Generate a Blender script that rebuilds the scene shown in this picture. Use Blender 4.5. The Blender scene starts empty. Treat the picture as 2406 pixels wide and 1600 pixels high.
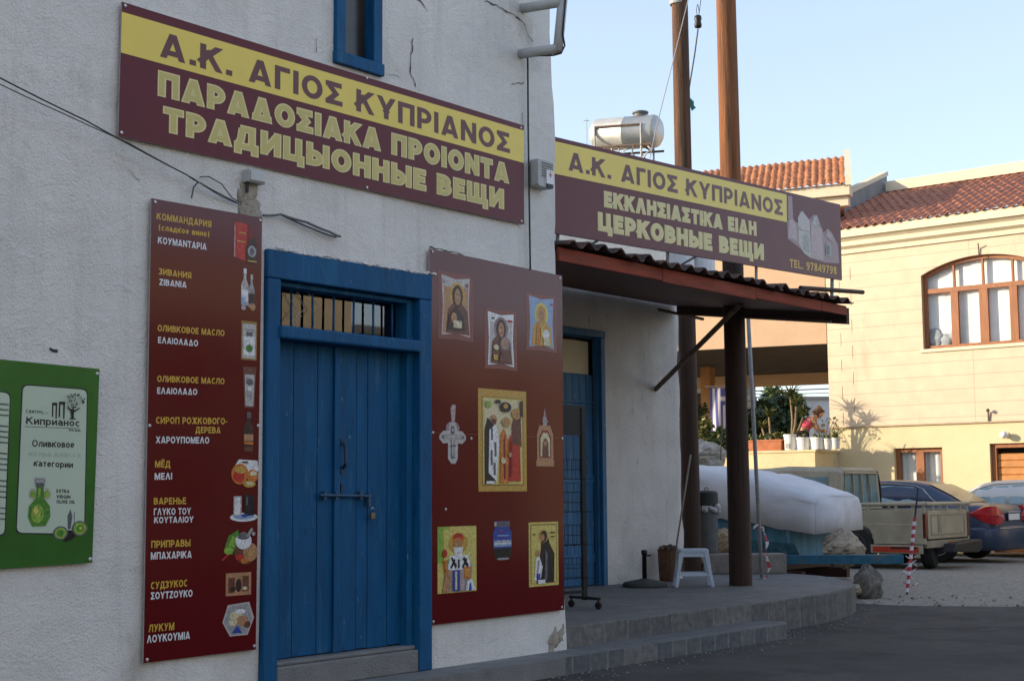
import bpy, bmesh, math, random
from math import sin, cos, pi, radians as R_, sqrt, atan2
from mathutils import Vector as V, Matrix
random.seed(7)
SC = bpy.context.scene
C = SC.collection

# ---------------------------------------------------------------- camera
FPX, PIT, ROL, YA = 3390.8, 0.10489797, -0.00686375, 0.69098524
EYE = 1.45
_cp, _sp, _cr, _sr = cos(PIT), sin(PIT), cos(ROL), sin(ROL)
RM = Matrix(((_cr, -_sr, 0), (_sr, _cr, 0), (0, 0, 1))) @ Matrix(((1, 0, 0), (0, _cp, _sp), (0, -_sp, _cp)))
WM = Matrix(((sin(YA), 0, cos(YA)), (-cos(YA), 0, sin(YA)), (0, -1, 0)))
CW = WM @ RM.transposed()
cam = bpy.data.cameras.new('camera')
cam.sensor_width = 36.0
cam.lens = 36.0 * FPX / 2406.0
cam.clip_end = 3000
camo = bpy.data.objects.new('camera', cam)
C.objects.link(camo)
_r, _u, _b = CW @ V((1, 0, 0)), -(CW @ V((0, 1, 0))), -(CW @ V((0, 0, 1)))
camo.matrix_world = Matrix(((_r.x, _u.x, _b.x, 0), (_r.y, _u.y, _b.y, 0), (_r.z, _u.z, _b.z, EYE), (0, 0, 0, 1)))
SC.camera = camo

# ---------------------------------------------------------------- light
SUN_DIR = V((-1.0, 1.14, 0.40)).normalized()
EL = math.asin(SUN_DIR.z)
AZ = atan2(SUN_DIR.x, SUN_DIR.y)
w = bpy.data.worlds.new("World")
SC.world = w
w.use_nodes = True
nt = w.node_tree
sky = nt.nodes.new('ShaderNodeTexSky')
sky.sky_type = 'NISHITA'
sky.sun_disc = False
sky.sun_elevation = EL
sky.sun_rotation = AZ % (2 * pi)
sky.air_density = 1.0
sky.dust_density = 1.0
sky.ozone_density = 1.2
bg = nt.nodes['Background']
hs = nt.nodes.new('ShaderNodeHueSaturation'); hs.inputs['Saturation'].default_value = 0.75
nt.links.new(sky.outputs[0], hs.inputs['Color'])
hz_ = nt.nodes.new('ShaderNodeMix'); hz_.data_type = 'RGBA'; hz_.blend_type = 'ADD'; hz_.inputs[0].default_value = 1.0
nt.links.new(hs.outputs[0], hz_.inputs[6]); hz_.inputs[7].default_value = (1.0, 1.26, 1.86, 1)   # even hazy veil of the evening sky
nt.links.new(hz_.outputs[2], bg.inputs[0])
bg.inputs[1].default_value = 0.15
sl = bpy.data.lights.new('sun', 'SUN')
sl.energy = 4.2
sl.angle = R_(0.5)
sl.color = (1.0, 0.84, 0.62)
so = bpy.data.objects.new('sun', sl)
C.objects.link(so)
so.rotation_euler = SUN_DIR.to_track_quat('Z', 'Y').to_euler()
SC.view_settings.view_transform = 'Standard'
SC.view_settings.look = 'None'
SC.view_settings.exposure = 0.6
SC.view_settings.gamma = 1.0
SC.cycles.max_bounces = 6
SC.cycles.use_denoising = True

# ---------------------------------------------------------------- placing helpers
def ray(px, py):
    return CW @ V(((px - 1203) / FPX, (py - 800) / FPX, 1.0))
O0 = V((0, 0, EYE))
def hy(px, py, y):
    d = ray(px, py); return O0 + d * (y / d.y)
def hx(px, py, x):
    d = ray(px, py); return O0 + d * (x / d.x)
def hz(px, py, z):
    d = ray(px, py); return O0 + d * ((z - EYE) / d.z)
def dp(px, py, depth):
    d = ray(px, py); f = d.x * cos(YA) + d.y * sin(YA); return O0 + d * (depth / f)

# ---------------------------------------------------------------- materials
_M = {}
def mat(name, col, rough=0.6, var=0.12, vs=6.0, bump=0.0, bs=40.0, spec=0.4, metal=0.0, stretch=(1, 1, 1), col2=None, thr=(0.4, 0.6), detail=6, coat=0.0):
    """procedural principled: base colour with noise variation, optional second colour in noise patches, noise bump"""
    if name in _M: return _M[name]
    m = bpy.data.materials.new(name); m.use_nodes = True
    n = m.node_tree.nodes; l = m.node_tree.links; p = n['Principled BSDF']
    p.inputs['Roughness'].default_value = rough
    p.inputs['Specular IOR Level'].default_value = spec
    p.inputs['Metallic'].default_value = metal
    if coat: p.inputs['Coat Weight'].default_value = coat; p.inputs['Coat Roughness'].default_value = 0.08
    tc = n.new('ShaderNodeTexCoord'); mp = n.new('ShaderNodeMapping'); mp.inputs['Scale'].default_value = stretch
    l.new(tc.outputs['Object'], mp.inputs[0])
    nz = n.new('ShaderNodeTexNoise'); nz.inputs['Scale'].default_value = vs; nz.inputs['Detail'].default_value = detail
    nz.inputs['Roughness'].default_value = 0.6
    l.new(mp.outputs[0], nz.inputs['Vector'])
    rp = n.new('ShaderNodeValToRGB')
    a = [max(0, c * (1 - var)) for c in col]; b = [min(1, c * (1 + var)) for c in col]
    rp.color_ramp.elements[0].position = 0.3; rp.color_ramp.elements[1].position = 0.7
    rp.color_ramp.elements[0].color = (*a, 1); rp.color_ramp.elements[1].color = (*b, 1)
    l.new(nz.outputs[0], rp.inputs[0])
    out = rp.outputs[0]
    if col2:
        n2 = n.new('ShaderNodeTexNoise'); n2.inputs['Scale'].default_value = vs * 0.45; n2.inputs['Detail'].default_value = 8
        n2.inputs['Roughness'].default_value = 0.7
        l.new(mp.outputs[0], n2.inputs['Vector'])
        mr = n.new('ShaderNodeMapRange'); mr.inputs[1].default_value = thr[0]; mr.inputs[2].default_value = thr[1]
        l.new(n2.outputs[0], mr.inputs[0])
        mx = n.new('ShaderNodeMix'); mx.data_type = 'RGBA'
        l.new(mr.outputs[0], mx.inputs[0]); l.new(out, mx.inputs[6]); mx.inputs[7].default_value = (*col2, 1)
        out = mx.outputs[2]
    l.new(out, p.inputs['Base Color'])
    if bump:
        nb = n.new('ShaderNodeTexNoise'); nb.inputs['Scale'].default_value = bs; nb.inputs['Detail'].default_value = 5
        l.new(mp.outputs[0], nb.inputs['Vector'])
        bp = n.new('ShaderNodeBump'); bp.inputs['Strength'].default_value = bump; bp.inputs['Distance'].default_value = 0.02
        l.new(nb.outputs[0], bp.inputs['Height']); l.new(bp.outputs[0], p.inputs['Normal'])
    m['k'] = 1; del m['k']
    _M[name] = m
    return m

def nodes_of(m):
    return m.node_tree.nodes, m.node_tree.links, m.node_tree.nodes['Principled BSDF']

def brick_mat(name, c1, c2, mortar, bw, bh, ms, plane='XZ', rough=0.7, off=0.5, bump=0.3, noise=0.15, ns=8, warp=0.0):
    m = bpy.data.materials.new(name); m.use_nodes = True
    n, l, p = nodes_of(m)
    p.inputs['Roughness'].default_value = rough
    tc = n.new('ShaderNodeTexCoord'); sx = n.new('ShaderNodeSeparateXYZ'); cx = n.new('ShaderNodeCombineXYZ')
    src = tc.outputs['Object']
    if warp:
        wn = n.new('ShaderNodeTexNoise'); wn.inputs['Scale'].default_value = 2.5
        l.new(tc.outputs['Object'], wn.inputs['Vector'])
        vm = n.new('ShaderNodeVectorMath'); vm.operation = 'MULTIPLY_ADD'
        l.new(wn.outputs['Color'], vm.inputs[0]); vm.inputs[1].default_value = (warp, warp, warp); l.new(src, vm.inputs[2])
        src = vm.outputs[0]
    l.new(src, sx.inputs[0])
    ix = 'XYZ'.index(plane[0]); iy = 'XYZ'.index(plane[1])
    l.new(sx.outputs[ix], cx.inputs[0]); l.new(sx.outputs[iy], cx.inputs[1])
    b = n.new('ShaderNodeTexBrick')
    b.inputs['Scale'].default_value = 1.0
    b.inputs['Color1'].default_value = (*c1, 1); b.inputs['Color2'].default_value = (*c2, 1); b.inputs['Mortar'].default_value = (*mortar, 1)
    b.inputs['Mortar Size'].default_value = ms; b.inputs['Mortar Smooth'].default_value = 0.3
    b.inputs['Brick Width'].default_value = bw; b.inputs['Row Height'].default_value = bh
    b.offset = off
    l.new(cx.outputs[0], b.inputs['Vector'])
    nz = n.new('ShaderNodeTexNoise'); nz.inputs['Scale'].default_value = ns; nz.inputs['Detail'].default_value = 8
    l.new(tc.outputs['Object'], nz.inputs['Vector'])
    mr = n.new('ShaderNodeMapRange'); mr.inputs[1].default_value = 0.3; mr.inputs[2].default_value = 0.7
    mr.inputs[3].default_value = 1 - noise; mr.inputs[4].default_value = 1 + noise
    l.new(nz.outputs[0], mr.inputs[0])
    mx = n.new('ShaderNodeVectorMath'); mx.operation = 'SCALE'
    l.new(b.outputs[0], mx.inputs[0]); l.new(mr.outputs[0], mx.inputs[3])
    l.new(mx.outputs[0], p.inputs['Base Color'])
    bp = n.new('ShaderNodeBump'); bp.inputs['Strength'].default_value = bump; bp.inputs['Distance'].default_value = 0.01; bp.invert = True
    ad = n.new('ShaderNodeMath'); ad.operation = 'MULTIPLY_ADD'; l.new(nz.outputs[0], ad.inputs[0]); ad.inputs[1].default_value = -0.5; l.new(b.outputs[1], ad.inputs[2])
    l.new(ad.outputs[0], bp.inputs['Height']); l.new(bp.outputs[0], p.inputs['Normal'])
    _M[name] = m
    return m

def glass_mat(name, refl=0.12, tint=(1, 1, 1), rough=0.02):
    m = bpy.data.materials.new(name); m.use_nodes = True
    n = m.node_tree.nodes; l = m.node_tree.links
    n.remove(n['Principled BSDF'])
    o = n['Material Output']
    t = n.new('ShaderNodeBsdfTransparent'); t.inputs[0].default_value = (*tint, 1)
    g = n.new('ShaderNodeBsdfGlossy'); g.inputs['Roughness'].default_value = rough
    lw = n.new('ShaderNodeLayerWeight'); lw.inputs[0].default_value = refl
    mx = n.new('ShaderNodeMixShader')
    l.new(lw.outputs[0], mx.inputs[0]); l.new(t.outputs[0], mx.inputs[1]); l.new(g.outputs[0], mx.inputs[2]); l.new(mx.outputs[0], o.inputs[0])
    _M[name] = m
    return m

# ---------------------------------------------------------------- mesh builder
ORG = {}
class MB:
    def __init__(s):
        s.v = []; s.f = []; s.mi = []; s.mats = []; s.cur = 0; s.T = None
    def mat(s, m):
        if m not in s.mats: s.mats.append(m)
        s.cur = s.mats.index(m); return s
    def add(s, pts, faces):
        b = len(s.v)
        for p in pts:
            p = V(p)
            s.v.append(s.T @ p if s.T else p)
        for f in faces:
            s.f.append([b + i for i in f]); s.mi.append(s.cur)
        return s
    def poly(s, pts): return s.add(pts, [list(range(len(pts)))])
    def box(s, c, d, rz=0.0, rot=None):
        c = V(c); hx_, hy_, hz_ = d[0] / 2, d[1] / 2, d[2] / 2
        M = rot if rot else Matrix.Rotation(rz, 3, 'Z')
        P = [c + M @ V((a * hx_, b * hy_, e * hz_)) for e in (-1, 1) for b in (-1, 1) for a in (-1, 1)]
        return s.add(P, [(0, 2, 3, 1), (4, 5, 7, 6), (0, 1, 5, 4), (2, 6, 7, 3), (0, 4, 6, 2), (1, 3, 7, 5)])
    def bx(s, x0, x1, y0, y1, z0, z1):
        return s.box(((x0 + x1) / 2, (y0 + y1) / 2, (z0 + z1) / 2), (abs(x1 - x0), abs(y1 - y0), abs(z1 - z0)))
    def prism(s, pts, ext):
        """closed polygon of 3-D points pushed along ext"""
        pts = [V(p) for p in pts]; n = len(pts); e = V(ext)
        P = pts + [p + e for p in pts]
        F = [list(range(n - 1, -1, -1)), list(range(n, 2 * n))]
        F += [(i, (i + 1) % n, n + (i + 1) % n, n + i) for i in range(n)]
        return s.add(P, F)
    def tube(s, path, r, n=8, cap=True):
        path = [V(p) for p in path]; k = len(path)
        rs = r if isinstance(r, (list, tuple)) else [r] * k
        P = []; up = None
        for i, p in enumerate(path):
            d = (path[min(i + 1, k - 1)] - path[max(i - 1, 0)]).normalized()
            if up is None:
                up = V((0, 0, 1)) if abs(d.z) < 0.9 else V((1, 0, 0))
            a = d.cross(up).normalized(); b = a.cross(d).normalized(); up = b
            for j in range(n):
                t = 2 * pi * j / n
                P.append(p + (a * cos(t) + b * sin(t)) * rs[i])
        F = []
        for i in range(k - 1):
            for j in range(n):
                F.append((i * n + j, i * n + (j + 1) % n, (i + 1) * n + (j + 1) % n, (i + 1) * n + j))
        if cap:
            F.append(list(range(n))[::-1]); F.append([(k - 1) * n + j for j in range(n)])
        return s.add(P, F)
    def lathe(s, c, prof, n=20, axis=None):
        """prof: list of (radius, height)"""
        c = V(c); P = []; F = []
        M = axis.to_track_quat('Z', 'Y').to_matrix() if axis else Matrix.Identity(3)
        k = len(prof)
        for (r, h) in prof:
            for j in range(n):
                t = 2 * pi * j / n
                P.append(c + M @ V((r * cos(t), r * sin(t), h)))
        for i in range(k - 1):
            for j in range(n):
                F.append((i * n + j, i * n + (j + 1) % n, (i + 1) * n + (j + 1) % n, (i + 1) * n + j))
        F.append(list(range(n))[::-1]); F.append([(k - 1) * n + j for j in range(n)])
        return s.add(P, F)
    def loft(s, secs, closed=True, caps=True):
        n = len(secs[0]); P = [p for q in secs for p in q]; F = []
        for i in range(len(secs) - 1):
            for j in range(n if closed else n - 1):
                F.append((i * n + j, i * n + (j + 1) % n, (i + 1) * n + (j + 1) % n, (i + 1) * n + j))
        if caps and closed:
            F.append(list(range(n))[::-1]); F.append([(len(secs) - 1) * n + j for j in range(n)])
        return s.add(P, F)
    def ball(s, c, r, sq=(1, 1, 1), nu=10, nv=7, jit=0.0):
        c = V(c); P = []; F = []
        for i in range(nv + 1):
            a = -pi / 2 + pi * i / nv
            for j in range(nu):
                t = 2 * pi * j / nu
                k = 1 + random.uniform(-jit, jit)
                P.append(c + V((cos(a) * cos(t) * sq[0], cos(a) * sin(t) * sq[1], sin(a) * sq[2])) * r * k)
        for i in range(nv):
            for j in range(nu):
                F.append((i * nu + j, i * nu + (j + 1) % nu, (i + 1) * nu + (j + 1) % nu, (i + 1) * nu + j))
        return s.add(P, F)
    def build(s, name, m=None, parent=None, smooth=False, bevel=0.0, fixn=True, weld=False):
        org = ORG.get(parent.name, V((0, 0, 0))) if parent else V((0, 0, 0))
        if not parent and s.v:
            xs = [p.x for p in s.v]; ys = [p.y for p in s.v]; zs = [p.z for p in s.v]
            org = V(((min(xs) + max(xs)) / 2, (min(ys) + max(ys)) / 2, min(zs)))
        me = bpy.data.meshes.new(name)
        me.from_pydata([p - org for p in s.v], [], s.f)
        mats = s.mats if s.mats else [m]
        for k in mats: me.materials.append(k)
        if s.mats:
            me.polygons.foreach_set('material_index', s.mi)
        if fixn or weld:
            bm = bmesh.new(); bm.from_mesh(me)
            if weld: bmesh.ops.remove_doubles(bm, verts=bm.verts, dist=1e-5)
            bmesh.ops.recalc_face_normals(bm, faces=bm.faces); bm.to_mesh(me); bm.free()
        if smooth:
            me.polygons.foreach_set('use_smooth', [True] * len(me.polygons))
        me.update()
        o = bpy.data.objects.new(name, me)
        C.objects.link(o)
        if parent:
            o.parent = parent
        else:
            o.location = org
        ORG[o.name] = org
        if bevel:
            b = o.modifiers.new('bevel', 'BEVEL'); b.width = bevel; b.segments = 2; b.limit_method = 'ANGLE'; b.angle_limit = R_(40)
        return o

def tag(o, label, cat, group=None):
    o['label'] = label; o['category'] = cat
    if group: o['group'] = group
    return o
def thing(name, label, cat, loc, group=None):
    o = bpy.data.objects.new(name, None); C.objects.link(o)
    o.location = loc; o.empty_display_size = 0.1
    ORG[o.name] = V(loc)
    return tag(o, label, cat, group)
def struct(o, kind='structure'):
    o['kind'] = kind; return o

def interp(x, pts):
    if x <= pts[0][0]: return pts[0][1]
    for (a, b), (c, d) in zip(pts, pts[1:]):
        if x <= c: return b + (d - b) * (x - a) / (c - a)
    return pts[-1][1]
def h1(i, j=0, k=0):
    t = sin(i * 12.9898 + j * 78.233 + k * 37.719) * 43758.5453
    return t - math.floor(t)
def vnoise(x, y):
    i, j = math.floor(x), math.floor(y); u, v = x - i, y - j
    u = u * u * (3 - 2 * u); v = v * v * (3 - 2 * v)
    return (h1(i, j) * (1 - u) + h1(i + 1, j) * u) * (1 - v) + (h1(i, j + 1) * (1 - u) + h1(i + 1, j + 1) * u) * v

# ---------------------------------------------------------------- stroke lettering (Greek, Cyrillic, Latin capitals)
def earc(cx, cy, rx, ry, a0, a1, n=12):
    return [(cx + rx * cos(R_(a0 + (a1 - a0) * i / n)), cy + ry * sin(R_(a0 + (a1 - a0) * i / n))) for i in range(n + 1)]
def glyph(ch, t):
    h = t / 2
    def Vt(x, a=0.0, b=1.0): return [(x, a), (x, b)]
    def Hz(y, a, b): return [(a, y), (b, y)]
    def bowl(y0, y1, w_, x0=0.0):
        m_ = w_ * 0.45; cy = (y0 + y1) / 2
        return [(x0, y1), (m_, y1)] + earc(m_, cy, w_ - h - m_, (y1 - y0) / 2, 90, -90, 8)[1:-1] + [(m_, y0), (x0, y0)]
    def dg(a, b):   # extended diagonal
        dx, dy = b[0] - a[0], b[1] - a[1]
        return [(a[0] - dx * .25, a[1] - dy * .25), (b[0] + dx * .25, b[1] + dy * .25)]
    same = dict(zip('ABEZHIKMNOPTYXСМТХРВЕКОНАС', 'ΑΒΕΖΗΙΚΜΝΟΡΤΥΧCΜΤΧΡΒΕΚΟΗΑC'))
    c = same.get(ch, ch)
    c = {'П': 'Π', 'Г': 'Γ', 'Ё': 'Ё'}.get(c, c)
    w = 0.74
    if c == ' ': return 0.34, []
    if c == '.': return t * 1.15, [[(0.05 * t, h * 1.1), (1.1 * t, h * 1.1)]]
    if c == '-': return 0.36, [Hz(0.42, 0.02, 0.34)]
    if c == '(': return 0.32, [earc(0.36, .45, .3, .68, 130, 230, 6)]
    if c == ')': return 0.32, [earc(-0.04, .45, .3, .68, 50, -50, 6)]
    if c == 'Α': w = .88; return w, [dg((h * 1.1, 0), (w / 2 - .01, 1)), dg((w - h * 1.1, 0), (w / 2 + .01, 1)), Hz(.24, .2, w - .2)]
    if c == 'Λ': w = .84; return w, [dg((h * 1.1, 0), (w / 2 - .01, 1)), dg((w - h * 1.1, 0), (w / 2 + .01, 1))]
    if c == 'Δ': w = .9; return w, [dg((h * 1.3, 0), (w / 2 - .01, 1)), dg((w - h * 1.3, 0), (w / 2 + .01, 1)), Hz(h * .9, .06, w - .06)]
    if c == 'Β': return .74, [Vt(h), bowl(h, .53, .74), bowl(.53, 1 - h, .69)]
    if c == 'Γ': return .6, [Vt(h), Hz(1 - h, 0, .6)]
    if c == 'Ε': return .62, [Vt(h), Hz(1 - h, 0, .6), Hz(.51, 0, .56), Hz(h, 0, .62)]
    if c == 'Ё': return .62, [Vt(h), Hz(1 - h, 0, .6), Hz(.51, 0, .56), Hz(h, 0, .62), ('x', Vt(.16, 1.08, 1.25)), ('x', Vt(.46, 1.08, 1.25))]
    if c == 'Ζ': return .7, [Hz(1 - h, .02, .68), Hz(h, 0, .7), [(.68 - h * .9, 1 - h), (h * .9, h)]]
    if c == 'Η': return .78, [Vt(h), Vt(.78 - h), Hz(.52, 0, .78)]
    if c == 'Ι': return t, [Vt(h)]
    if c == 'Κ': w = .8; return w, [Vt(h), dg((h, .38), (w - h * 1.1, 1)), dg((.32, .62), (w - h, 0))]
    if c == 'Μ': w = .96; return w, [Vt(h), Vt(w - h), dg((h * 1.2, 1), (w / 2, .12)), dg((w - h * 1.2, 1), (w / 2, .12))]
    if c == 'Ν': w = .8; return w, [Vt(h), Vt(w - h), [(h, 1 - h * .4), (w - h, h * .4)]]
    if c == 'И': w = .8; return w, [Vt(h), Vt(w - h), [(h, h * .6), (w - h, 1 - h * .6)]]
    if c == 'Ο': w = .86; return w, [earc(w / 2, .5, w / 2 - h, .5 - h, 0, 360, 22)]
    if c == 'C': w = .74; return w, [earc(w / 2 + .05, .5, w / 2 - h + .03, .5 - h, 48, 312, 16)]
    if c == 'Π': w = .78; return w, [Vt(h), Vt(w - h), Hz(1 - h, 0, w)]
    if c == 'Ρ': return .7, [Vt(h), bowl(.4, 1 - h, .7)]
    if c == 'R': return .74, [Vt(h), bowl(.42, 1 - h, .7), dg((.3, .42), (.74 - h, 0))]
    if c == 'Σ': w = .72; return w, [Hz(1 - h, 0, .68), Hz(h, 0, w), [(h * .8, 1 - h), (.44, .5), (h * .8, h)]]
    if c == 'Τ': w = .7; return w, [Hz(1 - h, 0, w), Vt(w / 2)]
    if c == 'Υ': w = .84; return w, [dg((h, 1), (w / 2, .42)), dg((w - h, 1), (w / 2, .42)), Vt(w / 2, 0, .5)]
    if c == 'У': w = .8; return w, [[(h * .6, 1.1), (w / 2 + .02, .34)], dg((w - h, 1), (.24, 0))]
    if c == 'V': w = .8; return w, [dg((h, 1), (w / 2, .04)), dg((w - h, 1), (w / 2, .04))]
    if c == 'Χ': w = .82; return w, [dg((h, 0), (w - h, 1)), dg((h, 1), (w - h, 0))]
    if c == 'Л': w = .8; return w, [Vt(w - h), Hz(1 - h, .22, w), [(0, h), (.1, h + .02), (.2, .34), (.22 + h * .5, 1 - h)]]
    if c == 'Д': w = .92; return w, [Vt(.8 - h), Hz(1 - h, .24, .8), [(.13, h), (.24, .4), (.25 + h * .4, 1 - h)], Hz(h, 0, w), ('x', Vt(h, -.2, h)), ('x', Vt(w - h, -.2, h))]
    if c == 'Ц': w = .86; return w, [Vt(h), Vt(.76 - h), Hz(h, 0, w), ('x', Vt(w - h, -.2, h))]
    if c == 'Щ': w = 1.14; return w, [Vt(h), Vt(.52), Vt(1.04 - h), Hz(h, 0, w), ('x', Vt(w - h, -.2, h))]
    if c == 'Ш': w = 1.04; return w, [Vt(h), Vt(.52), Vt(1.04 - h), Hz(h, 0, w)]
    if c == 'Ь': return .72, [Vt(h), bowl(h, .56, .72)]
    if c == 'Ы': return .98, [Vt(h), bowl(h, .56, .7), Vt(.98 - h)]
    if c == 'Ж': w = 1.06; return w, [Vt(w / 2), dg((h, 1), (w / 2, .5)), dg((h, 0), (w / 2, .5)), dg((w - h, 1), (w / 2, .5)), dg((w - h, 0), (w / 2, .5))]
    if c == 'З': w = .66; return w, [earc(.26, .745, .4 - h, .255 - h * .9, 150, -90, 9) , earc(.26, .27, .4 - h, .27 - h, 90, -150, 9)]
    if c == 'Я': return .7, [Vt(.7 - h), [(.7 - p[0], p[1]) for p in bowl(.4, 1 - h, .7)], dg((.4, .4), (h, 0))]
    if c == 'L': return .58, [Vt(h), Hz(h, 0, .58)]
    if c == 'G': w = .8; return w, [earc(w / 2 + .03, .5, w / 2 - h + .02, .5 - h, 48, 330, 16), Hz(.42, .44, w)]
    if c == '9': w = .62; return w, [earc(w / 2, .68, w / 2 - h, .32 - h, 0, 360, 14), [(w - h, .7), (w - h, .5), (w * .6, h), (.1, h)]]
    if c == '8': w = .62; return w, [earc(w / 2, .75, w / 2 - h - .02, .25 - h * .7, 0, 360, 14), earc(w / 2, .28, w / 2 - h, .28 - h, 0, 360, 14)]
    if c == '7': w = .6; return w, [Hz(1 - h, 0, w), dg((w - h, 1 - h), (.2, 0))]
    if c == '4': w = .64; return w, [Vt(.48), Hz(.27, 0, w), [(h * .6, .27), (.46, 1 - h * .3)]]
    X = .74
    if c in 'слдквинптгюйяь' or c in 'мз':
        w, st = glyph({'с': 'C', 'л': 'Л', 'д': 'Д', 'к': 'К', 'в': 'В', 'и': 'И', 'й': 'И', 'н': 'Н', 'п': 'П', 'т': 'Т', 'г': 'Г', 'я': 'Я', 'м': 'М'}[c], t * 1.2)
        return w * X, [((s_[0], [(x * X, y * X) for x, y in s_[1]]) if s_[0] == 'x' else [(x * X, y * X) for x, y in s_]) for s_ in st]
    if c == 'о': w = .62; return w, [earc(w / 2, X / 2, w / 2 - h, X / 2 - h, 0, 360, 16)]
    if c == 'е': w = .6; return w, [earc(w / 2, X / 2, w / 2 - h, X / 2 - h, 0, 315, 14), Hz(X / 2, .06, w - .04)]
    if c == 'а': w = .58; return w, [earc(w / 2, X * .34, w / 2 - h, X * .34 - h, 0, 360, 12), [(w - h, 0), (w - h, X * .6), (w * .55, X - h), (.08, X - h)]]
    if c == 'р': w = .62; return w, [('x', Vt(h, -.24, X)), earc(w / 2, X / 2, w / 2 - h, X / 2 - h, 0, 360, 14)]
    return .5, []
def clip(poly, y0, y1):
    for lim, sg in ((y0, 1), (y1, -1)):
        out = []
        for i in range(len(poly)):
            a, b = poly[i - 1], poly[i]
            ia, ib = (a[1] - lim) * sg >= 0, (b[1] - lim) * sg >= 0
            if ia != ib:
                k = (lim - a[1]) / (b[1] - a[1]); out.append((a[0] + (b[0] - a[0]) * k, lim))
            if ib: out.append(b)
        poly = out
        if not poly: return []
    return poly
def stroke_polys(line, t, y0, y1):
    n = len(line); closed = abs(line[0][0] - line[-1][0]) + abs(line[0][1] - line[-1][1]) < 1e-6
    L = []
    for i in range(n):
        if closed: a, b = line[(i - 1) % (n - 1)], line[(i + 1) % (n - 1)] if i < n - 1 else line[1]
        else: a, b = line[max(i - 1, 0)], line[min(i + 1, n - 1)]
        def un(p, q):
            d = (q[0] - p[0], q[1] - p[1]); k = sqrt(d[0] ** 2 + d[1] ** 2) or 1; return (d[0] / k, d[1] / k)
        d1 = un(a, line[i]) if a != line[i] else un(line[i], b); d2 = un(line[i], b) if b != line[i] else d1
        nx, ny = -(d1[1] + d2[1]), d1[0] + d2[0]; k = sqrt(nx * nx + ny * ny) or 1; nx /= k; ny /= k
        co = max(0.45, nx * -d1[1] + ny * d1[0]); e = t / 2 / co
        L.append(((line[i][0] + nx * e, line[i][1] + ny * e), (line[i][0] - nx * e, line[i][1] - ny * e)))
    out = []
    for i in range(n - 1):
        q = clip([L[i][0], L[i][1], L[i + 1][1], L[i + 1][0]], y0, y1)
        if len(q) > 2: out.append(q)
    return out
def text_polys(s, t, gap=0.12, grow=0.0):
    x = 0; out = []; k = 0; wd_ = 0
    for ch in s:
        if ch == ' ': wd_ += 1
        w_, st = glyph(ch, t)
        for q in st:
            y0, y1 = 0.0, 1.0
            if isinstance(q, tuple): q = q[1]; y0, y1 = -.3, 1.3
            elif ch in '()': y0, y1 = -.3, 1.3
            if grow and len(q) == 2 and not isinstance(q, tuple):   # outline pass: lengthen the stroke ends too
                a, b = q; d = sqrt((b[0] - a[0]) ** 2 + (b[1] - a[1]) ** 2); e = grow / d
                q = [(a[0] - (b[0] - a[0]) * e, a[1] - (b[1] - a[1]) * e), (b[0] + (b[0] - a[0]) * e, b[1] + (b[1] - a[1]) * e)]
            for pg in stroke_polys(q, t + 2 * grow, y0 - grow, y1 + grow):
                out.append(([(px + x, py) for px, py in pg], k, wd_))
            k += 1
        x += w_ + gap
    return x - gap, out
def lettering(parent, s, p0, p1, cap, plane, m, t=0.2, gap=0.12, lift=0.001, grow=0.0, name='lettering', bend=None):
    """write s from pixel p0 (left end of baseline) to p1 (right end of baseline) on the plane y=plane; cap = capital height in pixels at the left end"""
    A = hy(p0[0], p0[1], plane); B = hy(p1[0], p1[1], plane); T = hy(p0[0], p0[1] - cap, plane)
    U = B - A; H = T - A; H.x = 0; H.y = 0
    W_, pol = text_polys(s, t, gap, grow)
    for word in range(s.count(' ') + 1):
        mb = MB()
        for pg, k, wd in pol:
            if wd != word: continue
            y = -lift - 0.00012 * (k % 9)
            mb.poly([A + U * (px / W_) + H * py + V((0, y, 0)) for px, py in pg])
        if mb.v: mb.build(name, m, parent, fixn=False)

# ---------------------------------------------------------------- palette
STUCCO = mat('stucco', (.71, .69, .655), .85, .08, 1.6, .55, 75, col2=(.60, .57, .52), thr=(.56, .78))
def add_streaks(m):
    n, l, p = nodes_of(m)
    src = p.inputs['Base Color'].links[0].from_socket
    tc = n.new('ShaderNodeTexCoord'); mp = n.new('ShaderNodeMapping'); mp.inputs['Scale'].default_value = (5, 5, .35)
    l.new(tc.outputs['Object'], mp.inputs[0])
    z = n.new('ShaderNodeTexNoise'); z.inputs['Scale'].default_value = 1.3; z.inputs['Detail'].default_value = 9; z.inputs['Roughness'].default_value = .7
    l.new(mp.outputs[0], z.inputs['Vector'])
    mr = n.new('ShaderNodeMapRange'); mr.inputs[1].default_value = .52; mr.inputs[2].default_value = .85; mr.inputs[4].default_value = .55
    l.new(z.outputs[0], mr.inputs[0])
    mx = n.new('ShaderNodeMix'); mx.data_type = 'RGBA'; mx.inputs[7].default_value = (.42, .40, .37, 1)
    l.new(mr.outputs[0], mx.inputs[0]); l.new(src, mx.inputs[6]); l.new(mx.outputs[2], p.inputs['Base Color'])
add_streaks(STUCCO)
def trowel(m, sc, st, dist):
    n, l, p = nodes_of(m); bp0 = p.inputs['Normal'].links[0].from_node
    tc = n.new('ShaderNodeTexCoord'); z = n.new('ShaderNodeTexNoise'); z.inputs['Scale'].default_value = sc; z.inputs['Detail'].default_value = 4; z.inputs['Distortion'].default_value = 1.2
    l.new(tc.outputs['Object'], z.inputs['Vector'])
    b = n.new('ShaderNodeBump'); b.inputs['Strength'].default_value = st; b.inputs['Distance'].default_value = dist
    l.new(z.outputs[0], b.inputs['Height']); l.new(b.outputs[0], bp0.inputs['Normal'])
trowel(STUCCO, 5, .35, .05)
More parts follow.
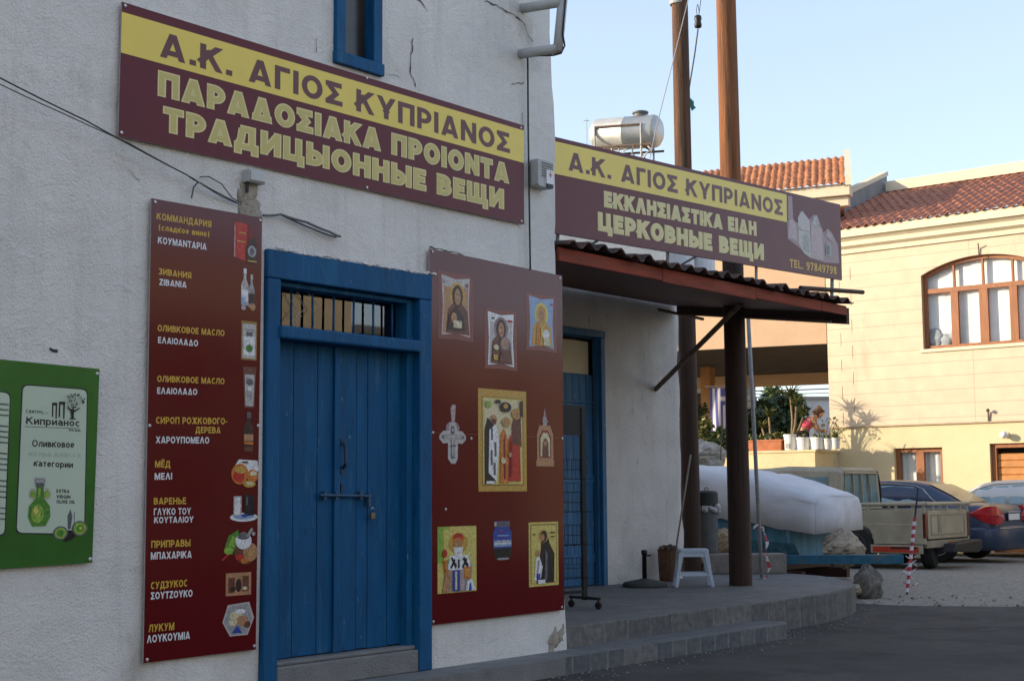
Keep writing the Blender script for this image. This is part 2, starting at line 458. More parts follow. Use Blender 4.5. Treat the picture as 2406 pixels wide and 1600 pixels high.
STUCCO2 = mat('stucco_recess', (.62, .60, .57), .85, .08, 2.0, .5, 30, col2=(.40, .38, .35), thr=(.5, .8))
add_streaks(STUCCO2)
BARE = mat('bare_mortar', (.36, .32, .26), .9, .25, 12, .6, 50)
BLUE = mat('blue_paint', (.0015, .074, .19), .6, .22, 3.5, .25, 30, stretch=(3, 3, .5), col2=(.006, .11, .235), thr=(.54, .68), spec=.25)
BLUE2 = mat('blue_paint_worn', (.02, .12, .27), .6, .25, 4, .25, 30, stretch=(3, 3, .5), col2=(.06, .16, .26), thr=(.5, .7))
MAROON = mat('maroon_print', (.118, .011, .017), .28, .05, 2, spec=.22)
MAROON_D = mat('maroon_panel', (.105, .004, .0055), .14, .05, 2, spec=.38)
YEL = mat('yellow_print', (.80, .61, .09), .3, .04, 3, spec=.4)
PALE = mat('pale_yellow_print', (.72, .62, .27), .35, .04, 3)
PALE2 = mat('olive_yellow_print', (.56, .47, .14), .35, .04, 3)
BROWNT = mat('brown_print', (.12, .025, .022), .35, .04, 3)
GOLDT = mat('gold_print', (.62, .38, .05), .35, .04, 3)
WHITET = mat('white_print', (.72, .72, .74), .35, .03, 3)
EDGE = mat('sheet_edge', (.35, .33, .32), .5)
SCREW = mat('screw_steel', (.55, .55, .55), .4, metal=.8)
GREEN = mat('green_print', (.035, .14, .02), .2, .35, .9, spec=.45)
PALEG = mat('pale_green_print', (.50, .60, .47), .3, .05, 2)
BLACKP = mat('black_print', (.012, .012, .014), .35)
INKC0 = {}
def ink(name, col):
    m = mat(name, col, .32, .30, 55); INKC0[m.name] = col; return m
I = dict(gold=ink('ink_gold', (.50, .30, .06)), dgold=ink('ink_dark_gold', (.28, .16, .03)), skin=ink('ink_skin', (.42, .22, .11)), brown=ink('ink_brown', (.14, .05, .03)),
         dbrown=ink('ink_dark_brown', (.045, .02, .016)), red=ink('ink_red', (.45, .03, .02)), dred=ink('ink_dark_red', (.18, .012, .012)), orange=ink('ink_orange', (.55, .17, .03)),
         white=ink('ink_white', (.72, .72, .72)), grey=ink('ink_grey', (.32, .31, .31)), dgrey=ink('ink_dark_grey', (.11, .11, .12)), silver=ink('ink_silver', (.46, .43, .41)),
         blue=ink('ink_blue', (.03, .06, .30)), lblue=ink('ink_light_blue', (.25, .36, .55)), green=ink('ink_green', (.07, .22, .03)), lgreen=ink('ink_light_green', (.25, .40, .06)),
         yel=ink('ink_yellow', (.60, .50, .14)), black=ink('ink_black', (.012, .01, .012)), mauve=ink('ink_mauve', (.30, .20, .22)), lmauve=ink('ink_pale_mauve', (.42, .32, .33)),
         frame=ink('ink_frame_glow', (.21, .06, .045)), cream=ink('ink_cream', (.62, .54, .34)))
POLEW = mat('pole_wood', (.24, .088, .028), .75, .4, 5, .5, 30, stretch=(5, 5, .25), col2=(.06, .033, .018), thr=(.5, .68))
DARKW = mat('dark_wood', (.05, .022, .014), .65, .35, 6, .3, 25, stretch=(1, 6, 6))
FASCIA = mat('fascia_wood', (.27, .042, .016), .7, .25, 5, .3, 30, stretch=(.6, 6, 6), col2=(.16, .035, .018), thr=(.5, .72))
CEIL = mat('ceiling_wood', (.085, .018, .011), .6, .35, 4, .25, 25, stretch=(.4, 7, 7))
OLDT = mat('old_tiles', (.10, .06, .05), .85, .45, 9, .5, 40, col2=(.05, .045, .042), thr=(.48, .62))
STEELD = mat('dark_steel', (.022, .022, .024), .5, .3, 12, metal=.3)
STEELG = mat('grey_paint_steel', (.33, .33, .33), .55, .2, 12, .15, 40)
RUST = mat('rusty_steel', (.13, .085, .06), .7, .4, 14, .3, 40)
BLACK = mat('black_paint', (.012, .012, .013), .45)
CABLE = mat('cable_black', (.02, .02, .02), .6)
PLASG = mat('grey_plastic', (.42, .43, .42), .5, .08, 8)
PLASW = mat('white_plastic', (.72, .73, .75), .45, .06, 8)
STOOLM = mat('stool_plastic', (.46, .55, .66), .45, .06, 8)
RUBBER = mat('rubber', (.018, .018, .018), .8, .3, 20)

def chips(m, col, sc, lo, hi, st=(1, 1, .35)):
    n, l, p = nodes_of(m); src = p.inputs['Base Color'].links[0].from_socket
    tc = n.new('ShaderNodeTexCoord'); mp = n.new('ShaderNodeMapping'); mp.inputs['Scale'].default_value = st; l.new(tc.outputs['Object'], mp.inputs[0])
    z = n.new('ShaderNodeTexNoise'); z.inputs['Scale'].default_value = sc; z.inputs['Detail'].default_value = 6; z.inputs['Roughness'].default_value = .65; l.new(mp.outputs[0], z.inputs['Vector'])
    mr = n.new('ShaderNodeMapRange'); mr.inputs[1].default_value = lo; mr.inputs[2].default_value = hi; l.new(z.outputs[0], mr.inputs[0])
    mx = n.new('ShaderNodeMix'); mx.data_type = 'RGBA'; mx.inputs[7].default_value = (*col, 1)
    l.new(mr.outputs[0], mx.inputs[0]); l.new(src, mx.inputs[6]); l.new(mx.outputs[2], p.inputs['Base Color'])
chips(BLUE, (.10, .20, .28), 22, .66, .72); chips(BLUE, (.004, .03, .075), 14, .64, .74)
chips(BLUE, (.03, .125, .215), 5, .57, .72, (2, 2, .3))
chips(BLUE2, (.16, .22, .26), 18, .62, .70)
chips(STUCCO, (.40, .37, .31), 1.1, .60, .78, (1, 1, .6)); chips(STUCCO, (.33, .33, .33), 9, .70, .80, (1, 1, 1)); chips(STUCCO2, (.30, .285, .26), 7, .60, .74, (1, 1, .5))

# ---------------------------------------------------------------- ground, road, terrace
ASPH = mat('asphalt', (.06, .058, .055), .9, .38, 1.3, .9, 90, col2=(.09, .086, .08), thr=(.5, .72), detail=12)
def asphalt_cracks(m):
    n, l, p = nodes_of(m); src = p.inputs['Base Color'].links[0].from_socket
    tc = n.new('ShaderNodeTexCoord'); nz = n.new('ShaderNodeTexNoise'); nz.inputs['Scale'].default_value = 1.5; l.new(tc.outputs['Object'], nz.inputs['Vector'])
    vm = n.new('ShaderNodeVectorMath'); vm.operation = 'MULTIPLY_ADD'; vm.inputs[1].default_value = (.8, .8, 0); l.new(nz.outputs['Color'], vm.inputs[0]); l.new(tc.outputs['Object'], vm.inputs[2])
    vo = n.new('ShaderNodeTexVoronoi'); vo.feature = 'DISTANCE_TO_EDGE'; vo.inputs['Scale'].default_value = .17; l.new(vm.outputs[0], vo.inputs['Vector'])
    mr = n.new('ShaderNodeMapRange'); mr.inputs[1].default_value = .003; mr.inputs[2].default_value = .02; mr.inputs[3].default_value = .6; mr.inputs[4].default_value = 0; l.new(vo.outputs['Distance'], mr.inputs[0])
    mx = n.new('ShaderNodeMix'); mx.data_type = 'RGBA'; mx.inputs[7].default_value = (.03, .03, .03, 1)
    l.new(mr.outputs[0], mx.inputs[0]); l.new(src, mx.inputs[6]); l.new(mx.outputs[2], p.inputs['Base Color'])
asphalt_cracks(ASPH)
GRAVEL = mat('gravel', (.31, .285, .24), .95, .35, 26, .8, 120, col2=(.20, .18, .15), thr=(.5, .66), detail=12)
EARTH = mat('dry_earth', (.22, .18, .12), .95, .3, .2, .3, 3)
def yard_z(x, y):
    k = min(1, max(0, (x - 17.5) / 4.0)); k = k * k * (3 - 2 * k)
    return 0.012 + .13 * k
mb = MB(); mb.poly([(-900, -900, -.03), (1500, -900, -.03), (1500, 1500, -.03), (-900, 1500, -.03)])
struct(mb.build('ground', EARTH))
mb = MB(); mb.poly([(-60, -7, 0), (90, -7, 0), (90, 10.2, 0), (-60, 10.2, 0)])
struct(mb.build('road', ASPH))
mb = MB()
nx, ny = 60, 50; P = []
for j in range(ny + 1):
    for i in range(nx + 1):
        y = 4.0 + 21 * j / ny; edge = 17.2 + .55 * max(0, 8.2 - y) ** 1.15 + .25 * (vnoise(y * 1.3, 3) - .5)
        x = edge + (33 - edge) * i / nx
        z = yard_z(x, y) + .03 * (vnoise(x * 1.7, y * 1.7) - .5) * min(1, i / 4)
        if i == 0: z = -.01
        P.append((x, y, z))
F = [(j * (nx + 1) + i, j * (nx + 1) + i + 1, (j + 1) * (nx + 1) + i + 1, (j + 1) * (nx + 1) + i) for j in range(ny) for i in range(nx)]
mb.add(P, F); struct(mb.build('gravel_yard', GRAVEL, smooth=True))
# loose stones along the edge of the yard
mb = MB()
for k in range(150):
    y = random.uniform(5.5, 12); x = 17.2 + .55 * max(0, 8.2 - y) ** 1.15 + abs(random.gauss(0, .9)) - .1
    r = random.uniform(.008, .028)
    if 17.2 < x: mb.ball((x, y, yard_z(x, y) + r * .2), r, (1, random.uniform(.6, 1), .6), 6, 4, .15)
o = mb.build('loose_stones', GRAVEL, smooth=True); o['kind'] = 'stuff'

PAVE = brick_mat('terrace_slabs', (.125, .128, .128), (.155, .157, .155), (.10, .10, .098), .55, .42, .012, 'XY', .8, bump=.25, noise=.18, ns=9)
RISER = brick_mat('riser_stone', (.10, .10, .098), (.15, .145, .135), (.17, .165, .155), .36, .40, .012, 'XZ', .85, bump=.6, noise=.3, ns=14, warp=.06)
RISERC = brick_mat('step_stone', (.09, .10, .11), (.15, .145, .14), (.17, .165, .155), .24, .30, .014, 'XZ', .85, bump=.6, noise=.3, ns=14, warp=.06)
CONC = mat('concrete', (.19, .19, .185), .9, .18, 4, .5, 60, col2=(.17, .17, .165), thr=(.5, .7))
EDGEPTS = [(9.7, 7.56), (11, 7.58), (12.5, 7.57), (13.7, 7.59), (14.5, 7.63), (15.15, 7.74), (15.7, 7.86), (16.2, 8.05), (16.76, 8.42), (17.3, 8.9), (17.65, 9.3), (17.9, 9.9), (18, 10.4), (18, 10.9)]
mb = MB(); mb.mat(PAVE)
top = [(x, y, .32) for x, y in EDGEPTS] + [(9.7, 10.9, .32)]
mb.poly(top)
mb.mat(RISER)
for (a, b), (c, d) in zip(EDGEPTS, EDGEPTS[1:]):
    mb.poly([(a, b, -.05), (c, d, -.05), (c, d, .32), (a, b, .32)])
struct(mb.build('terrace', fixn=True))
mb = MB(); mb.mat(PAVE); mb.poly([(9.3, 7.16, .14), (12.9, 7.16, .14), (13.12, 7.3, .14), (13.16, 7.575, .14), (9.3, 7.57, .14)])
mb.mat(RISERC); ed = [(9.3, 7.16), (12.9, 7.16), (13.12, 7.3), (13.16, 7.575)]
for (a, b), (c, d) in zip(ed, ed[1:]): mb.poly([(a, b, -.04), (c, d, -.04), (c, d, .14), (a, b, .14)])
struct(mb.build('step'))
mb = MB(); mb.prism([(-8, 7.16, -.05), (9.3, 7.16, -.05), (9.3, 7.62, -.05), (-8, 7.62, -.05)], (0, 0, .19))
struct(mb.build('pavement', CONC))

# ---------------------------------------------------------------- shop building
shop = thing('shop_building', 'white rough plastered shop building with blue plank door and narrow blue upper window', 'building', (4, 7.5, 0))
YW = 7.5
def corner_x(z):
    return interp(z, [(0, 9.80), (.6, 9.77), (1.5, 9.74), (3.0, 9.70), (3.9, 9.68), (4.6, 9.70), (5.0, 9.655), (6, 9.63), (10.7, 9.6)])
dTL, dTR = hy(622, 587, YW), hy(1007, 655, YW)
DX0, DX1, DZ1 = 6.42, 8.07, 3.105
uA, uB = hy(781, 60, YW), hy(891, 179, YW)
UX0, UX1, UZ0 = hy(782, 152, YW).x, hy(891.5, 179, YW).x, hy(836, 166, YW).z
UZ1 = UZ0 + 1.25
xs = sorted(set([-4 + .18 * i for i in range(58)] + [DX0, DX1, UX0, UX1])); xs = [x for x in xs if x < 9.55]
zs = sorted(set([.15 * i for i in range(72)] + [DZ1, UZ0, UZ1, 10.7]))
def keep(arr, must):
    out = []
    for a in arr:
        if a in must or all(abs(a - q) > .05 for q in must): out.append(a)
    return out
xs = keep(xs, [DX0, DX1, UX0, UX1]); zs = keep(zs, [DZ1, UZ0, UZ1, 10.7])
mb = MB(); P = []; NX = len(xs) + 3
def wall_d(x, z): return .012 * (vnoise(x * 2.1, z * 2.1) - .5) + .02 * (vnoise(x * .6 + 9, z * .6) - .5)
for z in zs:
    for x in xs: P.append((x, YW + wall_d(x, z), z))
    cx_ = corner_x(z) + .035 * (vnoise(z * 5, 4.4) - .5)
    P.append((cx_ - .03, YW + .0, z)); P.append((cx_, YW + .05, z)); P.append((cx_ + .005, YW + .3, z))
for j in range(len(zs) - 1):
    for i in range(NX - 1):
        if i < len(xs):
            xm = (xs[i] + (xs[i + 1] if i + 1 < len(xs) else 9.6)) / 2; zm = (zs[j] + zs[j + 1]) / 2
            if DX0 < xm < DX1 and zm < DZ1: continue
            if UX0 < xm < UX1 and UZ0 < zm < UZ1: continue
        mb.f.append((j * NX + i, j * NX + i + 1, (j + 1) * NX + i + 1, (j + 1) * NX + i)); mb.mi.append(0)
mb.v = [V(p) for p in P]
mb.build('facade_wall', STUCCO, shop, smooth=True)
mb = MB(); mb.bx(9.4, 9.6, 7.79, 14, 0, 10.69); mb.build('side_wall', STUCCO, shop)
mb = MB(); mb.bx(-4, 9.35, 13.8, 14, 0, 10.69); mb.bx(-4, -3.8, 7.7, 13.75, 0, 10.69); mb.build('rear_wall', STUCCO, shop)
mb = MB(); mb.bx(-4.1, 9.7, 7.45, 14.1, 10.7, 10.9); mb.build('roof', CONC, shop)
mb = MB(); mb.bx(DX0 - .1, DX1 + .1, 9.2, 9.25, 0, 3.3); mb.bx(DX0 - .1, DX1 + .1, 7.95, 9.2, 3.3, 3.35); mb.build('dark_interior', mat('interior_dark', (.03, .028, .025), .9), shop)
# the painted surround of the door
mb = MB()
mb.bx(DX0 + .005, DX0 + .125, 7.462, 7.72, .14, DZ1 - .19)
mb.bx(DX1 - .14, DX1 - .005, 7.462, 7.72, .142, DZ1 - .19)
mb.prism([(DX0 + .003, 7.46, DZ1 - .188), (DX0 + .003, 7.46, DZ1 + .008), (DX1 - .003, 7.46, DZ1 + .008), (DX1 - .003, 7.46, DZ1 - .188)], (0, .3, 0))
mb.bx(DX0 + .127, DX0 + .17, 7.55, 7.72, .3, DZ1 - .19); mb.bx(DX1 - .205, DX1 - .142, 7.53, 7.72, .3, DZ1 - .19)
mb.bx(DX0 + .172, DX1 - .207, 7.53, 7.72, DZ1 - .225, DZ1 - .19)
mb.build('door_frame', BLUE, shop, bevel=.008)
# ragged plaster and paint edge along the head of the frame
mb = MB(); x = DX0 + .1
while x < DX1 + .03:
    wd = random.uniform(.02, .07); mb.ball((x, 7.462, DZ1 + .012 + random.uniform(-.004, .012)), random.uniform(.008, .02), (1.8, .6, .6), 7, 5, .3); x += wd * .8
mb.build('ragged_plaster_edge', STUCCO, shop, smooth=True)
TZ0, TZ1 = hy(660, 768, 7.55).z, hy(660, 790, 7.5).z
TB = (hy(640, 765, 7.45).z + hy(640, 789, 7.45).z) / 2
mb = MB(); mb.bx(DX0 + .11, DX1 - .145, 7.44, 7.66, TB - .045, TB + .045); mb.build('transom_bar', BLUE, shop, bevel=.015)
mb = MB(); mb.bx(DX0 + .172, DX1 - .207, 7.655, 7.66, TB + .045, DZ1 - .226); mb.build('transom_glass', glass_mat('transom_glass', .52, (.5, .5, .48)), shop)
for k in range(6):
    x = DX0 + .34 + k * (DX1 - DX0 - .58) / 5.3
    mb = MB(); mb.tube([(x, 7.60, TB + .03), (x + random.uniform(-.004, .004), 7.60, DZ1 - .2)], .0085, 8); mb.build('transom_rod', BLUE, shop, smooth=True)
# tangle of dry wire behind the bars
mb = MB()
for k in range(3):
    x = DX0 + .38 + random.uniform(-.05, .16); z = DZ1 - .24
    pts = []
    for i in range(9):
        pts.append((x, 7.585 + random.uniform(-.006, .006), z)); x += random.uniform(-.06, .07); z -= random.uniform(.0, .07)
    mb.tube(pts, .0025, 5)
mb.build('tangled_wire', mat('pale_wire', (.35, .34, .32), .6), shop, smooth=True)
# two door leaves of vertical planks
LX0, LX1, LZ0, LZ1 = DX0 + .165, DX1 - .2, .335, TB - .045
SEAM = hy(785, 1500, 7.6).x
def planks(x0, x1, edges, y0):
    m_ = MB()
    e = [x0] + edges + [x1]
    for a, b in zip(e, e[1:]):
        d = random.uniform(0, .006)
        m_.bx(a + .003, b - .003, y0 + d, y0 + .035, LZ0 + random.uniform(0, .008), LZ1)
    m_.bx(x0, x1, y0 + .036, y0 + .05, LZ0, LZ1)
    return m_
pxs = lambda p: hy(p, 1200, 7.62).x
leaf = planks(LX0, SEAM - .002, [pxs(684), pxs(741)], 7.60).build('door', BLUE, shop, bevel=.004)
leaf2 = planks(SEAM + .002, LX1, [pxs(833), pxs(860), pxs(906)], 7.60).build('door', BLUE, shop, bevel=.004)
mb = MB(); mb.bx(SEAM - .02, SEAM + .035, 7.583, 7.6, LZ0, LZ1); mb.build('cover_strip', BLUE, leaf2, bevel=.004)
bz = hy(800, 1164, 7.58).z
mb = MB(); mb.tube([(hy(752, 1163, 7.57).x, 7.572, bz + .004), (hy(872, 1166, 7.57).x, 7.572, bz - .006)], .011, 8)
for px_ in (765, 792, 850): mb.bx(hy(px_, 1163, 7.57).x - .012, hy(px_, 1163, 7.57).x + .012, 7.57, 7.6, bz - .03, bz + .03)
mb.bx(hy(868, 1163, 7.57).x - .01, hy(868, 1163, 7.57).x + .014, 7.565, 7.6, bz - .08, bz + .015)
mb.build('sliding_bolt', mat('bolt_blue_steel', (.03, .07, .13), .5, .3, 12), leaf2, bevel=.002)
hp = hy(806, 1070, 7.58)
mb = MB(); mb.tube([hp + V((0, 0, .09)), hp + V((-.01, -.035, .06)), hp + V((-.01, -.04, -.06)), hp + V((0, 0, -.09))], .012, 8)
mb.bx(hp.x - .02, hp.x + .02, 7.58, 7.6, hp.z - .13, hp.z - .08); mb.bx(hp.x - .02, hp.x + .02, 7.58, 7.6, hp.z + .08, hp.z + .12)
IRONB = mat('old_iron_blue', (.015, .035, .07), .5, .3, 12)
mb.build('handle', IRONB, leaf2, smooth=False)
mb = MB(); mb.bx(hp.x - .012, hp.x + .012, 7.585, 7.6, hp.z - .26, hp.z - .2); mb.build('keyhole_plate', IRONB, leaf2)
pl = hy(875, 1208, 7.565)
lock = thing('padlock', 'small steel padlock hanging from the bolt of the blue door', 'padlock', (pl.x, 7.565, pl.z))
mb = MB(); mb.bx(pl.x - .022, pl.x + .022, 7.552, 7.572, pl.z - .035, pl.z + .012); mb.build('lock_body', mat('lock_brass', (.20, .17, .11), .35, metal=.8), lock, bevel=.004)
mb = MB(); mb.tube([(pl.x + .015 * cos(R_(a)), 7.562, pl.z + .012 + .02 * (1 if 0 < a < 180 else 1) * 1 + .018 * sin(R_(a)) if 0 <= a <= 180 else 0) for a in range(0, 181, 30)], .0035, 6)
mb.build('shackle', mat('lock_steel', (.5, .5, .48), .3, metal=.9), lock, smooth=True)
mb = MB(); mb.bx(DX0 + .13, DX1 - .145, 7.47, 7.78, .141, .30); mb.bx(DX0 + .13, DX1 - .145, 7.50, 7.80, .301, .33); mb.build('threshold', CONC, shop, bevel=.01)
# upper window
uf = .095
mb = MB()
mb.bx(UX0 + .004, UX0 + uf, 7.462, 7.62, UZ0 + uf, UZ1); mb.bx(UX1 - uf, UX1 - .004, 7.462, 7.62, UZ0 + uf, UZ1)
mb.bx(UX0 - .008, UX1 + .008, 7.45, 7.62, UZ0, UZ0 + uf - .002); mb.bx(UX0 + .004, UX1 - .004, 7.462, 7.62, UZ1 + .002 - uf, UZ1 - .002)
uw = mb.build('window', BLUE, shop, bevel=.006)
mb = MB(); mb.bx(UX0 + uf + .002, UX1 - uf - .002, 7.56, 7.565, UZ0 + uf, UZ1 - uf); mb.build('pane', mat('dusty_dark_glass', (.035, .03, .025), .25, .4, 3, spec=.5), uw)
# cracks in the plaster
CRACK = mat('crack', (.045, .042, .04), .95)
def crack(pts, wd, name='crack'):
    m_ = MB(); W_ = [hy(a, b, YW) for a, b in pts]; Q = []
    for a, b in zip(W_, W_[1:]):
        k = max(2, int((b - a).length / .03))
        for i in range(k): Q.append(a.lerp(b, i / k) + V((random.uniform(-.007, .007), 0, random.uniform(-.007, .007))))
    Q.append(W_[-1])
    for i in range(len(Q) - 1):
        d = (Q[i + 1] - Q[i]); n_ = V((-d.z, 0, d.x)).normalized(); w0 = wd * (.4 + .9 * h1(i, wd * 999)); 
        a, b = Q[i], Q[i + 1]
        ya, yb = YW + wall_d(a.x, a.z) - .006, YW + wall_d(b.x, b.z) - .006
        m_.poly([(a.x + n_.x * w0, ya, a.z + n_.z * w0), (b.x + n_.x * w0, yb, b.z + n_.z * w0), (b.x - n_.x * w0, yb, b.z - n_.z * w0), (a.x - n_.x * w0, ya, a.z - n_.z * w0)])
    m_.build(name, CRACK, shop, fixn=False)
crack([(967, 92), (964, 140), (960, 170), (973, 196), (974, 206)], .005)
crack([(1138, 4), (1165, 15), (1190, 30), (1205, 36), (1225, 50), (1232, 62)], .005)
crack([(1232, 62), (1236, 80), (1250, 100)], .003)
crack([(980, 0), (992, 12), (1003, 28)], .004)
crack([(742, 90), (741, 125)], .0025)
crack([(1228, 300), (1225, 265)], .0025)
crack([(1200, 198), (1228, 196)], .003)
crack([(905, 175), (930, 178), (940, 186)], .002)
crack([(1010, 580), (1050, 590), (1090, 598)], .004)
crack([(118, 821), (136, 825)], .008)
crack([(300, 400), (330, 425)], .002)
# bare mortar: foot of the corner, patch under the junction box
mb = MB()
for (a, b, r) in ((1303, 1500, .09), (1318, 1490, .07), (1297, 1520, .07), (1322, 1470, .05)):
    q = hy(a, b, YW); mb.ball((q.x, YW + .012, q.z), r, (1, .28, 1.1), 9, 7, .25)
mb.build('bare_corner_patch', BARE, shop, smooth=True)
mb = MB(); q = hy(586, 475, YW)
for k in range(9):
    mb.ball((q.x + random.uniform(-.05, .05), YW - .004, q.z + (k - 4) * .03 * 1.1), random.uniform(.05, .075), (1, .22, 1), 8, 6, .25)
mb.build('bare_mortar_patch', BARE, shop, smooth=True)

# ---------------------------------------------------------------- sign boards on the facade
def board(parent, corners, plane, m, th=.012, name='board'):
    """flat sheet through four pixel corners (TL, TR, BR, BL) on the plane y=plane (its front)"""
    P = [hy(a, b, plane) for a, b in corners]
    m_ = MB(); m_.mat(m); m_.poly(P[::-1])
    m_.mat(EDGE); Q = [p + V((0, th, 0)) for p in P]
    for i in range(4):
        j = (i + 1) % 4; m_.poly([P[i], P[j], Q[j], Q[i]])
    m_.poly(Q)
    return m_.build(name, None, parent)
def panel(parent, corners, plane, m, name, lift=.0006):
    m_ = MB(); m_.poly([hy(a, b, plane) + V((0, -lift, 0)) for a, b in corners]); return m_.build(name, m, parent)
def screws(parent, pts, plane):
    for a, b in pts:
        m_ = MB(); p = hy(a, b, plane); m_.lathe(p + V((0, -.001, 0)), [(.011, 0), (.011, .003), (.005, .006)], 10, V((0, -1, 0))); m_.build('screw', SCREW, parent)
YB = 7.47
s1 = thing('shop_sign', 'long maroon shop sign with yellow band above the blue door', 'sign', hy(755, 400, YB))
board(s1, [(286.7, 5), (1230.8, 295.5), (1231.7, 527.7), (278, 320)], YB, MAROON)
panel(s1, [(286.2, 28.5), (1230.8, 307.5), (1230.8, 383.5), (283.8, 124)], YB, YEL, 'yellow_band')
lettering(s1, 'Α.Κ. ΑΓΙΟΣ ΚΥΠΡΙΑΝΟΣ', (375, 133.5), (1198, 361), 60, YB, BROWNT, .215, .13, .0014)
for m_, g, l_ in ((PALE, .035, .001), (PALE2, -.028, .0026)):
    lettering(s1, 'ΠΑΡΑΔΟΣΙΑΚΑ ΠΡΟΙΟΝΤΑ', (372, 224), (1195, 431), 57, YB, m_, .25, .13, l_, g)
    lettering(s1, 'ТРАДИЦЫОННЫЕ ВЕЩИ', (384, 308), (1183, 491), 57, YB, m_, .25, .13, l_, g)
screws(s1, [(294, 14), (285, 312), (862, 184), (1224, 301), (1225, 520), (862, 441)], YB)

s2 = thing('price_list_sign', 'tall narrow maroon sign listing products left of the blue door', 'sign', hy(480, 1540, YB))
board(s2, [(356, 466), (616, 512), (601, 1525), (337, 1557)], YB, MAROON_D)
screws(s2, [(364, 475), (611, 518), (345, 1549), (597, 1517), (351, 1000), (606, 1000)], YB)
for (s_, x0, y0, x1, y1, cp, m_) in [
    ('КОММАНДАРИЯ', 368, 516, 496, 535, 16, GOLDT), ('(сладкое вино)', 373, 541, 491, 557, 14, GOLDT), ('КОУМАΝΤΑΡΙΑ', 371, 572, 485, 588, 16, WHITET),
    ('ЗИВАНИЯ', 373, 645, 449, 655, 15, GOLDT), ('ΖΙΒΑΝΙΑ', 374, 670, 438, 677, 15, WHITET),
    ('ОЛИВКОВОЕ МАСЛО', 370, 778, 527, 790, 15, GOLDT), ('ΕΛΑΙΟΛΑΔΟ', 371, 806, 465, 814, 15, WHITET),
    ('ОЛИВКОВОЕ МАСЛО', 369, 897, 527, 903, 15, GOLDT), ('ΕΛΑΙΟΛΑΔΟ', 369, 925, 463, 928, 15, WHITET),
    ('СИРОП РОЖКОВОГО-', 366, 995, 534, 997, 16, GOLDT), ('ДЕРЕВА', 459, 1017, 518, 1018, 15, GOLDT), ('ΧΑΡΟΥΠΟΜΕΛΟ', 366, 1041, 491, 1042, 16, WHITET),
    ('МЁД', 364, 1098, 400, 1098, 16, GOLDT), ('ΜΕΛΙ', 363, 1127, 404, 1126, 16, WHITET),
    ('ВАРЕНЬЕ', 361, 1185, 437, 1184, 16, GOLDT), ('ΓΛΥΚΟ ΤΟΥ', 361, 1210, 448, 1208, 16, WHITET), ('ΚΟΥΤΑΛΙΟΥ', 362, 1229, 454, 1227, 15, WHITET),
    ('ПРИПРАВЫ', 355, 1287, 447, 1283, 17, GOLDT), ('ΜΠΑΧΑΡΙΚΑ', 354, 1314, 450, 1310, 17, WHITET),
    ('СУДЗУКОС', 354, 1384, 440, 1377, 17, GOLDT), ('ΣΟΥΤΖΟΥΚΟ', 354, 1408, 452, 1401, 17, WHITET),
    ('ЛУКУМ', 349, 1485, 409, 1479, 18, GOLDT), ('ΛΟΥΚΟΥΜΙΑ', 345, 1510, 446, 1500, 18, WHITET)]:
    lettering(s2, s_, (x0, y0), (x1, y1), cp, YB, m_, .2, .12)

def inside(p, poly):
    c_ = False
    for i in range(len(poly)):
        a, b = poly[i - 1], poly[i]
        if (a[1] > p[1]) != (b[1] > p[1]) and p[0] < (b[0] - a[0]) * (p[1] - a[1]) / (b[1] - a[1]) + a[0]: c_ = not c_
    return c_
INKC = {k: INKC0[m.name] for k, m in I.items()}
def shade_ink(ik, up):
    f = 1.5 if up else .55; c_ = INKC[ik]
    I.setdefault(ik + str(up), ink('ink_' + ik + ('_light' if up else '_dark'), tuple(min(.8, v_ * f + (.02 if up else 0)) for v_ in c_)))
    return I[ik + str(up)]
def art(parent, name, bb, shapes, plane=YB):
    """flat print: shapes are (ink, points in the unit box); bb = pixel box x0,y0,x1,y1"""
    x0, y0, x1, y1 = bb; A = hy(x0, y1, plane); B = hy(x1, y0, plane)
    zl = (hy(x0, y0, plane).z, hy(x0, y1, plane).z); zr = (hy(x1, y0, plane).z, hy(x1, y1, plane).z)
    zb, zt = (zl[1] + zr[1]) / 2, (zl[0] + zr[0]) / 2
    m_ = MB()
    ww, hh = abs(B.x - A.x), abs(zt - zb)
    def at_(u, v_, d): return (A.x + (B.x - A.x) * u, plane - .0008 - d, zb + (zt - zb) * v_)
    for k, (ik, pts) in enumerate(shapes):
        m_.mat(I[ik]); m_.poly([at_(u, v_, .0006 * k) for u, v_ in pts])
        ar = abs(sum(pts[i - 1][0] * pts[i][1] - pts[i][0] * pts[i - 1][1] for i in range(len(pts)))) / 2 * ww * hh
        us = [p[0] for p in pts]; vs_ = [p[1] for p in pts]
        for q in range(min(70, int(ar * 4200)) if ar > .0005 else 0):
            u, v_ = random.uniform(min(us), max(us)), random.uniform(min(vs_), max(vs_)); a = random.choice((1.2, 1.57, 1.9, .4)) + random.uniform(-.3, .3)
            l_, t_ = random.uniform(.006, .02), random.uniform(.0015, .004)
            d = [(cos(a) * l_, sin(a) * l_), (-sin(a) * t_, cos(a) * t_)]
            pp = [(u + (d[0][0] * i + d[1][0] * j) / ww, v_ + (d[0][1] * i + d[1][1] * j) / hh) for i, j in ((-1, 0), (0, -1), (1, 0), (0, 1))]
            if not all(inside(p, pts) for p in pp): continue
            m_.mat(shade_ink(ik, q % 2)); m_.poly([at_(x, y, .0006 * k + .0002 + .00005 * (q % 5)) for x, y in pp])
    return m_.build(name, None, parent, fixn=False)
def ell(cx, cy, rx, ry, n=18, a0=0, a1=360):
    return [(cx + rx * cos(R_(a0 + (a1 - a0) * i / n)), cy + ry * sin(R_(a0 + (a1 - a0) * i / n))) for i in range(n)]
def rc(x0, y0, x1, y1): return [(x0, y0), (x1, y0), (x1, y1), (x0, y1)]
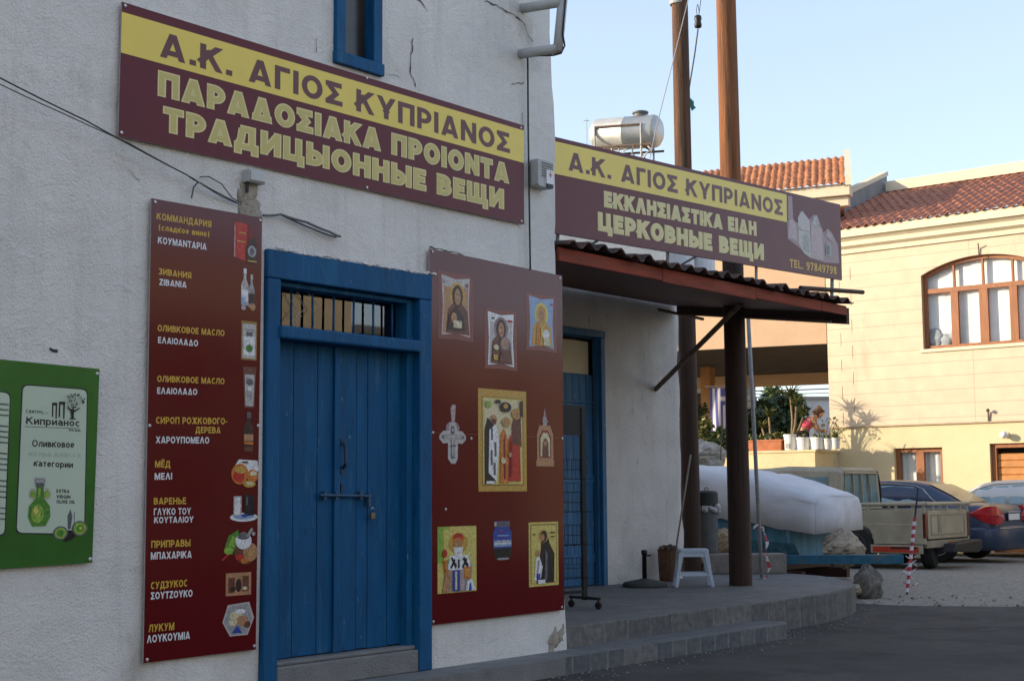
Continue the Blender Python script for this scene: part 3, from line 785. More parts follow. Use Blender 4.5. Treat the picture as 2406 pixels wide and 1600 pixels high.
def bottle(cx, w_, y0, y1, ik, lab='cream', nk='dbrown'):
    h_ = y1 - y0
    return [(ik, [(cx - w_, y0), (cx + w_, y0), (cx + w_, y0 + h_ * .55), (cx + w_ * .35, y0 + h_ * .72), (cx + w_ * .35, y1), (cx - w_ * .35, y1), (cx - w_ * .35, y0 + h_ * .72), (cx - w_, y0 + h_ * .55)]),
            (lab, rc(cx - w_ * .95, y0 + h_ * .12, cx + w_ * .95, y0 + h_ * .42)), (nk, rc(cx - w_ * .4, y1 - h_ * .14, cx + w_ * .4, y1))]
art(s2, 'printed_wine_box', (547, 525, 607, 617), [('red', [(.02, .12), (.55, .02), (.78, .1), (.76, .95), (.3, 1), (.02, .97)]), ('dred', [(.55, .02), (.78, .1), (.76, .95), (.55, .98)]), ('lmauve', rc(.04, .1, .08, .9)), ('gold', rc(.14, .5, .46, .53)), ('gold', rc(.2, .72, .5, .75)),
    ('dbrown', [(.52, .0), (.95, 0), (.98, .4), (.86, .55), (.86, .62), (.62, .62), (.62, .55), (.5, .4)]), ('grey', ell(.74, .3, .17, .15)), ('dgrey', ell(.74, .3, .1, .09)), ('gold', rc(.56, .03, .93, .07))])
art(s2, 'printed_spirit_bottles', (558, 632, 602, 730), bottle(.38, .2, .12, 1, 'silver', 'white', 'white') + bottle(.74, .17, .08, .88, 'grey', 'dbrown', 'silver') + [('lblue', rc(.2, .06, .36, .3)), ('skin', ell(.8, .1, .16, .09)), ('lmauve', ell(.3, .06, .14, .06))])
art(s2, 'printed_oil_can', (566, 755, 604, 846), [('dgold', rc(0, 0, 1, 1)), ('silver', rc(.08, .04, .92, .93)), ('white', rc(.16, .12, .84, .6)), ('dgrey', rc(.3, .62, .7, .72)), ('green', ell(.5, .3, .22, .1)), ('grey', rc(.2, .76, .8, .8))])
art(s2, 'printed_oil_tin', (570, 860, 602, 960), [('brown', [(.12, .02), (.88, .02), (1, .98), (0, .98)]), ('silver', [(.2, .06), (.8, .06), (.88, .8), (.12, .8)]), ('dgrey', ell(.5, .62, .28, .08)), ('grey', rc(.3, .2, .7, .4)), ('white', rc(.34, .44, .66, .5))])
art(s2, 'printed_syrup_bottle', (571, 966, 597, 1066), [('dbrown', [(.1, .04), (.9, .04), (.95, .62), (.7, .76), (.68, .98), (.32, .98), (.3, .76), (.05, .62)]), ('skin', rc(.06, .3, .94, .46)), ('orange', rc(.06, .22, .94, .28)), ('brown', rc(.1, .06, .9, .16)), ('dgrey', rc(.3, .84, .7, .98))])
art(s2, 'printed_honey_jar', (540, 1078, 608, 1146), [('white', [(.06, .6), (.3, .98), (.95, .95), (1, .6), (.8, .5), (.2, .5)]), ('orange', ell(.34, .48, .3, .36)), ('red', ell(.3, .4, .2, .2)), ('gold', ell(.36, .62, .2, .12)), ('orange', ell(.78, .42, .2, .22)), ('cream', ell(.8, .5, .13, .08)), ('gold', ell(.66, .14, .22, .12)), ('cream', ell(.68, .16, .13, .06)), ('brown', rc(.4, .86, .6, .92))])
art(s2, 'printed_jam_plate', (540, 1160, 606, 1225), [('white', ell(.5, .16, .5, .16)), ('lblue', ell(.5, .18, .38, .1)), ('silver', rc(.12, .22, .4, .92)), ('white', rc(.16, .26, .34, .86)), ('black', [(.5, .18), (.88, .24), (.84, .96), (.5, .98)]), ('dgrey', rc(.56, .6, .62, .9)), ('blue', ell(.52, .22, .12, .06))])
art(s2, 'printed_spices', (518, 1240, 606, 1330), [('brown', ell(.66, .34, .3, .3)), ('skin', ell(.8, .36, .2, .24)), ('green', [(.1, .5), (.2, .8), (.45, .95), (.52, .7), (.4, .5), (.3, .3)]), ('lgreen', [(.2, .55), (.3, .8), (.4, .75), (.35, .5)]), ('lgreen', ell(.2, .42, .12, .1)), ('white', ell(.6, .66, .22, .22)), ('dgrey', ell(.6, .78, .17, .09)), ('grey', [(.66, .78), (.8, 1), (.86, .96), (.72, .74)]), ('red', ell(.5, .24, .12, .09)), ('red', [(.0, .2), (.18, .34), (.2, .3), (.04, .16)]), ('orange', ell(.62, .14, .1, .07)), ('lmauve', ell(.86, .84, .05, .05)), ('gold', ell(.76, .3, .06, .06))])
art(s2, 'printed_sujuk', (530, 1345, 590, 1398), [('skin', rc(0, 0, 1, 1)), ('brown', rc(.1, .12, .35, .8)), ('dbrown', ell(.5, .45, .12, .3)), ('brown', rc(.65, .16, .9, .85)), ('cream', ell(.75, .3, .1, .08)), ('dbrown', ell(.28, .3, .1, .12))])
art(s2, 'printed_sweets', (522, 1415, 597, 1495), [('silver', [(0, .45), (.16, .95), (.84, 1), (1, .52), (.8, .03), (.24, .03)]), ('grey', [(.05, .46), (.2, .9), (.8, .95), (.94, .52), (.77, .07), (.27, .07)]), ('cream', ell(.42, .62, .2, .14)), ('skin', ell(.6, .46, .2, .15)), ('cream', ell(.32, .44, .14, .1)), ('white', ell(.55, .74, .16, .07)), ('blue', [(.3, .12), (.46, .34), (.62, .1)]), ('brown', ell(.78, .34, .1, .1))])

s3 = thing('icon_panel_sign', 'large maroon sign with printed icons, cross and jar right of blue door', 'sign', hy(1165, 1450, YB))
board(s3, [(1009, 584), (1321, 648), (1326, 1432), (1012, 1468)], YB, MAROON_D)
screws(s3, [(1016, 592), (1315, 654), (1018, 1460), (1320, 1426), (1017, 1016), (1107, 1030), (1321, 1030), (1047, 1196)], YB)
q0, q1 = hy(1011, 1016, YB), hy(1324, 1019, YB)
mb = MB(); mb.bx(q0.x, q1.x, YB - .0006, YB - .0004, q0.z - .002, q0.z + .002); mb.build('sheet_joint', I['dred'], s3)
def figure(face_x, face_y, r, robe, halo, hood, extra=()):
    """generic printed saint: halo, hood, face with eyes, robe"""
    return [(halo, ell(face_x, face_y, r * 1.75, r * 1.5)), (robe, [(face_x - r * 2.6, .04), (face_x + r * 2.7, .04), (face_x + r * 2.3, face_y - r * 1.7), (face_x + r * .9, face_y - r * .8), (face_x - r * .9, face_y - r * .8), (face_x - r * 2.2, face_y - r * 1.7)]),
            (hood, ell(face_x, face_y - r * .05, r * 1.2, r * 1.25)), ('skin', ell(face_x, face_y - r * .15, r * .72, r * .92)),
            ('brown', rc(face_x - r * .45, face_y + r * .05, face_x - r * .12, face_y + r * .18)), ('brown', rc(face_x + r * .12, face_y + r * .05, face_x + r * .45, face_y + r * .18)),
            ('brown', rc(face_x - r * .2, face_y - r * .62, face_x + r * .2, face_y - r * .5))] + list(extra)
def pillow(bg, k):
    c = [(.02, .0), (.5, .05), (.98, 0), (.94, .5), (.98, 1), (.5, .95), (.02, 1), (.06, .5)]
    return [('frame', [(-.09, -.07), (.5, -.05), (1.1, -.07), (1.09, 1.06), (.5, 1.05), (-.1, 1.06)]), (bg, c), (k, [(.06, .03), (.5, .07), (.94, .03), (.9, .5), (.92, .82), (.5, .8), (.1, .82), (.1, .5)])]
art(s3, 'printed_brown_icon', (1036, 650, 1105, 790), pillow('silver', 'skin') + figure(.55, .68, .15, 'brown', 'gold', 'dbrown', [('dbrown', [(.2, .1), (.8, .1), (.74, .34), (.5, .5), (.26, .34)]), ('skin', ell(.42, .3, .1, .09)), ('cream', rc(.4, .14, .68, .26)), ('lmauve', ell(.12, .9, .05, .03)), ('red', rc(.84, .84, .9, .9))]))
art(s3, 'printed_mother_and_child_icon', (1145, 735, 1208, 860), pillow('white', 'silver') + figure(.5, .7, .15, 'brown', 'mauve', 'dbrown', [('dgrey', ell(.62, .38, .2, .18)), ('mauve', ell(.62, .42, .15, .13)), ('skin', ell(.6, .42, .09, .09)), ('brown', [(.4, .08), (.85, .08), (.78, .3), (.5, .32)]), ('cream', ell(.3, .34, .1, .05)), ('gold', rc(.2, .1, .36, .2)), ('dgrey', rc(.14, .86, .24, .9)), ('red', rc(.72, .84, .9, .88))]))
art(s3, 'printed_blue_icon', (1242, 698, 1301, 817), pillow('lblue', 'lblue') + figure(.5, .66, .15, 'gold', 'yel', 'gold', [('orange', [(.26, .06), (.44, .06), (.4, .5), (.3, .4)]), ('white', ell(.66, .26, .13, .1)), ('cream', rc(.56, .05, .8, .2)), ('yel', rc(.46, .2, .54, .4)), ('red', rc(.86, .86, .93, .9))]))
art(s3, 'printed_silver_cross', (1032, 950, 1094, 1092), [('lmauve', [(.46, .72), (.44, .84), (.42, .94), (.5, 1), (.62, .99), (.6, .84), (.58, .72)]), ('mauve', ell(.5, .6, .26, .12)),
    ('silver', [(.34, .56), (.4, .7), (.6, .7), (.68, .56), (.86, .56), (1, .48), (1, .42), (.86, .35), (.7, .36), (.68, .1), (.6, .02), (.44, .02), (.32, .1), (.32, .36), (.14, .35), (0, .42), (0, .48), (.14, .56)]),
    ('dgrey', rc(.42, .1, .56, .64)), ('grey', rc(.1, .42, .9, .5)), ('silver', rc(.46, .14, .53, .6)), ('silver', rc(.2, .45, .8, .475)), ('dgrey', ell(.5, .53, .05, .03)), ('dgrey', rc(.4, .3, .6, .33)), ('dgrey', ell(.12, .46, .05, .02)), ('dgrey', ell(.88, .46, .05, .02))])
art(s3, 'printed_framed_icon', (1124, 916, 1236, 1154), [('gold', rc(0, 0, 1, 1)), ('dgold', rc(.07, .055, .93, .925)), ('yel', rc(.09, .07, .91, .915)), ('cream', rc(.12, .5, .9, .9)),
    ('black', [(.12, .08), (.34, .08), (.36, .5), (.3, .66), (.18, .72), (.12, .6)]), ('white', [(.2, .18), (.36, .1), (.42, .45), (.36, .66), (.22, .6)]), ('dgrey', rc(.25, .5, .29, .62)), ('dgrey', rc(.32, .34, .36, .48)), ('dgrey', rc(.24, .26, .28, .4)), ('dgrey', rc(.3, .16, .34, .28)), ('skin', ell(.3, .7, .07, .05)), ('brown', ell(.3, .68, .05, .03)),
    ('orange', [(.42, .08), (.6, .08), (.6, .5), (.52, .62), (.44, .56)]), ('red', [(.58, .1), (.86, .1), (.84, .5), (.74, .62), (.62, .52)]), ('dred', [(.5, .12), (.54, .12), (.53, .56), (.5, .5)]), ('brown', [(.68, .48), (.88, .44), (.86, .74), (.76, .78), (.68, .66)]), ('gold', ell(.56, .68, .09, .05)), ('skin', ell(.56, .68, .055, .038)), ('gold', ell(.77, .77, .1, .055)), ('skin', ell(.77, .765, .06, .04)), ('dred', [(.62, .14), (.66, .14), (.68, .5), (.64, .48)]),
    ('black', ell(.54, .83, .12, .05)), ('gold', ell(.54, .84, .05, .025)), ('lgreen', rc(.14, .82, .24, .88)), ('dbrown', ell(.38, .88, .06, .02)), ('dbrown', rc(.84, .74, .9, .9)), ('white', rc(.13, .075, .3, .1)), ('cream', ell(.48, .3, .05, .03)), ('skin', ell(.62, .36, .04, .025))])
art(s3, 'printed_lantern', (1259, 958, 1301, 1098), [('mauve', [(.42, .84), (.5, 1), (.58, .84)]), ('lmauve', rc(.4, .7, .6, .84)), ('skin', rc(.02, .02, .98, .12)), ('skin', [(.06, .12), (.94, .12), (.94, .55), (.78, .7), (.2, .7), (.06, .55)]), ('dred', [(.18, .16), (.82, .16), (.82, .5), (.66, .62), (.34, .62), (.18, .5)]), ('cream', [(.24, .18), (.76, .18), (.76, .48), (.62, .58), (.38, .58), (.24, .48)]), ('brown', [(.32, .18), (.68, .18), (.66, .42), (.5, .5), (.36, .42)]), ('skin', ell(.5, .4, .1, .04)), ('grey', ell(.5, .77, .16, .03))])
art(s3, 'printed_bishop_icon', (1028, 1236, 1119, 1391), [('yel', rc(0, .0, 1, 1)), ('lgreen', rc(.0, .45, .3, 1)), ('yel', rc(.16, .5, .84, .96)), ('gold', ell(.52, .74, .26, .16)), ('red', ell(.52, .82, .14, .08)), ('orange', ell(.52, .78, .14, .05)), ('skin', ell(.52, .72, .1, .08)), ('white', [(.4, .68), (.64, .68), (.6, .52), (.52, .46), (.44, .52)]),
    ('grey', [(.2, .02), (.84, .02), (.88, .4), (.7, .56), (.34, .56), (.22, .4)]), ('white', [(.24, .34), (.84, .34), (.78, .56), (.3, .56)]), ('black', [(.3, .38), (.42, .52), (.44, .48), (.34, .36)]), ('black', [(.44, .36), (.32, .52), (.36, .54), (.48, .4)]), ('black', [(.6, .38), (.72, .52), (.74, .48), (.64, .36)]), ('black', [(.74, .36), (.62, .5), (.66, .54), (.78, .4)]), ('black', rc(.5, .36, .54, .5)),
    ('skin', [(.1, .02), (.3, .02), (.32, .34), (.2, .36)]), ('blue', rc(.36, .02, .54, .34)), ('cream', rc(.42, .04, .47, .32)), ('lmauve', rc(.54, .02, .66, .34)), ('red', ell(.16, .6, .06, .06)), ('orange', [(.12, .5), (.2, .5), (.22, .3), (.16, .3)]), ('orange', rc(.64, .2, .82, .38)), ('gold', rc(.67, .23, .79, .35)), ('white', [(.68, .02), (.94, .02), (.84, .2), (.72, .16)]), ('blue', [(.76, .02), (.84, .02), (.82, .14), (.78, .12)])])
art(s3, 'printed_blue_jar', (1157, 1222, 1203, 1315), [('black', [(.12, .04), (.5, -.01), (.9, .04), (.96, .3), (.04, .3)]), ('blue', [(.04, .3), (.96, .3), (.97, .7), (.86, .78), (.86, .98), (.12, .98), (.12, .78), (.03, .7)]), ('dgrey', rc(.1, .84, .88, .97)), ('silver', rc(.1, .86, .2, .96)), ('lblue', rc(.06, .34, .94, .5)), ('white', rc(.1, .4, .9, .43)), ('silver', ell(.3, .46, .08, .04)), ('silver', ell(.55, .47, .08, .04)), ('silver', ell(.76, .46, .07, .04)), ('red', rc(.3, .72, .5, .74)), ('lblue', rc(.2, .6, .8, .63)), ('grey', ell(.5, .03, .32, .03))])
art(s3, 'printed_monk_icon', (1243, 1226, 1311, 1376), [('yel', rc(0, 0, 1, 1)), ('dgold', rc(.05, .04, .95, .97)), ('yel', rc(.08, .05, .92, .95)), ('black', [(.26, .05), (.84, .05), (.86, .5), (.7, .66), (.62, .84), (.5, .88), (.4, .78), (.4, .6), (.34, .4)]), ('gold', ell(.48, .78, .17, .1)), ('dbrown', ell(.5, .78, .11, .09)), ('skin', ell(.46, .76, .06, .055)), ('brown', rc(.42, .66, .5, .71)), ('dgrey', [(.5, .1), (.6, .1), (.62, .5), (.54, .56)]),
    ('white', [(.16, .1), (.36, .08), (.44, .3), (.34, .46), (.22, .44)]), ('skin', ell(.28, .52, .07, .05)), ('grey', [(.22, .14), (.28, .14), (.34, .4), (.28, .4)]), ('blue', rc(.24, .06, .36, .2)), ('white', rc(.28, .04, .52, .1)), ('dbrown', rc(.12, .8, .2, .82)), ('dbrown', rc(.7, .82, .86, .84)), ('dbrown', rc(.72, .76, .84, .78))])

s4 = thing('olive_oil_sign', 'green olive oil sign at the left edge with pale printed labels', 'sign', hy(110, 1330, YB))
board(s4, [(-330, 812), (234, 866.7), (216.5, 1321.5), (-345, 1360)], YB, GREEN)
screws(s4, [(228, 878), (211, 1313)], YB)
def rounded(cn, r=.06):
    a, b, c, d = [V((p[0], p[1])) for p in cn]; out = []
    for p, q, s_ in ((a, d, b), (b, a, c), (c, b, d), (d, c, a)):
        k1 = p + (q - p).normalized() * 14; k2 = p + (s_ - p).normalized() * 14
        for i in range(5):
            t = i / 4; out.append(tuple((k1.lerp(p, t)).lerp(p.lerp(k2, t), t)))
    return out
panel(s4, rounded([(51, 902), (206.5, 913), (199.5, 1257), (36, 1254)]), YB, BLACKP, 'label_outline', .0005)
panel(s4, rounded([(54, 905), (204, 916), (197, 1253.5), (39, 1251)]), YB, PALEG, 'label_panel', .0011)
panel(s4, rounded([(-125, 905), (25.5, 921), (13, 1259), (-145, 1258)]), YB, BLACKP, 'label_outline', .0005)
panel(s4, rounded([(-122, 908), (23, 924), (10, 1256), (-142, 1255)]), YB, PALEG, 'label_panel', .0011)
for k in range(22):
    yy = 952 + k * 12.8
    if k in (3, 8, 13, 18): continue
    lettering(s4, 'снпоелка внекпидо нетсп кив ннпоен'[k % 4:], (-112 - k * .7, yy - 9), (20 - k * .4, yy + .8), 6, YB, BLACKP, .2, .12, .0016)
lettering(s4, 'Святой', (60, 970), (98, 971), 9, YB, BLACKP, .14, .12, .0016)
lettering(s4, 'Киприанос', (61, 996), (187, 1002), 17, YB, BLACKP, .17, .12, .0016)
lettering(s4, 'Оливковое', (75, 1049), (174, 1052), 16, YB, BLACKP, .17, .12, .0016)
lettering(s4, 'экстра класса', (58, 1071), (189, 1074), 12, YB, mat('faded_print', (.40, .48, .38), .35), .2, .1, .0016)
lettering(s4, 'категории', (79, 1095), (171, 1099), 15, YB, BLACKP, .17, .12, .0016)
for s_, yy, x1 in (('EXTRA', 1157, 163), ('VIRGIN', 1170, 165), ('OLIVE OIL', 1182, 176)): lettering(s4, s_, (132, yy), (x1, yy + 1), 8, YB, BLACKP, .2, .1, .0016)
lettering(s4, 'нсоп', (161, 1012), (188, 1014), 6, YB, BLACKP, .2, .12, .0016)
mb = MB(); a, b = hy(57, 1001, YB), hy(186, 1012, YB); mb.bx(a.x, b.x, YB - .0018, YB - .0016, a.z - .004, a.z - .001); mb.build('rule', BLACKP, s4)
# village silhouette with a bare olive tree
shapes = [('black', [(.0, .02), (.02, .5), (.05, .8), (.1, .84), (.12, .5), (.16, .34), (.2, .3), (.2, .1), (.24, .02)])]
for x0, x1, yt in ((.24, .36, .5), (.4, .54, .55)):
    shapes += [('black', rc(x0, .06, x0 + .035, yt)), ('black', rc(x1 - .035, .0, x1, yt)), ('black', rc(x0, yt, x1, yt + .1))]
shapes += [('black', [(.64, .0), (.7, .06), (.68, .3), (.6, .44), (.62, .46), (.72, .36), (.74, .5), (.77, .5), (.76, .34), (.9, .46), (.91, .43), (.76, .26), (.76, .06), (.84, .0)])]
for k in range(46):
    a = random.uniform(0, 2 * pi); r = sqrt(random.random()); cx_, cy_ = .74 + .25 * r * cos(a), .68 + .3 * r * sin(a)
    shapes.append(('dgrey' if k % 3 else 'black', ell(cx_, cy_, random.uniform(.012, .03), random.uniform(.02, .045), 6)))
m0 = art(s4, 'printed_ruin_and_tree', (97, 922, 197, 984), shapes)
art(s4, 'printed_oil_bottle', (64, 1122, 120, 1243), [('grey', ell(.5, .02, .45, .03)), ('silver', ell(.2, .68, .2, .12)), ('silver', ell(.82, .68, .2, .12)), ('lgreen', ell(.2, .68, .13, .08)), ('lgreen', ell(.82, .68, .13, .08)), ('green', [(.2, .06), (.8, .06), (1, .25), (.96, .45), (.7, .6), (.66, .82), (.36, .82), (.32, .6), (.04, .45), (0, .25)]), ('lgreen', ell(.42, .3, .28, .18)), ('lgreen', rc(.42, .62, .52, .8)), ('yel', ell(.34, .36, .1, .08)), ('dgrey', rc(.32, .82, .68, .9)), ('grey', rc(.28, .9, .72, 1))])
art(s4, 'printed_olives', (118, 1194, 206, 1276), [('green', [(.0, .84), (.18, .8), (.52, .42), (.48, .36), (.3, .44), (.1, .68)]), ('dgrey', [(.46, .4), (.44, .78), (.52, .98), (.58, .78), (.54, .42)]), ('dgrey', rc(.62, .4, .64, .9)), ('black', [(.2, .3), (.5, .38), (.8, .3), (.56, .1), (.4, .04)]), ('dgrey', ell(.26, .3, .2, .2)), ('lgreen', ell(.26, .3, .16, .16)), ('green', ell(.26, .3, .09, .1)), ('dgrey', ell(.78, .42, .22, .22)), ('lgreen', ell(.78, .42, .18, .18)), ('green', ell(.78, .42, .1, .1)), ('yel', ell(.8, .42, .04, .05))])

# ---------------------------------------------------------------- side building under the canopy
YR = 10.5
side = thing('side_building', 'low white plastered side building under the canopy with worn blue door', 'building', (13, YR, 0))
mb = MB(); P = []; XR = 16.22
zs2 = [0.25 + .17 * i for i in range(25)]; d0, d1 = hy(1290, 1380, YR).x, hy(1425, 1379, YR).x
DT = hy(1420, 780, YR).z
xs2 = [9.6, 11, 12, d0, d1 - .35, d1] + [d1 + .2 * i for i in range(1, 9)]; xs2 = [x for x in xs2 if x < XR - .1]
n2 = len(xs2) + 3
zs2 = sorted([z for z in zs2 if abs(z - DT) > .06] + [DT])
for z in zs2:
    for x in xs2: P.append((x, YR + .02 * (vnoise(x * 1.5, z * 1.5) - .5) + .015 * (vnoise(x * 4, z * 4) - .5), z))
    e = .06 * (vnoise(z * 2.2, 7) - .5) + .02 * (vnoise(z * 7, 1) - .5) + (.03 if z < 1 else 0)
    P += [(XR + e - .05, YR, z), (XR + e, YR + .06, z), (XR + e * .5, YR + .5, z)]
for j in range(len(zs2) - 1):
    for i in range(n2 - 1):
        if i < len(xs2) - 1 and d0 - .01 < (xs2[i] + xs2[i + 1]) / 2 < d1 and zs2[j + 1] <= DT + .001: continue
        mb.f.append((j * n2 + i, j * n2 + i + 1, (j + 1) * n2 + i + 1, (j + 1) * n2 + i)); mb.mi.append(0)
mb.v = [V(p) for p in P]
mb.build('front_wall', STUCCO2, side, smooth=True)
mb = MB(); mb.bx(16.0, 16.2, 11.0, 12.5, 0, 4.66); mb.bx(16.0, 16.19, 12.51, 27, 0, 6.0); mb.bx(9.62, 15.99, 26.8, 27, 0, 6.0); mb.bx(9.62, 15.99, 12.52, 12.7, 4.41, 6.0); mb.bx(9.5, 16.3, 12.45, 27.1, 6.005, 6.1); mb.build('side_wall', STUCCO2, side)  # tall rear block is unseen, added to shade the yard and cars
mb = MB(); mb.bx(9.62, 15.98, 10.53, 12.5, 4.3, 4.4); mb.build('flat_roof', CONC, side)
mb = MB()
mb.bx(d1 - .085, d1 - .003, YR - .03, YR + .085, .32, DT - .085); mb.bx(d0, d1 + .0, YR - .035, YR + .2, DT - .083, DT + .002); mb.bx(d1 - .115, d1 - .087, YR + .02, YR + .088, .32, DT - .086)
mb.build('door_frame', BLUE2, side, bevel=.006)
tz0, tz1 = hy(1360, 878, YR + .08).z, hy(1360, 800, YR + .08).z
mz = hy(1360, 941, YR + .08).z
mb = MB(); px1 = d1 - .118
for k in range(8):
    xa = px1 - (k + 1) * .135; mb.bx(xa + .003, xa + .132, YR + .09, YR + .12, .33, mz - .03); mb.bx(xa + .003, xa + .132, YR + .09, YR + .12, mz + .001, tz0)
mb.bx(px1 - 1.08, px1, YR + .121, YR + .14, .33, tz0)
mb.bx(px1 - 1.08, px1, YR + .075, YR + .12, mz - .028, mz)
zz = hy(1400, 1310, YR).z
mb.bx(px1 - 1.08, px1, YR + .078, YR + .089, zz - .06, zz + .05)
zz = hy(1400, 1125, YR).z
mb.bx(px1 - 1.08, px1, YR + .078, YR + .089, zz - .05, zz + .05)
dr = mb.build('door', BLUE2, side, bevel=.004)
mb = MB(); mb.bx(d0 - .3, d1 + .3, YR + .5, YR + .55, .32, DT + .2); mb.bx(d1 + .25, d1 + .3, YR + .15, YR + .5, .32, DT + .2); mb.bx(d0 - .3, d1 + .3, YR + .12, YR + .5, DT + .21, DT + .25); mb.build('dark_interior', mat('transom_dark', (.02, .012, .01), .6), side)  # dark box added behind the door to stop light showing through the gap
mb = MB(); mb.bx(px1 - 1.08, px1, YR + .3, YR + .32, tz0, tz1 + .1); mb.build('dark_transom', mat('transom_dark', (.02, .012, .01), .6), side)
mb = MB(); xq = hy(1382, 840, YR + .1).x; mb.bx(xq - 1.0, xq, YR + .10, YR + .115, tz0 + .004, tz1); mb.build('transom_board', mat('transom_board', (.62, .52, .33), .6, .06, 3), side)

# ---------------------------------------------------------------- canopy with barrel tiles
can = thing('canopy', 'red brown wooden canopy with old barrel tiles over the terrace', 'canopy', (12.5, 9, 3.4))
ZF0, ZF1, YF = 3.445, 3.565, 7.56
sl_ = (3.9 - 3.47) / (10.48 - YF)
xe = lambda y: 15.2 + (y - YF) * .29
mb = MB()
ys_ = [YF + .04 + (10.44 - YF) * k / 22 for k in range(23)]
for a, b in zip(ys_, ys_[1:]):
    z0, z1 = 3.475 + (a - YF) * sl_, 3.475 + (b - .008 - YF) * sl_
    mb.prism([(9.82, a, z0), (xe(a), a, z0), (xe(b), b - .008, z1), (9.82, b - .008, z1)], (0, 0, .02))
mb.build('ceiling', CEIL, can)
mb = MB(); mb.prism([(9.81, YF + .035, 3.51), (xe(YF), YF + .035, 3.51), (xe(10.44), 10.44, 3.51 + sl_ * 2.88), (9.81, 10.44, 3.51 + sl_ * 2.88)], (0, 0, .03)); mb.build('roof_deck', DARKW, can)
mb = MB()
jx = [9.79, 11.4, 13.15, 14.6, 15.21]
for a, b in zip(jx, jx[1:]): mb.bx(a + .003, b - .003, YF, YF + .034, ZF0 - .012 * sin((a - 9.8) * 1.1), ZF1)
mb.build('fascia', FASCIA, can, bevel=.006)
mb = MB(); a, b = V((15.24, YF + .02, 3.36)), V((16.03, 10.42, 3.78))
d = (b - a); mb.prism([a, a + V((.07, 0, 0)), a + V((.07, 0, .19)), a + V((0, 0, .19))], d); mb.build('edge_beam', DARKW, can)
mb = MB(); mb.tube([a + d * .03 + V((-.25, 0, -.0)), b + V((-.35, -.2, -.03))], .016, 6); mb.tube([(14.9, 9.95, 3.70), (15.85, 9.9, 3.66)], .02, 6); mb.build('ceiling_conduit', RUST, can, smooth=True)
def tiles(parent, e0, U, L, S, m, pitch=.2, row=.36, amp=.045, name='roof_tiles', sub=8, jit=.006, step=.022, ridge_h=.0):
    """barrel tiles: e0 = left end of the eave, U along the eave, S up the slope (full vector)"""
    U = U.normalized(); Sl = S.length; Sn = S.normalized(); N = U.cross(Sn).normalized()
    if N.z < 0: N = -N
    nc = int(L / pitch); nr = max(1, int(Sl / row)); m_ = MB(); cols = nc * sub + 1; P = []
    for r in range(nr):
        for (q, h_) in ((0, step), (1, 0)):
            for c_ in range(cols):
                ph = (c_ % sub) / sub; col = c_ // sub
                a = amp * max(0, sin(pi * min(1, ph / .62))) if ph < .62 else -amp * .35 * sin(pi * (ph - .62) / .38)
                j = jit * (h1(col, r, 1) - .5) * 2
                P.append(e0 + U * (c_ / sub * pitch + jit * (h1(col, r, 5) - .5) * 2) + Sn * ((r + q) * row + (j if q == 0 else 0)) + N * (a + h_ + j))
    k = 2 * nr
    F = [(i * cols + c_, i * cols + c_ + 1, (i + 1) * cols + c_ + 1, (i + 1) * cols + c_) for i in range(k - 1) for c_ in range(cols - 1)]
    m_.add(P, F); o_ = m_.build(name, m, parent, fixn=False)
    sd = o_.modifiers.new('thick', 'SOLIDIFY'); sd.thickness = .014; sd.offset = -1
    return o_
tiles(can, V((9.80, YF - .09, 3.575)), V((1, 0, 0)), 5.5, V((.28, 2.85, .44)), OLDT, .235, .36, .038, 'roof_tiles', jit=.016)
mb = MB()
p = hz(1880, 678, 3.64); mb.tube([(14.3, 7.66, 3.69), (15.85, 7.66, 3.80)], .026, 8); mb.build('projecting_batten', DARKW, can)
mb = MB(); q = hy(1960, 733, 7.85); mb.lathe(q + V((0, .12, 0)), [(.03, 0), (.045, .01), (.05, .16), (.035, .18)], 12, V((-.2, -1, -.1))); mb.build('gutter_end', PLASG, can, smooth=True)
# steel prop from the wall up to the pole
pa, pb = hy(1540, 915, YR + .01), hz(1742, 712, 3.62)
mb = MB(); mb.tube([pa, pa.lerp(pb, .5), pb], .032, 8); mb.build('diagonal_brace', RUST, can, smooth=False)
tb_ = hz(1790, 1359, .32); tt = V((tb_.x - .1, tb_.y + .05, 3.72))
sp = thing('support_post', 'thin grey steel post holding up the far corner of the canopy', 'post', tb_)
mb = MB(); mb.tube([tb_, tt], .026, 10); mb.build('shaft', STEELG, sp, smooth=True)
mb = MB(); mb.bx(tb_.x - .05, tb_.x + .05, tb_.y - .05, tb_.y + .05, .32, .328); mb.build('foot_plate', STEELG, sp)

# canopy sign
YS = 7.62
s5 = thing('canopy_sign', 'long maroon sign with church picture and phone number standing on the canopy tiles', 'sign', hy(1640, 560, YS))
board(s5, [(1262, 312), (1974, 481), (1978.6, 658.5), (1262, 541)], YS, MAROON, .03)
r5 = lambda x, y: (1280 + x / 2.24, y / 2.24)
panel(s5, [(1263, 323), r5(1272, 1025), r5(1275, 1170), (1262, 400)], YS, YEL, 'yellow_band')
lettering(s5, 'Α.Κ. ΑΓΙΟΣ ΚΥΠΡΙΑΝΟΣ', r5(124, 897), r5(1253, 1136), 44, YS, BROWNT, .215, .13, .0014)
for m_, g, l_ in ((PALE, .03, .001), (mat('cream_yellow_print', (.66, .58, .26), .35, .04, 3), -.03, .0026)):
    lettering(s5, 'ΕΚΚΛΗΣΙΑΣΤΙΚΑ ΕΙΔΗ', r5(313, 1088), r5(1113, 1241), 36, YS, m_, .25, .12, l_, g)
    lettering(s5, 'ЦЕРКОВНЫЕ ВЕЩИ', r5(282, 1212), r5(1152, 1369), 42, YS, m_, .25, .12, l_, g)
lettering(s5, 'TEL. 97849798', r5(1288, 1406), r5(1536, 1446), 19, YS, GOLDT, .19, .11, .0014)
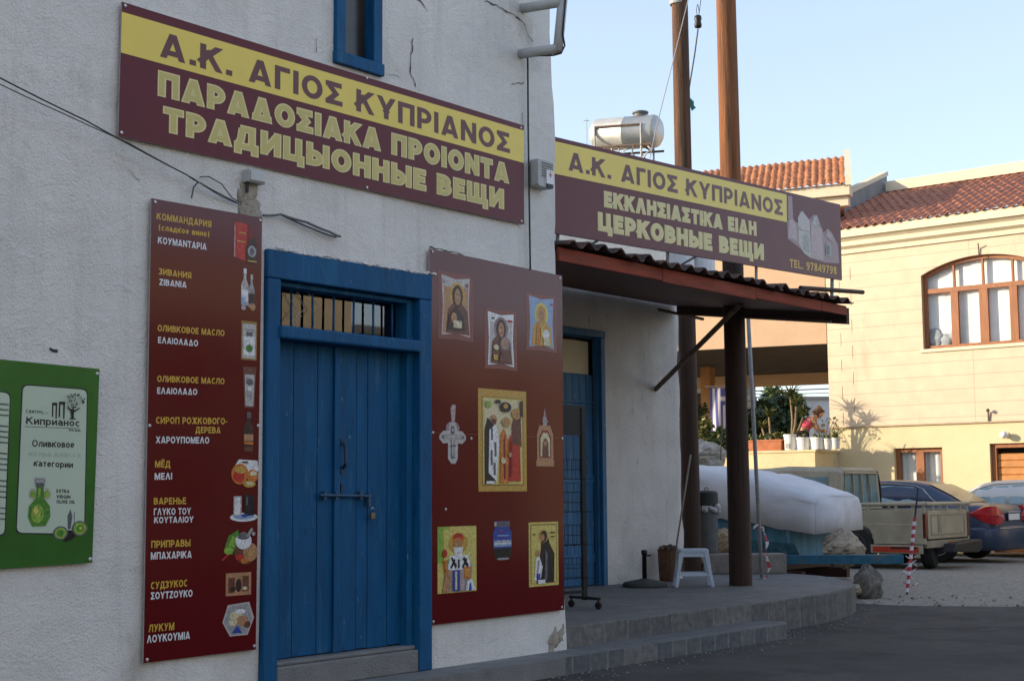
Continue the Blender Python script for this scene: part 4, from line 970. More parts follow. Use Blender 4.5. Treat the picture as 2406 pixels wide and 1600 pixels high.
panel(s5, [r5(1279, 1030), r5(1302, 1036), r5(1308, 1180), r5(1282, 1172)], YS, I['mauve'], 'print_strip', .0007)
art(s5, 'printed_church', (1280 + 1282 / 2.24, 1128 / 2.24, 1280 + 1542 / 2.24, 1378 / 2.24), [
    ('mauve', [(.0, .34), (.0, .7), (.2, .72), (.24, .96), (.3, 1.0), (.36, .92), (.42, .86), (.5, .98), (.58, 1.0), (.64, .8), (.7, .66), (.78, .78), (.86, .72), (.98, .5), (1, .1), (.7, .04), (.4, .06), (.18, .24)]),
    ('lmauve', [(.02, .38), (.04, .72), (.1, .78), (.16, .7), (.18, .34)]), ('silver', [(.2, .3), (.2, .84), (.28, .98), (.42, .84), (.44, .06), (.3, .12)]), ('grey', [(.28, .2), (.28, .46), (.35, .56), (.4, .46), (.4, .14)]),
    ('lmauve', [(.44, .06), (.44, .82), (.66, .74), (.68, .08)]), ('grey', [(.46, .8), (.5, .96), (.57, .98), (.62, .84), (.55, .7)]), ('silver', [(.48, .82), (.52, .94), (.56, .95), (.54, .76)]), ('grey', [(.72, .2), (.72, .44), (.78, .5), (.84, .42), (.84, .18)]), ('lmauve', [(.72, .6), (.78, .74), (.86, .66), (.88, .52)]), ('dgrey', rc(.74, .22, .8, .42)), ('silver', [(.22, .6), (.42, .6), (.42, .64), (.22, .64)])], YS)
mb = MB()
for xx in (9.95, 11.7, 13.4): mb.tube([(xx, 7.70, 3.6), (xx, 7.68, 4.4)], .018, 6); mb.tube([(xx, 7.70, 4.3), (xx, 8.9, 3.85)], .014, 6)
mb.tube([(15.08, 7.68, 3.62), (15.08, 7.66, 4.0)], .022, 8)
mb.build('sign_support', STEELG, s5)

# ---------------------------------------------------------------- poles and wires
POLE_SHADE = mat('pole_wood_shaded', (.042, .020, .012), .7, .4, 5, .5, 30, stretch=(5, 5, .25))  # darker lower pole: canopy shade put into the wood colour
def pole(name, label, base, top_z, r0, r1, lean=(0, 0), m=POLEW, seed=0):
    t = thing(name, label, 'pole', base, 'wooden utility poles by the canopy')
    path = [(base[0] + lean[0] * k / 12, base[1] + lean[1] * k / 12, base[2] + (top_z - base[2]) * k / 12) for k in range(13)]
    m_ = MB(); n = 18; P = []
    for i, p in enumerate(path):
        r = r0 + (r1 - r0) * i / 12
        for j in range(n):
            a = 2 * pi * j / n; rr = r * (1 + .04 * (vnoise(j * 1.7 + seed, i * .4) - .5))
            P.append((p[0] + rr * cos(a), p[1] + rr * sin(a), p[2]))
    F = [(i * n + j, i * n + (j + 1) % n, (i + 1) * n + (j + 1) % n, (i + 1) * n + j) for i in range(12) for j in range(n)]
    m_.mat(m); m_.add(P, F + [[12 * n + j for j in range(n)]])
    low = m_.mat(POLE_SHADE) and m_.cur
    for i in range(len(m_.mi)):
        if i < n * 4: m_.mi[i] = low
    m_.build('shaft', None, t, smooth=True)
    m_ = MB(); zc = base[2] + 4.9
    for k in range(9): m_.tube([(base[0] + r0 * .97 * cos(a), base[1] + r0 * .97 * sin(a), base[2] + 1.2 + k * .9 + random.uniform(-.3, .3)) for a in (0, .01)], .001, 3)
    return t
p2b = hz(1741, 1375, .32)
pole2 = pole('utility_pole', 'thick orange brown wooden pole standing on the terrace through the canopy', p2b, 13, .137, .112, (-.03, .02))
p1b = V((16.97, 10.86, .3))
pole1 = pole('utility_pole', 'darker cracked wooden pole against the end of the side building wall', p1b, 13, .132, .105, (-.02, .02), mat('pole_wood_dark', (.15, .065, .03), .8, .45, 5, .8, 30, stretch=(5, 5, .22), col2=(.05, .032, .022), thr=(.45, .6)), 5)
# rag and band on the pole
q = dp(1622, 245, 20.1)
mb = MB(); pts = [(0, 0, .09), (.05, -.03, .04), (.03, -.04, -.02), (.07, -.05, -.05), (.01, -.02, -.1), (-.01, 0, .0)]
mb.prism([q + V(a) for a in pts], (.012, .016, .004)); o = mb.build('rag', mat('teal_cloth', (.05, .24, .22), .8)); tag(o, 'teal rag tied to the guy cable beside the darker pole', 'rag')
mb = MB(); c_ = dp(1593, 6, 20); mb.lathe(c_, [(.118, -.04), (.122, -.03), (.122, .03), (.118, .04)], 18); mb.build('metal_band', STEELG, pole1)
def wire(pts, r, name, label, m=CABLE, cat='cable', sag=0.0, n=10, group=None):
    Q = []
    for a, b in zip(pts, pts[1:]):
        a, b = V(a), V(b)
        for i in range(n): t = i / n; Q.append(a.lerp(b, t) - V((0, 0, sag * 4 * t * (1 - t))))
    Q.append(V(pts[-1]))
    m_ = MB(); m_.tube(Q, r, 6); o_ = m_.build(name, m, smooth=True); tag(o_, label, cat, group); return o_
WIREL = mat('pale_steel_wire', (.40, .40, .40), .5, metal=.3)
wire([dp(1622, -20, 19.5), dp(1585, 130, 19), dp(1542, 300, 18.5), dp(1527, 372, 18.3), ], .007, 'guy_wire', 'pale guy wire slanting down in front of the darker pole', WIREL)
ins = dp(1640, 52, 20.6)
wire([dp(1651, -30, 20.6), dp(1642, 36, 20.6)], .006, 'guy_cable', 'short dark cable running up from the black strain insulator', CABLE)
gi = thing('strain_insulator', 'black egg shaped strain insulator on the guy cable beside the poles', 'insulator', ins)
mb = MB(); mb.lathe(ins, [(.015, -.10), (.05, -.085), (.056, -.04), (.046, -.008), (.046, .008), (.056, .04), (.05, .085), (.015, .10)], 14); mb.build('insulator_body', BLACK, gi, smooth=True)
for s_ in (-.02, .02):
    mb = MB(); mb.tube([ins + V((s_, 0, .08)), ins + V((s_ * 1.8, 0, .16)), ins + V((s_ * .4, 0, .26))], .005, 5); mb.build('cable_loop', CABLE, gi)
wire([dp(1640, 70, 20.6), dp(1632, 130, 20.5), dp(1622, 190, 20.3), dp(1615, 235, 20.1)], .012, 'guy_cable', 'thick twisted guy cable from the insulator down to the darker pole', mat('cable_grey', (.09, .085, .08), .6))

# ---------------------------------------------------------------- fittings on the facade
def hyv(a, b, y=7.46): return hy(a, b, y)
wire([hyv(-900, -190, 7.1), hyv(-30, 168, 7.30), hyv(200, 283, 7.36), hyv(440, 412, 7.42), hyv(470, 430, 7.44), hyv(560, 478, 7.47)], .0045, 'overhead_cable', 'upper dark cable slanting down the wall to the mortar patch', CABLE, sag=.004)
wire([hyv(-900, -150, 7.1), hyv(-30, 184, 7.32), hyv(150, 268, 7.37), hyv(300, 335, 7.4), hyv(455, 420, 7.43), hyv(520, 462, 7.455), hyv(566, 481, 7.47)], .0035, 'overhead_cable', 'lower thin cable slanting down the wall beside the dark one', mat('cable_grey2', (.10, .10, .10), .6), sag=.003)
wire([hyv(466, 428), hyv(455, 440), hyv(450, 466)], .005, 'cable_tail', 'loose green cable end hanging from the slanting cables', mat('cable_green', (.05, .08, .06), .6))
wire([hyv(470, 416), hyv(490, 415), hyv(520, 432), hyv(545, 465), hyv(567, 478)], .004, 'cable_loop', 'thin looped wire above the price list sign', mat('cable_green', (.05, .08, .06), .6))
wire([hyv(618, 506), hyv(660, 504), hyv(720, 522), hyv(775, 545), hyv(800, 556)], .009, 'wall_cable', 'painted over cable sagging across the plaster above the blue door', mat('cable_painted', (.16, .155, .15), .7), sag=.004)
wire([hyv(660, 505), hyv(740, 540), hyv(790, 558)], .006, 'wall_cable', 'second thin wire end below the painted over cable above the door', mat('cable_dark_painted', (.07, .07, .07), .7), sag=.003)
jb0, jb1 = hy(585, 396, 7.42), hy(624, 444, 7.42)
jb = thing('junction_box', 'pale grey junction box under the shop sign', 'box', (jb0.x, 7.45, jb1.z))
mb = MB(); mb.bx(jb0.x, jb1.x, 7.42, 7.50, jb1.z + .03, jb0.z); mb.build('box_body', PLASG, jb, bevel=.006)
mb = MB(); mb.bx(jb0.x + .01, jb1.x - .01, 7.41, 7.419, jb1.z + .04, jb0.z - .01); mb.build('lid', mat('grey_plastic_light', (.50, .51, .50), .5), jb, bevel=.003)
mb = MB(); mb.tube([(jb0.x + .02, 7.46, jb1.z + .03), (jb0.x + .02, 7.46, jb1.z - .04)], .012, 8); mb.build('cable_gland', BLACK, jb)
al0, al1 = hy(1264, 372, 7.40), hy(1301, 446, 7.40)
al = thing('alarm_box', 'grey alarm box with a small red marked sticker at the wall corner', 'alarm', (al0.x, 7.44, al1.z))
mb = MB(); mb.prism([(al0.x, 7.40, al0.z), (al1.x, 7.40, al0.z), (al1.x, 7.40, al1.z + .02), (al1.x - .02, 7.40, al1.z), (al0.x + .02, 7.40, al1.z), (al0.x, 7.40, al1.z + .02)], (0, .085, 0)); mb.build('case', PLASG, al, bevel=.006)
mb = MB(); mb.bx(al1.x - .11, al1.x - .012, 7.385, 7.399, al1.z + .035, al1.z + .155); mb.build('sticker', PLASW, al)
mb = MB(); mb.bx(al1.x - .085, al1.x - .04, 7.3835, 7.3845, al1.z + .11, al1.z + .118); mb.bx(al1.x - .068, al1.x - .06, 7.3815, 7.3825, al1.z + .09, al1.z + .138); mb.build('red_mark', I['red'], al)
mb = MB()
for k in range(6): mb.bx(al0.x + .05, al1.x - .012, 7.392, 7.399, al0.z - .03 - k * .022, al0.z - .022 - k * .022)
mb.build('vent_slats', mat('grey_plastic_dark', (.25, .25, .25), .5), al)
mb = MB(); mb.bx(al1.x - .10, al1.x - .02, 7.388, 7.399, al1.z + .002, al1.z + .03); mb.build('siren_opening', BLACK, al)
pr = hy(1232, 124, 7.45)
pip = thing('pipe_bracket', 'bent grey pipe bracket projecting from the upper wall corner', 'bracket', (pr.x, 7.45, pr.z))
e1 = dp(1310, 112, 12.0); e1 = hy(1310, 115, 7.15); e2 = hy(1326, -40, 7.15); pr2 = hy(1236, 17, 7.45)
mb = MB(); mb.tube([pr + V((0, .1, 0)), e1], .042, 12); mb.build('lower_arm', PLASG, pip, smooth=True)
mb = MB(); mb.tube([e1 + V((0, 0, -.03)), e2], .042, 12); mb.build('upright', PLASG, pip, smooth=True)
t_ = hy(1317, 6, 7.15); mb = MB(); mb.tube([pr2 + V((0, .1, 0)), t_], .042, 12); mb.build('upper_arm', PLASG, pip, smooth=True)
wire([hyv(1331, -30, 7.10), hyv(1322, 80, 7.10), hyv(1327, 108, 7.1), hyv(1318, 126, 7.12), hyv(1300, 131, 7.2), hyv(1238, 132, 7.43), hyv(1240, 140, 7.46), hyv(1241, 300, 7.465), hyv(1244, 500, 7.465), hyv(1246, 634, 7.465)], .008, 'drop_cable', 'black cable looping off the pipe bracket and down the wall corner', CABLE, n=5)

# ---------------------------------------------------------------- things on the terrace
st = thing('plastic_stool', 'pale blue plastic stool on the terrace beside the big pole', 'stool', hz(1628, 1376, .32))
fl = [hz(1585, 1386, .32), hz(1672, 1386, .32), hz(1668, 1369, .32), hz(1602, 1369, .32)]
cst = sum(fl, V()) / 4
ux = V((sin(YA), -cos(YA), 0)); uy = V((cos(YA), sin(YA), 0))
wd_, dp_, ht = .235, .20, .45
def sq(px_, py_, z): return cst + ux * (px_ * 1.17 - .015) + uy * py_ + V((0, 0, z - cst.z))
mb = MB()
def rsec(hw_, hd_, z, r=.03):
    out = []
    for sx_, sy_ in ((1, 1), (-1, 1), (-1, -1), (1, -1)):
        for k in range(4):
            a = atan2(sy_, sx_) + (k - 1.5) * (pi / 6)
            out.append(sq(sx_ * (hw_ - r) + r * cos(a), sy_ * (hd_ - r) + r * sin(a), z))
    return out
mb.loft([rsec(.155, .13, .32 + .405), rsec(.155, .13, .32 + .435), rsec(.145, .12, .32 + .448)]); mb.build('seat', STOOLM, st, smooth=False, bevel=.004)
for sx_ in (-1, 1):
    for sy_ in (-1, 1):
        mb = MB()
        a0, a1 = (sx_ * .15, sy_ * .125), (sx_ * .205, sy_ * .17)
        secs = []
        for (cx_, cy_), z, s_ in ((a0, .405, .035), (((a0[0] + a1[0]) / 2), 0), 0, 0)[:1] if False else [((sx_ * .128, sy_ * .104), .404, .05), ((sx_ * .155, sy_ * .128), .2, .036), ((sx_ * .185, sy_ * .15), .0, .034)]:
            secs.append([sq(cx_ + u_ * s_ / 2, cy_ + v_ * s_ / 2, .32 + z) for u_, v_ in ((-1, -1), (1, -1), (1, 1), (-1, 1))])
        mb.loft(secs); mb.build('leg', STOOLM, st, bevel=.004)
def rail(pts, e):
    m_ = MB(); m_.prism(pts, e); m_.build('rail', STOOLM, st)
for sy_ in (-1, 1): rail([sq(-.15, sy_ * .138, .32 + .13), sq(.15, sy_ * .138, .32 + .13), sq(.145, sy_ * .134, .32 + .17), sq(-.145, sy_ * .134, .32 + .17)], uy * .012)
for sx_ in (-1, 1): rail([sq(sx_ * .166, -.12, .32 + .13), sq(sx_ * .166, .12, .32 + .13), sq(sx_ * .160, .12, .32 + .17), sq(sx_ * .160, -.12, .32 + .17)], ux * .012)
for sy_ in (-1, 1): rail([sq(-.11, sy_ * .122, .32 + .355), sq(.11, sy_ * .122, .32 + .355), sq(.11, sy_ * .118, .32 + .403), sq(-.11, sy_ * .118, .32 + .403)], uy * .012)
ub = hz(1515, 1378, .32)
pb_ = thing('parasol_base', 'round dark parasol base with upright tube on the terrace', 'parasol base', ub)
mb = MB(); mb.lathe(ub, [(.265, .0), (.27, .03), (.25, .055), (.10, .085), (.05, .095), (.045, .10)], 28); mb.build('disc', mat('base_disc', (.06, .065, .06), .7, .25, 8, .2, 40), pb_, smooth=True)
mb = MB(); mb.lathe(ub, [(.028, .095), (.028, .38), (.036, .385), (.036, .43), (.03, .435)], 14); mb.build('tube', BLACK, pb_, smooth=True)
mb = MB(); mb.tube([ub + V((.03, -.02, .37)), ub + V((.07, -.045, .37))], .012, 8); mb.build('clamp_screw', BLACK, pb_)
# wicker basket with broom
bk = hz(1572, 1365, .32)
ba = thing('basket', 'brown woven basket with loose rags at the foot of the terrace wall', 'basket', bk)
mb = MB(); mb.lathe(bk, [(.11, 0), (.125, .03), (.14, .38), (.15, .40), (.135, .40), (.12, .08)], 16); mb.build('basket_body', mat('wicker', (.14, .075, .04), .8, .4, 20, .8, 50, stretch=(1, 1, 4)), ba)
mb = MB()
for k in range(7): mb.ball(bk + V((random.uniform(-.1, .1), random.uniform(-.08, .08), .40 + random.uniform(0, .03))), random.uniform(.03, .055), (1, 1, .7), 8, 6, .25)
mb.build('rags', mat('rag_cloth', (.12, .08, .06), .9, .5, 10), ba, smooth=True)
br0, br1 = dp(1588, 1290, 18.6), dp(1623, 1068, 19.2)
brm = thing('broom', 'broom with a pale thin handle leaning on the darker pole', 'broom', bk + V((.05, 0, 0)))
mb = MB(); mb.tube([br0, br1], .012, 8); mb.build('handle', mat('broom_handle', (.22, .18, .14), .6, .2, 8), brm, smooth=True)
mb = MB(); mb.loft([[br0 + ux * (u_ * w__) + uy * (v_ * .03) + V((0, 0, z)) for u_, v_ in ((-1, -1), (1, -1), (1, 1), (-1, 1))] for z, w__ in ((.03, .02), (-.06, .06), (-.32, .1))]); mb.build('broom_head', mat('bristles', (.16, .09, .05), .9, .4, 30, .6, 60), brm)
# low block wall with bin
lw0, lw1 = V((17.12, 10.72, .32)), V((17.80, 9.86, .32)); dl = (lw1 - lw0).normalized(); nl = V((-dl.y, dl.x, 0))
mb = MB(); mb.prism([lw0, lw1, lw1 + nl * .4, lw0 + nl * .4], (0, 0, .27)); o = mb.build('low_wall', mat('block_wall', (.23, .21, .19), .9, .25, 6, .6, 40), bevel=.015); tag(o, 'low grey stone wall at the back edge of the terrace', 'wall')
bc = dp(1663, 1310, 20.35); bc.z = .59
bn = thing('litter_bin', 'tall dark grey litter bin with a crumpled bag hanging from its rim', 'bin', bc)
mb = MB(); mb.lathe(bc, [(.145, 0), (.15, .02), (.15, .56), (.158, .57), (.158, .60), (.15, .6)], 22); mb.build('bin_body', mat('bin_grey', (.10, .105, .105), .6, .2, 8), bn, smooth=False)
mb = MB(); mb.lathe(bc, [(.15, .66), (.162, .67), (.162, .84), (.14, .865), (.02, .88)], 22)
for a in range(4): mb.tube([bc + V((.14 * cos(a * pi / 2), .14 * sin(a * pi / 2), .59)), bc + V((.14 * cos(a * pi / 2), .14 * sin(a * pi / 2), .68))], .012, 6)
mb.build('hood', mat('bin_hood', (.025, .032, .03), .5, .2, 8), bn, smooth=False)
mb = MB(); mb.tube([bc + V((.05 * cos(R_(a)), 0, .875 + .04 * sin(R_(a)))) for a in range(0, 181, 30)], .007, 6); mb.build('lifting_ring', BLACK, bn)
mb = MB()
for k in range(14):
    a = random.uniform(-2.9, -.2); mb.ball(bc + V((.155 * cos(a), .155 * sin(a), .60 + random.uniform(-.03, .04))), random.uniform(.035, .055), (1, 1, .9), 8, 6, .22)
mb.build('bag_rim', mat('bag_plastic', (.42, .42, .42), .4, .2, 14, .5, 20), bn, smooth=True)
# wire display rack
rb = hz(1374, 1428, .32); rk = thing('display_rack', 'black wire display rack on castors half hidden by the icon panel', 'rack', rb)
rw = .62; rdir = V((-.86, .18, 0)).normalized(); rn = V((rdir.y, -rdir.x, 0)) * -1
def rp(u_, v_, z): return rb + rdir * u_ + rn * v_ + V((0, 0, z))
mb = MB()
for u_ in (0, rw): mb.box(rp(u_, 0, 1.02), (.05, .03, 1.88), atan2(rdir.y, rdir.x))
mb.box(rp(rw / 2, 0, 1.97), (rw + .05, .028, .03), atan2(rdir.y, rdir.x)); mb.box(rp(rw / 2, 0, .16), (rw + .05, .028, .03), atan2(rdir.y, rdir.x)); mb.build('frame', BLACK, rk)
mb = MB(); mb.box(rp(rw / 2, -.005, 1.82), (rw - .05, .02, .26), atan2(rdir.y, rdir.x)); mb.build('header_board', BLACK, rk)
for z in (.30, .62, .94, 1.26):
    mb = MB()
    for k in range(12): mb.tube([rp(.03 + k * (rw - .06) / 11, -.02, z), rp(.03 + k * (rw - .06) / 11, -.02, z + .19)], .003, 4)
    for zz in (0, .09, .19): mb.tube([rp(.02, -.022, z + zz), rp(rw - .02, -.022, z + zz)], .0035, 4)
    for k in range(6): mb.tube([rp(.03 + k * (rw - .06) / 5, -.02, z), rp(.03 + k * (rw - .06) / 5, .18, z)], .003, 4)
    mb.build('wire_basket', BLACK, rk)
mb = MB()
for u_ in (0, rw): mb.tube([rp(u_, -.22, .10), rp(u_, .22, .10)], .016, 6)
mb.build('foot_bar', BLACK, rk)
for u_ in (0, rw):
    for v_ in (-.2, .2):
        mb = MB(); mb.lathe(rp(u_, v_, .035) - V((.015, 0, 0)), [(.02, 0), (.035, .004), (.035, .026), (.02, .03)], 14, V((1, 0, 0))); mb.tube([rp(u_, v_, .05), rp(u_, v_, .10)], .01, 6); mb.build('castor', RUBBER, rk)
# red and white tape on the steel post
TAPER = mat('tape_red', (.42, .03, .05), .4); TAPEW = mat('tape_white', (.66, .62, .64), .4)
def ribbon(pts, wv, n=24, per=.09):
    m_ = MB(); Q = [V(p) for p in pts]; S = []
    for i in range(n + 1):
        t = i / n * (len(Q) - 1); k = min(int(t), len(Q) - 2); S.append(Q[k].lerp(Q[k + 1], t - k))
    L_ = 0
    for i in range(n):
        m_.mat(TAPER if int(L_ / per) % 2 else TAPEW); L_ += (S[i + 1] - S[i]).length
        a = V(wv) * cos(i * .35) + V((0, 0, 1)) * V(wv).length * .5 * sin(i * .35); b = V(wv) * cos((i + 1) * .35) + V((0, 0, 1)) * V(wv).length * .5 * sin((i + 1) * .35)
        m_.poly([S[i] - a, S[i] + a, S[i + 1] + b, S[i + 1] - b])
    return m_
fw = 18.7
t0 = dp(1785, 1240, fw)
mb = ribbon([dp(1790, 1236, fw), dp(1796, 1250, fw), dp(1803, 1275, fw - .05), dp(1800, 1300, fw - .1), dp(1808, 1335, fw - .1), dp(1801, 1357, fw - .1)], ux * .022)
mb.build('barrier_tape', None, fixn=False); tag(bpy.data.objects['barrier_tape'], 'short red and white tape end hanging from the thin steel post', 'tape')
mb = ribbon([dp(1770, 1240, fw), dp(1780, 1232, fw), dp(1792, 1244, fw)], V((0, 0, .02)), 8)
o = mb.build('barrier_tape', None, fixn=False); tag(o, 'tape knot tied round the thin steel post', 'tape')
pbs = hz(2130, 1403, .0); ptp = dp(2157, 1147, 20.1)
tp = thing('tape_post', 'thin leaning stake wrapped with red and white tape in the gravel', 'stake', pbs)
mb = MB(); mb.tube([pbs, ptp], .014, 8); mb.build('shaft', mat('stake_dark', (.03, .025, .04), .6), tp)
mb = MB(); n = 90; pv = (ptp - pbs); k = 0
for i in range(n):
    t0_, t1_ = .05 + .68 * i / n, .05 + .68 * (i + 1) / n
    c0, c1 = pbs + pv * t0_, pbs + pv * t1_; rr = .022 + .006 * vnoise(i * .4, 2)
    mb.mat(TAPER if (i // 5) % 2 else TAPEW)
    ring0 = [c0 + V((rr * cos(a), rr * sin(a), 0)) for a in [j * pi / 4 + i * .2 for j in range(8)]]; ring1 = [c1 + V((rr * cos(a), rr * sin(a), 0)) for a in [j * pi / 4 + i * .2 for j in range(8)]]
    mb.loft([ring0, ring1], caps=False)
mb.build('tape_wrap', None, tp, fixn=False)
for k_ in range(4):
    c0 = pbs + pv * random.uniform(.2, .4); a_ = random.uniform(.06, .14)
    mb = ribbon([c0 + V((0, 0, 0)), c0 + ux * (a_ * random.choice((-1, 1))) + V((0, 0, .06)), c0 + ux * (a_ * random.choice((-1.2, 1.2))) + V((0, 0, -.1)), c0 + V((0, -.02, -.16))], uy * .006 + V((0, 0, .006)), 14)
    mb.build('tape_loop', None, tp, fixn=False)

# ---------------------------------------------------------------- covered boat, its cradle and stones
TARP = mat('white_cover', (.62, .63, .66), .8, .10, 1.6, .35, 9, col2=(.40, .40, .40), thr=(.55, .75))
BOATB = mat('boat_blue', (.08, .24, .35), .6, .3, 4, .2, 20, stretch=(3, 3, .35), col2=(.34, .45, .50), thr=(.58, .66))
def boat_sec(y, hw_, zb, zt, xc=19.5):
    return [V((xc - hw_, y, zt)), V((xc - hw_ * .97, y, zb + (zt - zb) * .5)), V((xc - hw_ * .72, y, zb + .06)), V((xc, y, zb)), V((xc + hw_ * .72, y, zb + .06)), V((xc + hw_ * .97, y, zb + (zt - zb) * .5)), V((xc + hw_, y, zt))]
bt = thing('boat', 'weathered blue wooden boat under a white cover in the gravel yard', 'boat', (19.6, 12, .4))
mb = MB(); mb.loft([boat_sec(10.32, .66, .46, .92), boat_sec(11.2, .77, .44, 1.04), boat_sec(12.4, .80, .46, 1.12), boat_sec(13.4, .72, .5, 1.14), boat_sec(14.4, .4, .62, 1.26), boat_sec(15.0, .04, .9, 1.36)]); mb.build('hull', BOATB, bt)
mb = MB()
for s_ in (-1, 1): mb.tube([(19.6 + s_ * .80, 10.3, .93), (19.6 + s_ * .86, 11.4, 1.01), (19.6 + s_ * .85, 12.4, 1.05), (19.6 + s_ * .72, 13.4, 1.15), (19.6 + s_ * .4, 14.4, 1.27)], .03, 6)
mb.build('gunwale', BOATB, bt, smooth=True)
mb = MB(); S = []
NY, NA = 60, 44
for i in range(NY + 1):
    t = i / NY; y = 9.92 + 4.9 * t
    zt_ = interp(y, [(9.9, 1.37), (9.98, 1.41), (10.4, 1.55), (10.95, 1.70), (11.3, 1.745), (12.2, 1.84), (13.2, 1.92), (14.9, 1.6)])
    hw_ = interp(y, [(9.9, .74), (10.05, .80), (11, .86), (13, .84), (14.2, .6), (14.9, .25)])
    zb_ = interp(y, [(9.9, .85), (10.4, .90), (11, 1.01), (13, 1.18), (15, 1.35)])
    sec = []
    for j in range(NA + 1):
        a = pi * j / NA; e = .42
        cx_ = -math.copysign(abs(cos(a)) ** e, cos(a)); sz = abs(sin(a)) ** .26
        nzz = .03 * (vnoise(j * .32, i * .26) - .5) + .022 * (vnoise(j * .55 + 7, i * .45) - .5) + .012 * abs(vnoise(j * .8 + i * .5, i * .35 - j * .25) - .5)
        z = zb_ + (zt_ - zb_) * sz + nzz + (.025 * (vnoise(i * .6, 3) - .5) if sz < .1 else 0)
        sec.append(V((19.5 + hw_ * cx_ * (1 - .06 * sz) + nzz, y + nzz * .4, z)))
    S.append(sec)
mb.loft(S, closed=False); mb.poly(S[0]); mb.poly(S[-1])
o = mb.build('boat_cover', TARP, smooth=True); tag(o, 'bulky white cover draped over the blue boat', 'cover')
sd = o.modifiers.new('thick', 'SOLIDIFY'); sd.thickness = .01
cr = thing('boat_cradle', 'blue painted timber cradle beam sticking out below the covered boat', 'cradle', (19.6, 9.8, .1))
ca, cb = dp(1838, 1325, 20.6), dp(2124, 1324, 19.6)
mb = MB(); mb.prism([ca, ca + V((.1, .13, 0)), ca + V((.1, .13, .12)), ca + V((0, 0, .12))], cb - ca); mb.build('beam', mat('cradle_blue', (.035, .15, .24), .6, .3, 7, .3, 30, col2=(.12, .17, .18), thr=(.52, .66)), cr)
for yy in (10.6, 13):
    mb = MB(); mb.bx(18.9, 20.4, yy - .06, yy + .06, .30, .44); mb.build('cross_beam', DARKW, cr)
mb = MB(); mb.bx(18.85, 18.95, 10.2, 14.2, .14, .29); mb.bx(20.25, 20.35, 10.2, 14.2, .14, .29); mb.build('runner', DARKW, cr)
def rock(name, c, r, sq_, label, m, seed):
    random.seed(seed); m_ = MB(); c = V(c); P = []; nu, nv = 30, 20; F = []
    for i in range(nv + 1):
        a = -pi / 2 + pi * i / nv
        for j in range(nu):
            t = 2 * pi * j / nu; k = .72 + .45 * vnoise(cos(t) * cos(a) * 2.2 + seed, sin(t) * 2.2 + sin(a) * 2.7) + .22 * vnoise(cos(t) * cos(a) * 5 + seed, sin(t) * 5 + sin(a) * 6) + .16 * vnoise(cos(t) * cos(a) * 11 + seed, sin(t) * 11 + sin(a) * 13)
            P.append(c + V((cos(a) * cos(t) * sq_[0], cos(a) * sin(t) * sq_[1], sin(a) * sq_[2])) * r * k)
    for i in range(nv):
        for j in range(nu): F.append((i * nu + j, i * nu + (j + 1) % nu, (i + 1) * nu + (j + 1) % nu, (i + 1) * nu + j))
    m_.add(P, F); o_ = m_.build(name, m, smooth=False, weld=True); tag(o_, label, 'stone'); return o_
ROCKM = mat('limestone', (.34, .28, .21), .9, .3, 5, .8, 14, col2=(.20, .15, .11), thr=(.5, .66))
rock('rock', dp(1980, 1288, 20.7), .27, (1.1, .9, .8), 'big pale brown stone wedged under the white boat cover', ROCKM, 3)
rock('rock', dp(2038, 1374, 19.5), .185, (1.0, .9, 1.2), 'rough dark stone block propping the blue cradle beam', mat('dark_stone', (.15, .14, .12), .9, .35, 6, .8, 14), 8)
rock('rock', dp(2000, 1385, 19.0), .10, (1.2, 1, .7), 'small rubble stone at the edge of the gravel by the terrace', ROCKM, 12)
rock('rock', dp(1698, 1280, 20.9), .19, (.9, 1, 1.0), 'yellowish round stone behind the big pole beside the bin', mat('yellow_stone', (.34, .25, .15), .9, .25, 6, .6, 14), 21)
rock('rock', dp(1652, 1072, 29.5), .36, (1.3, 1, .7), 'grey boulder above the boat cover on the yard wall', mat('grey_stone', (.33, .33, .31), .9, .3, 5, .7, 14), 31)
random.seed(17)

# ---------------------------------------------------------------- vehicles
GLASS = glass_mat('car_glass', .30, (.55, .62, .62))
GLASSD = mat('dark_car_glass', (.02, .03, .032), .06, .2, 3, spec=.8)
GLASST = mat('teal_car_glass', (.16, .27, .30), .08, .14, 1.6, spec=.9)
GLASSL = mat('hazy_car_glass', (.13, .22, .24), .08, .35, 2.2, spec=.9)
CHROME = mat('chrome', (.6, .6, .6), .2, metal=1)
def car_T(x, y, z, flip=1): return Matrix.Translation((x, y, z))   # local X across (left side at 0), local Y = forward from the tail
GZ = .145
# pick-up truck
TAN = mat('pickup_paint', (.36, .32, .23), .5, .14, 3, .05, 20, col2=(.26, .22, .16), thr=(.52, .72))
TAN2 = mat('pickup_paint_dull', (.25, .22, .16), .65, .2, 4)
pk = thing('pickup_truck', 'old beige pick-up truck with a rail round its bed and red side stripe', 'pickup', (23.35, 11.5, GZ))
X0, X1, Y0 = 22.5, 24.32, 9.92
def ploc(x, y, z): return V((x, Y0 + y, GZ + z))
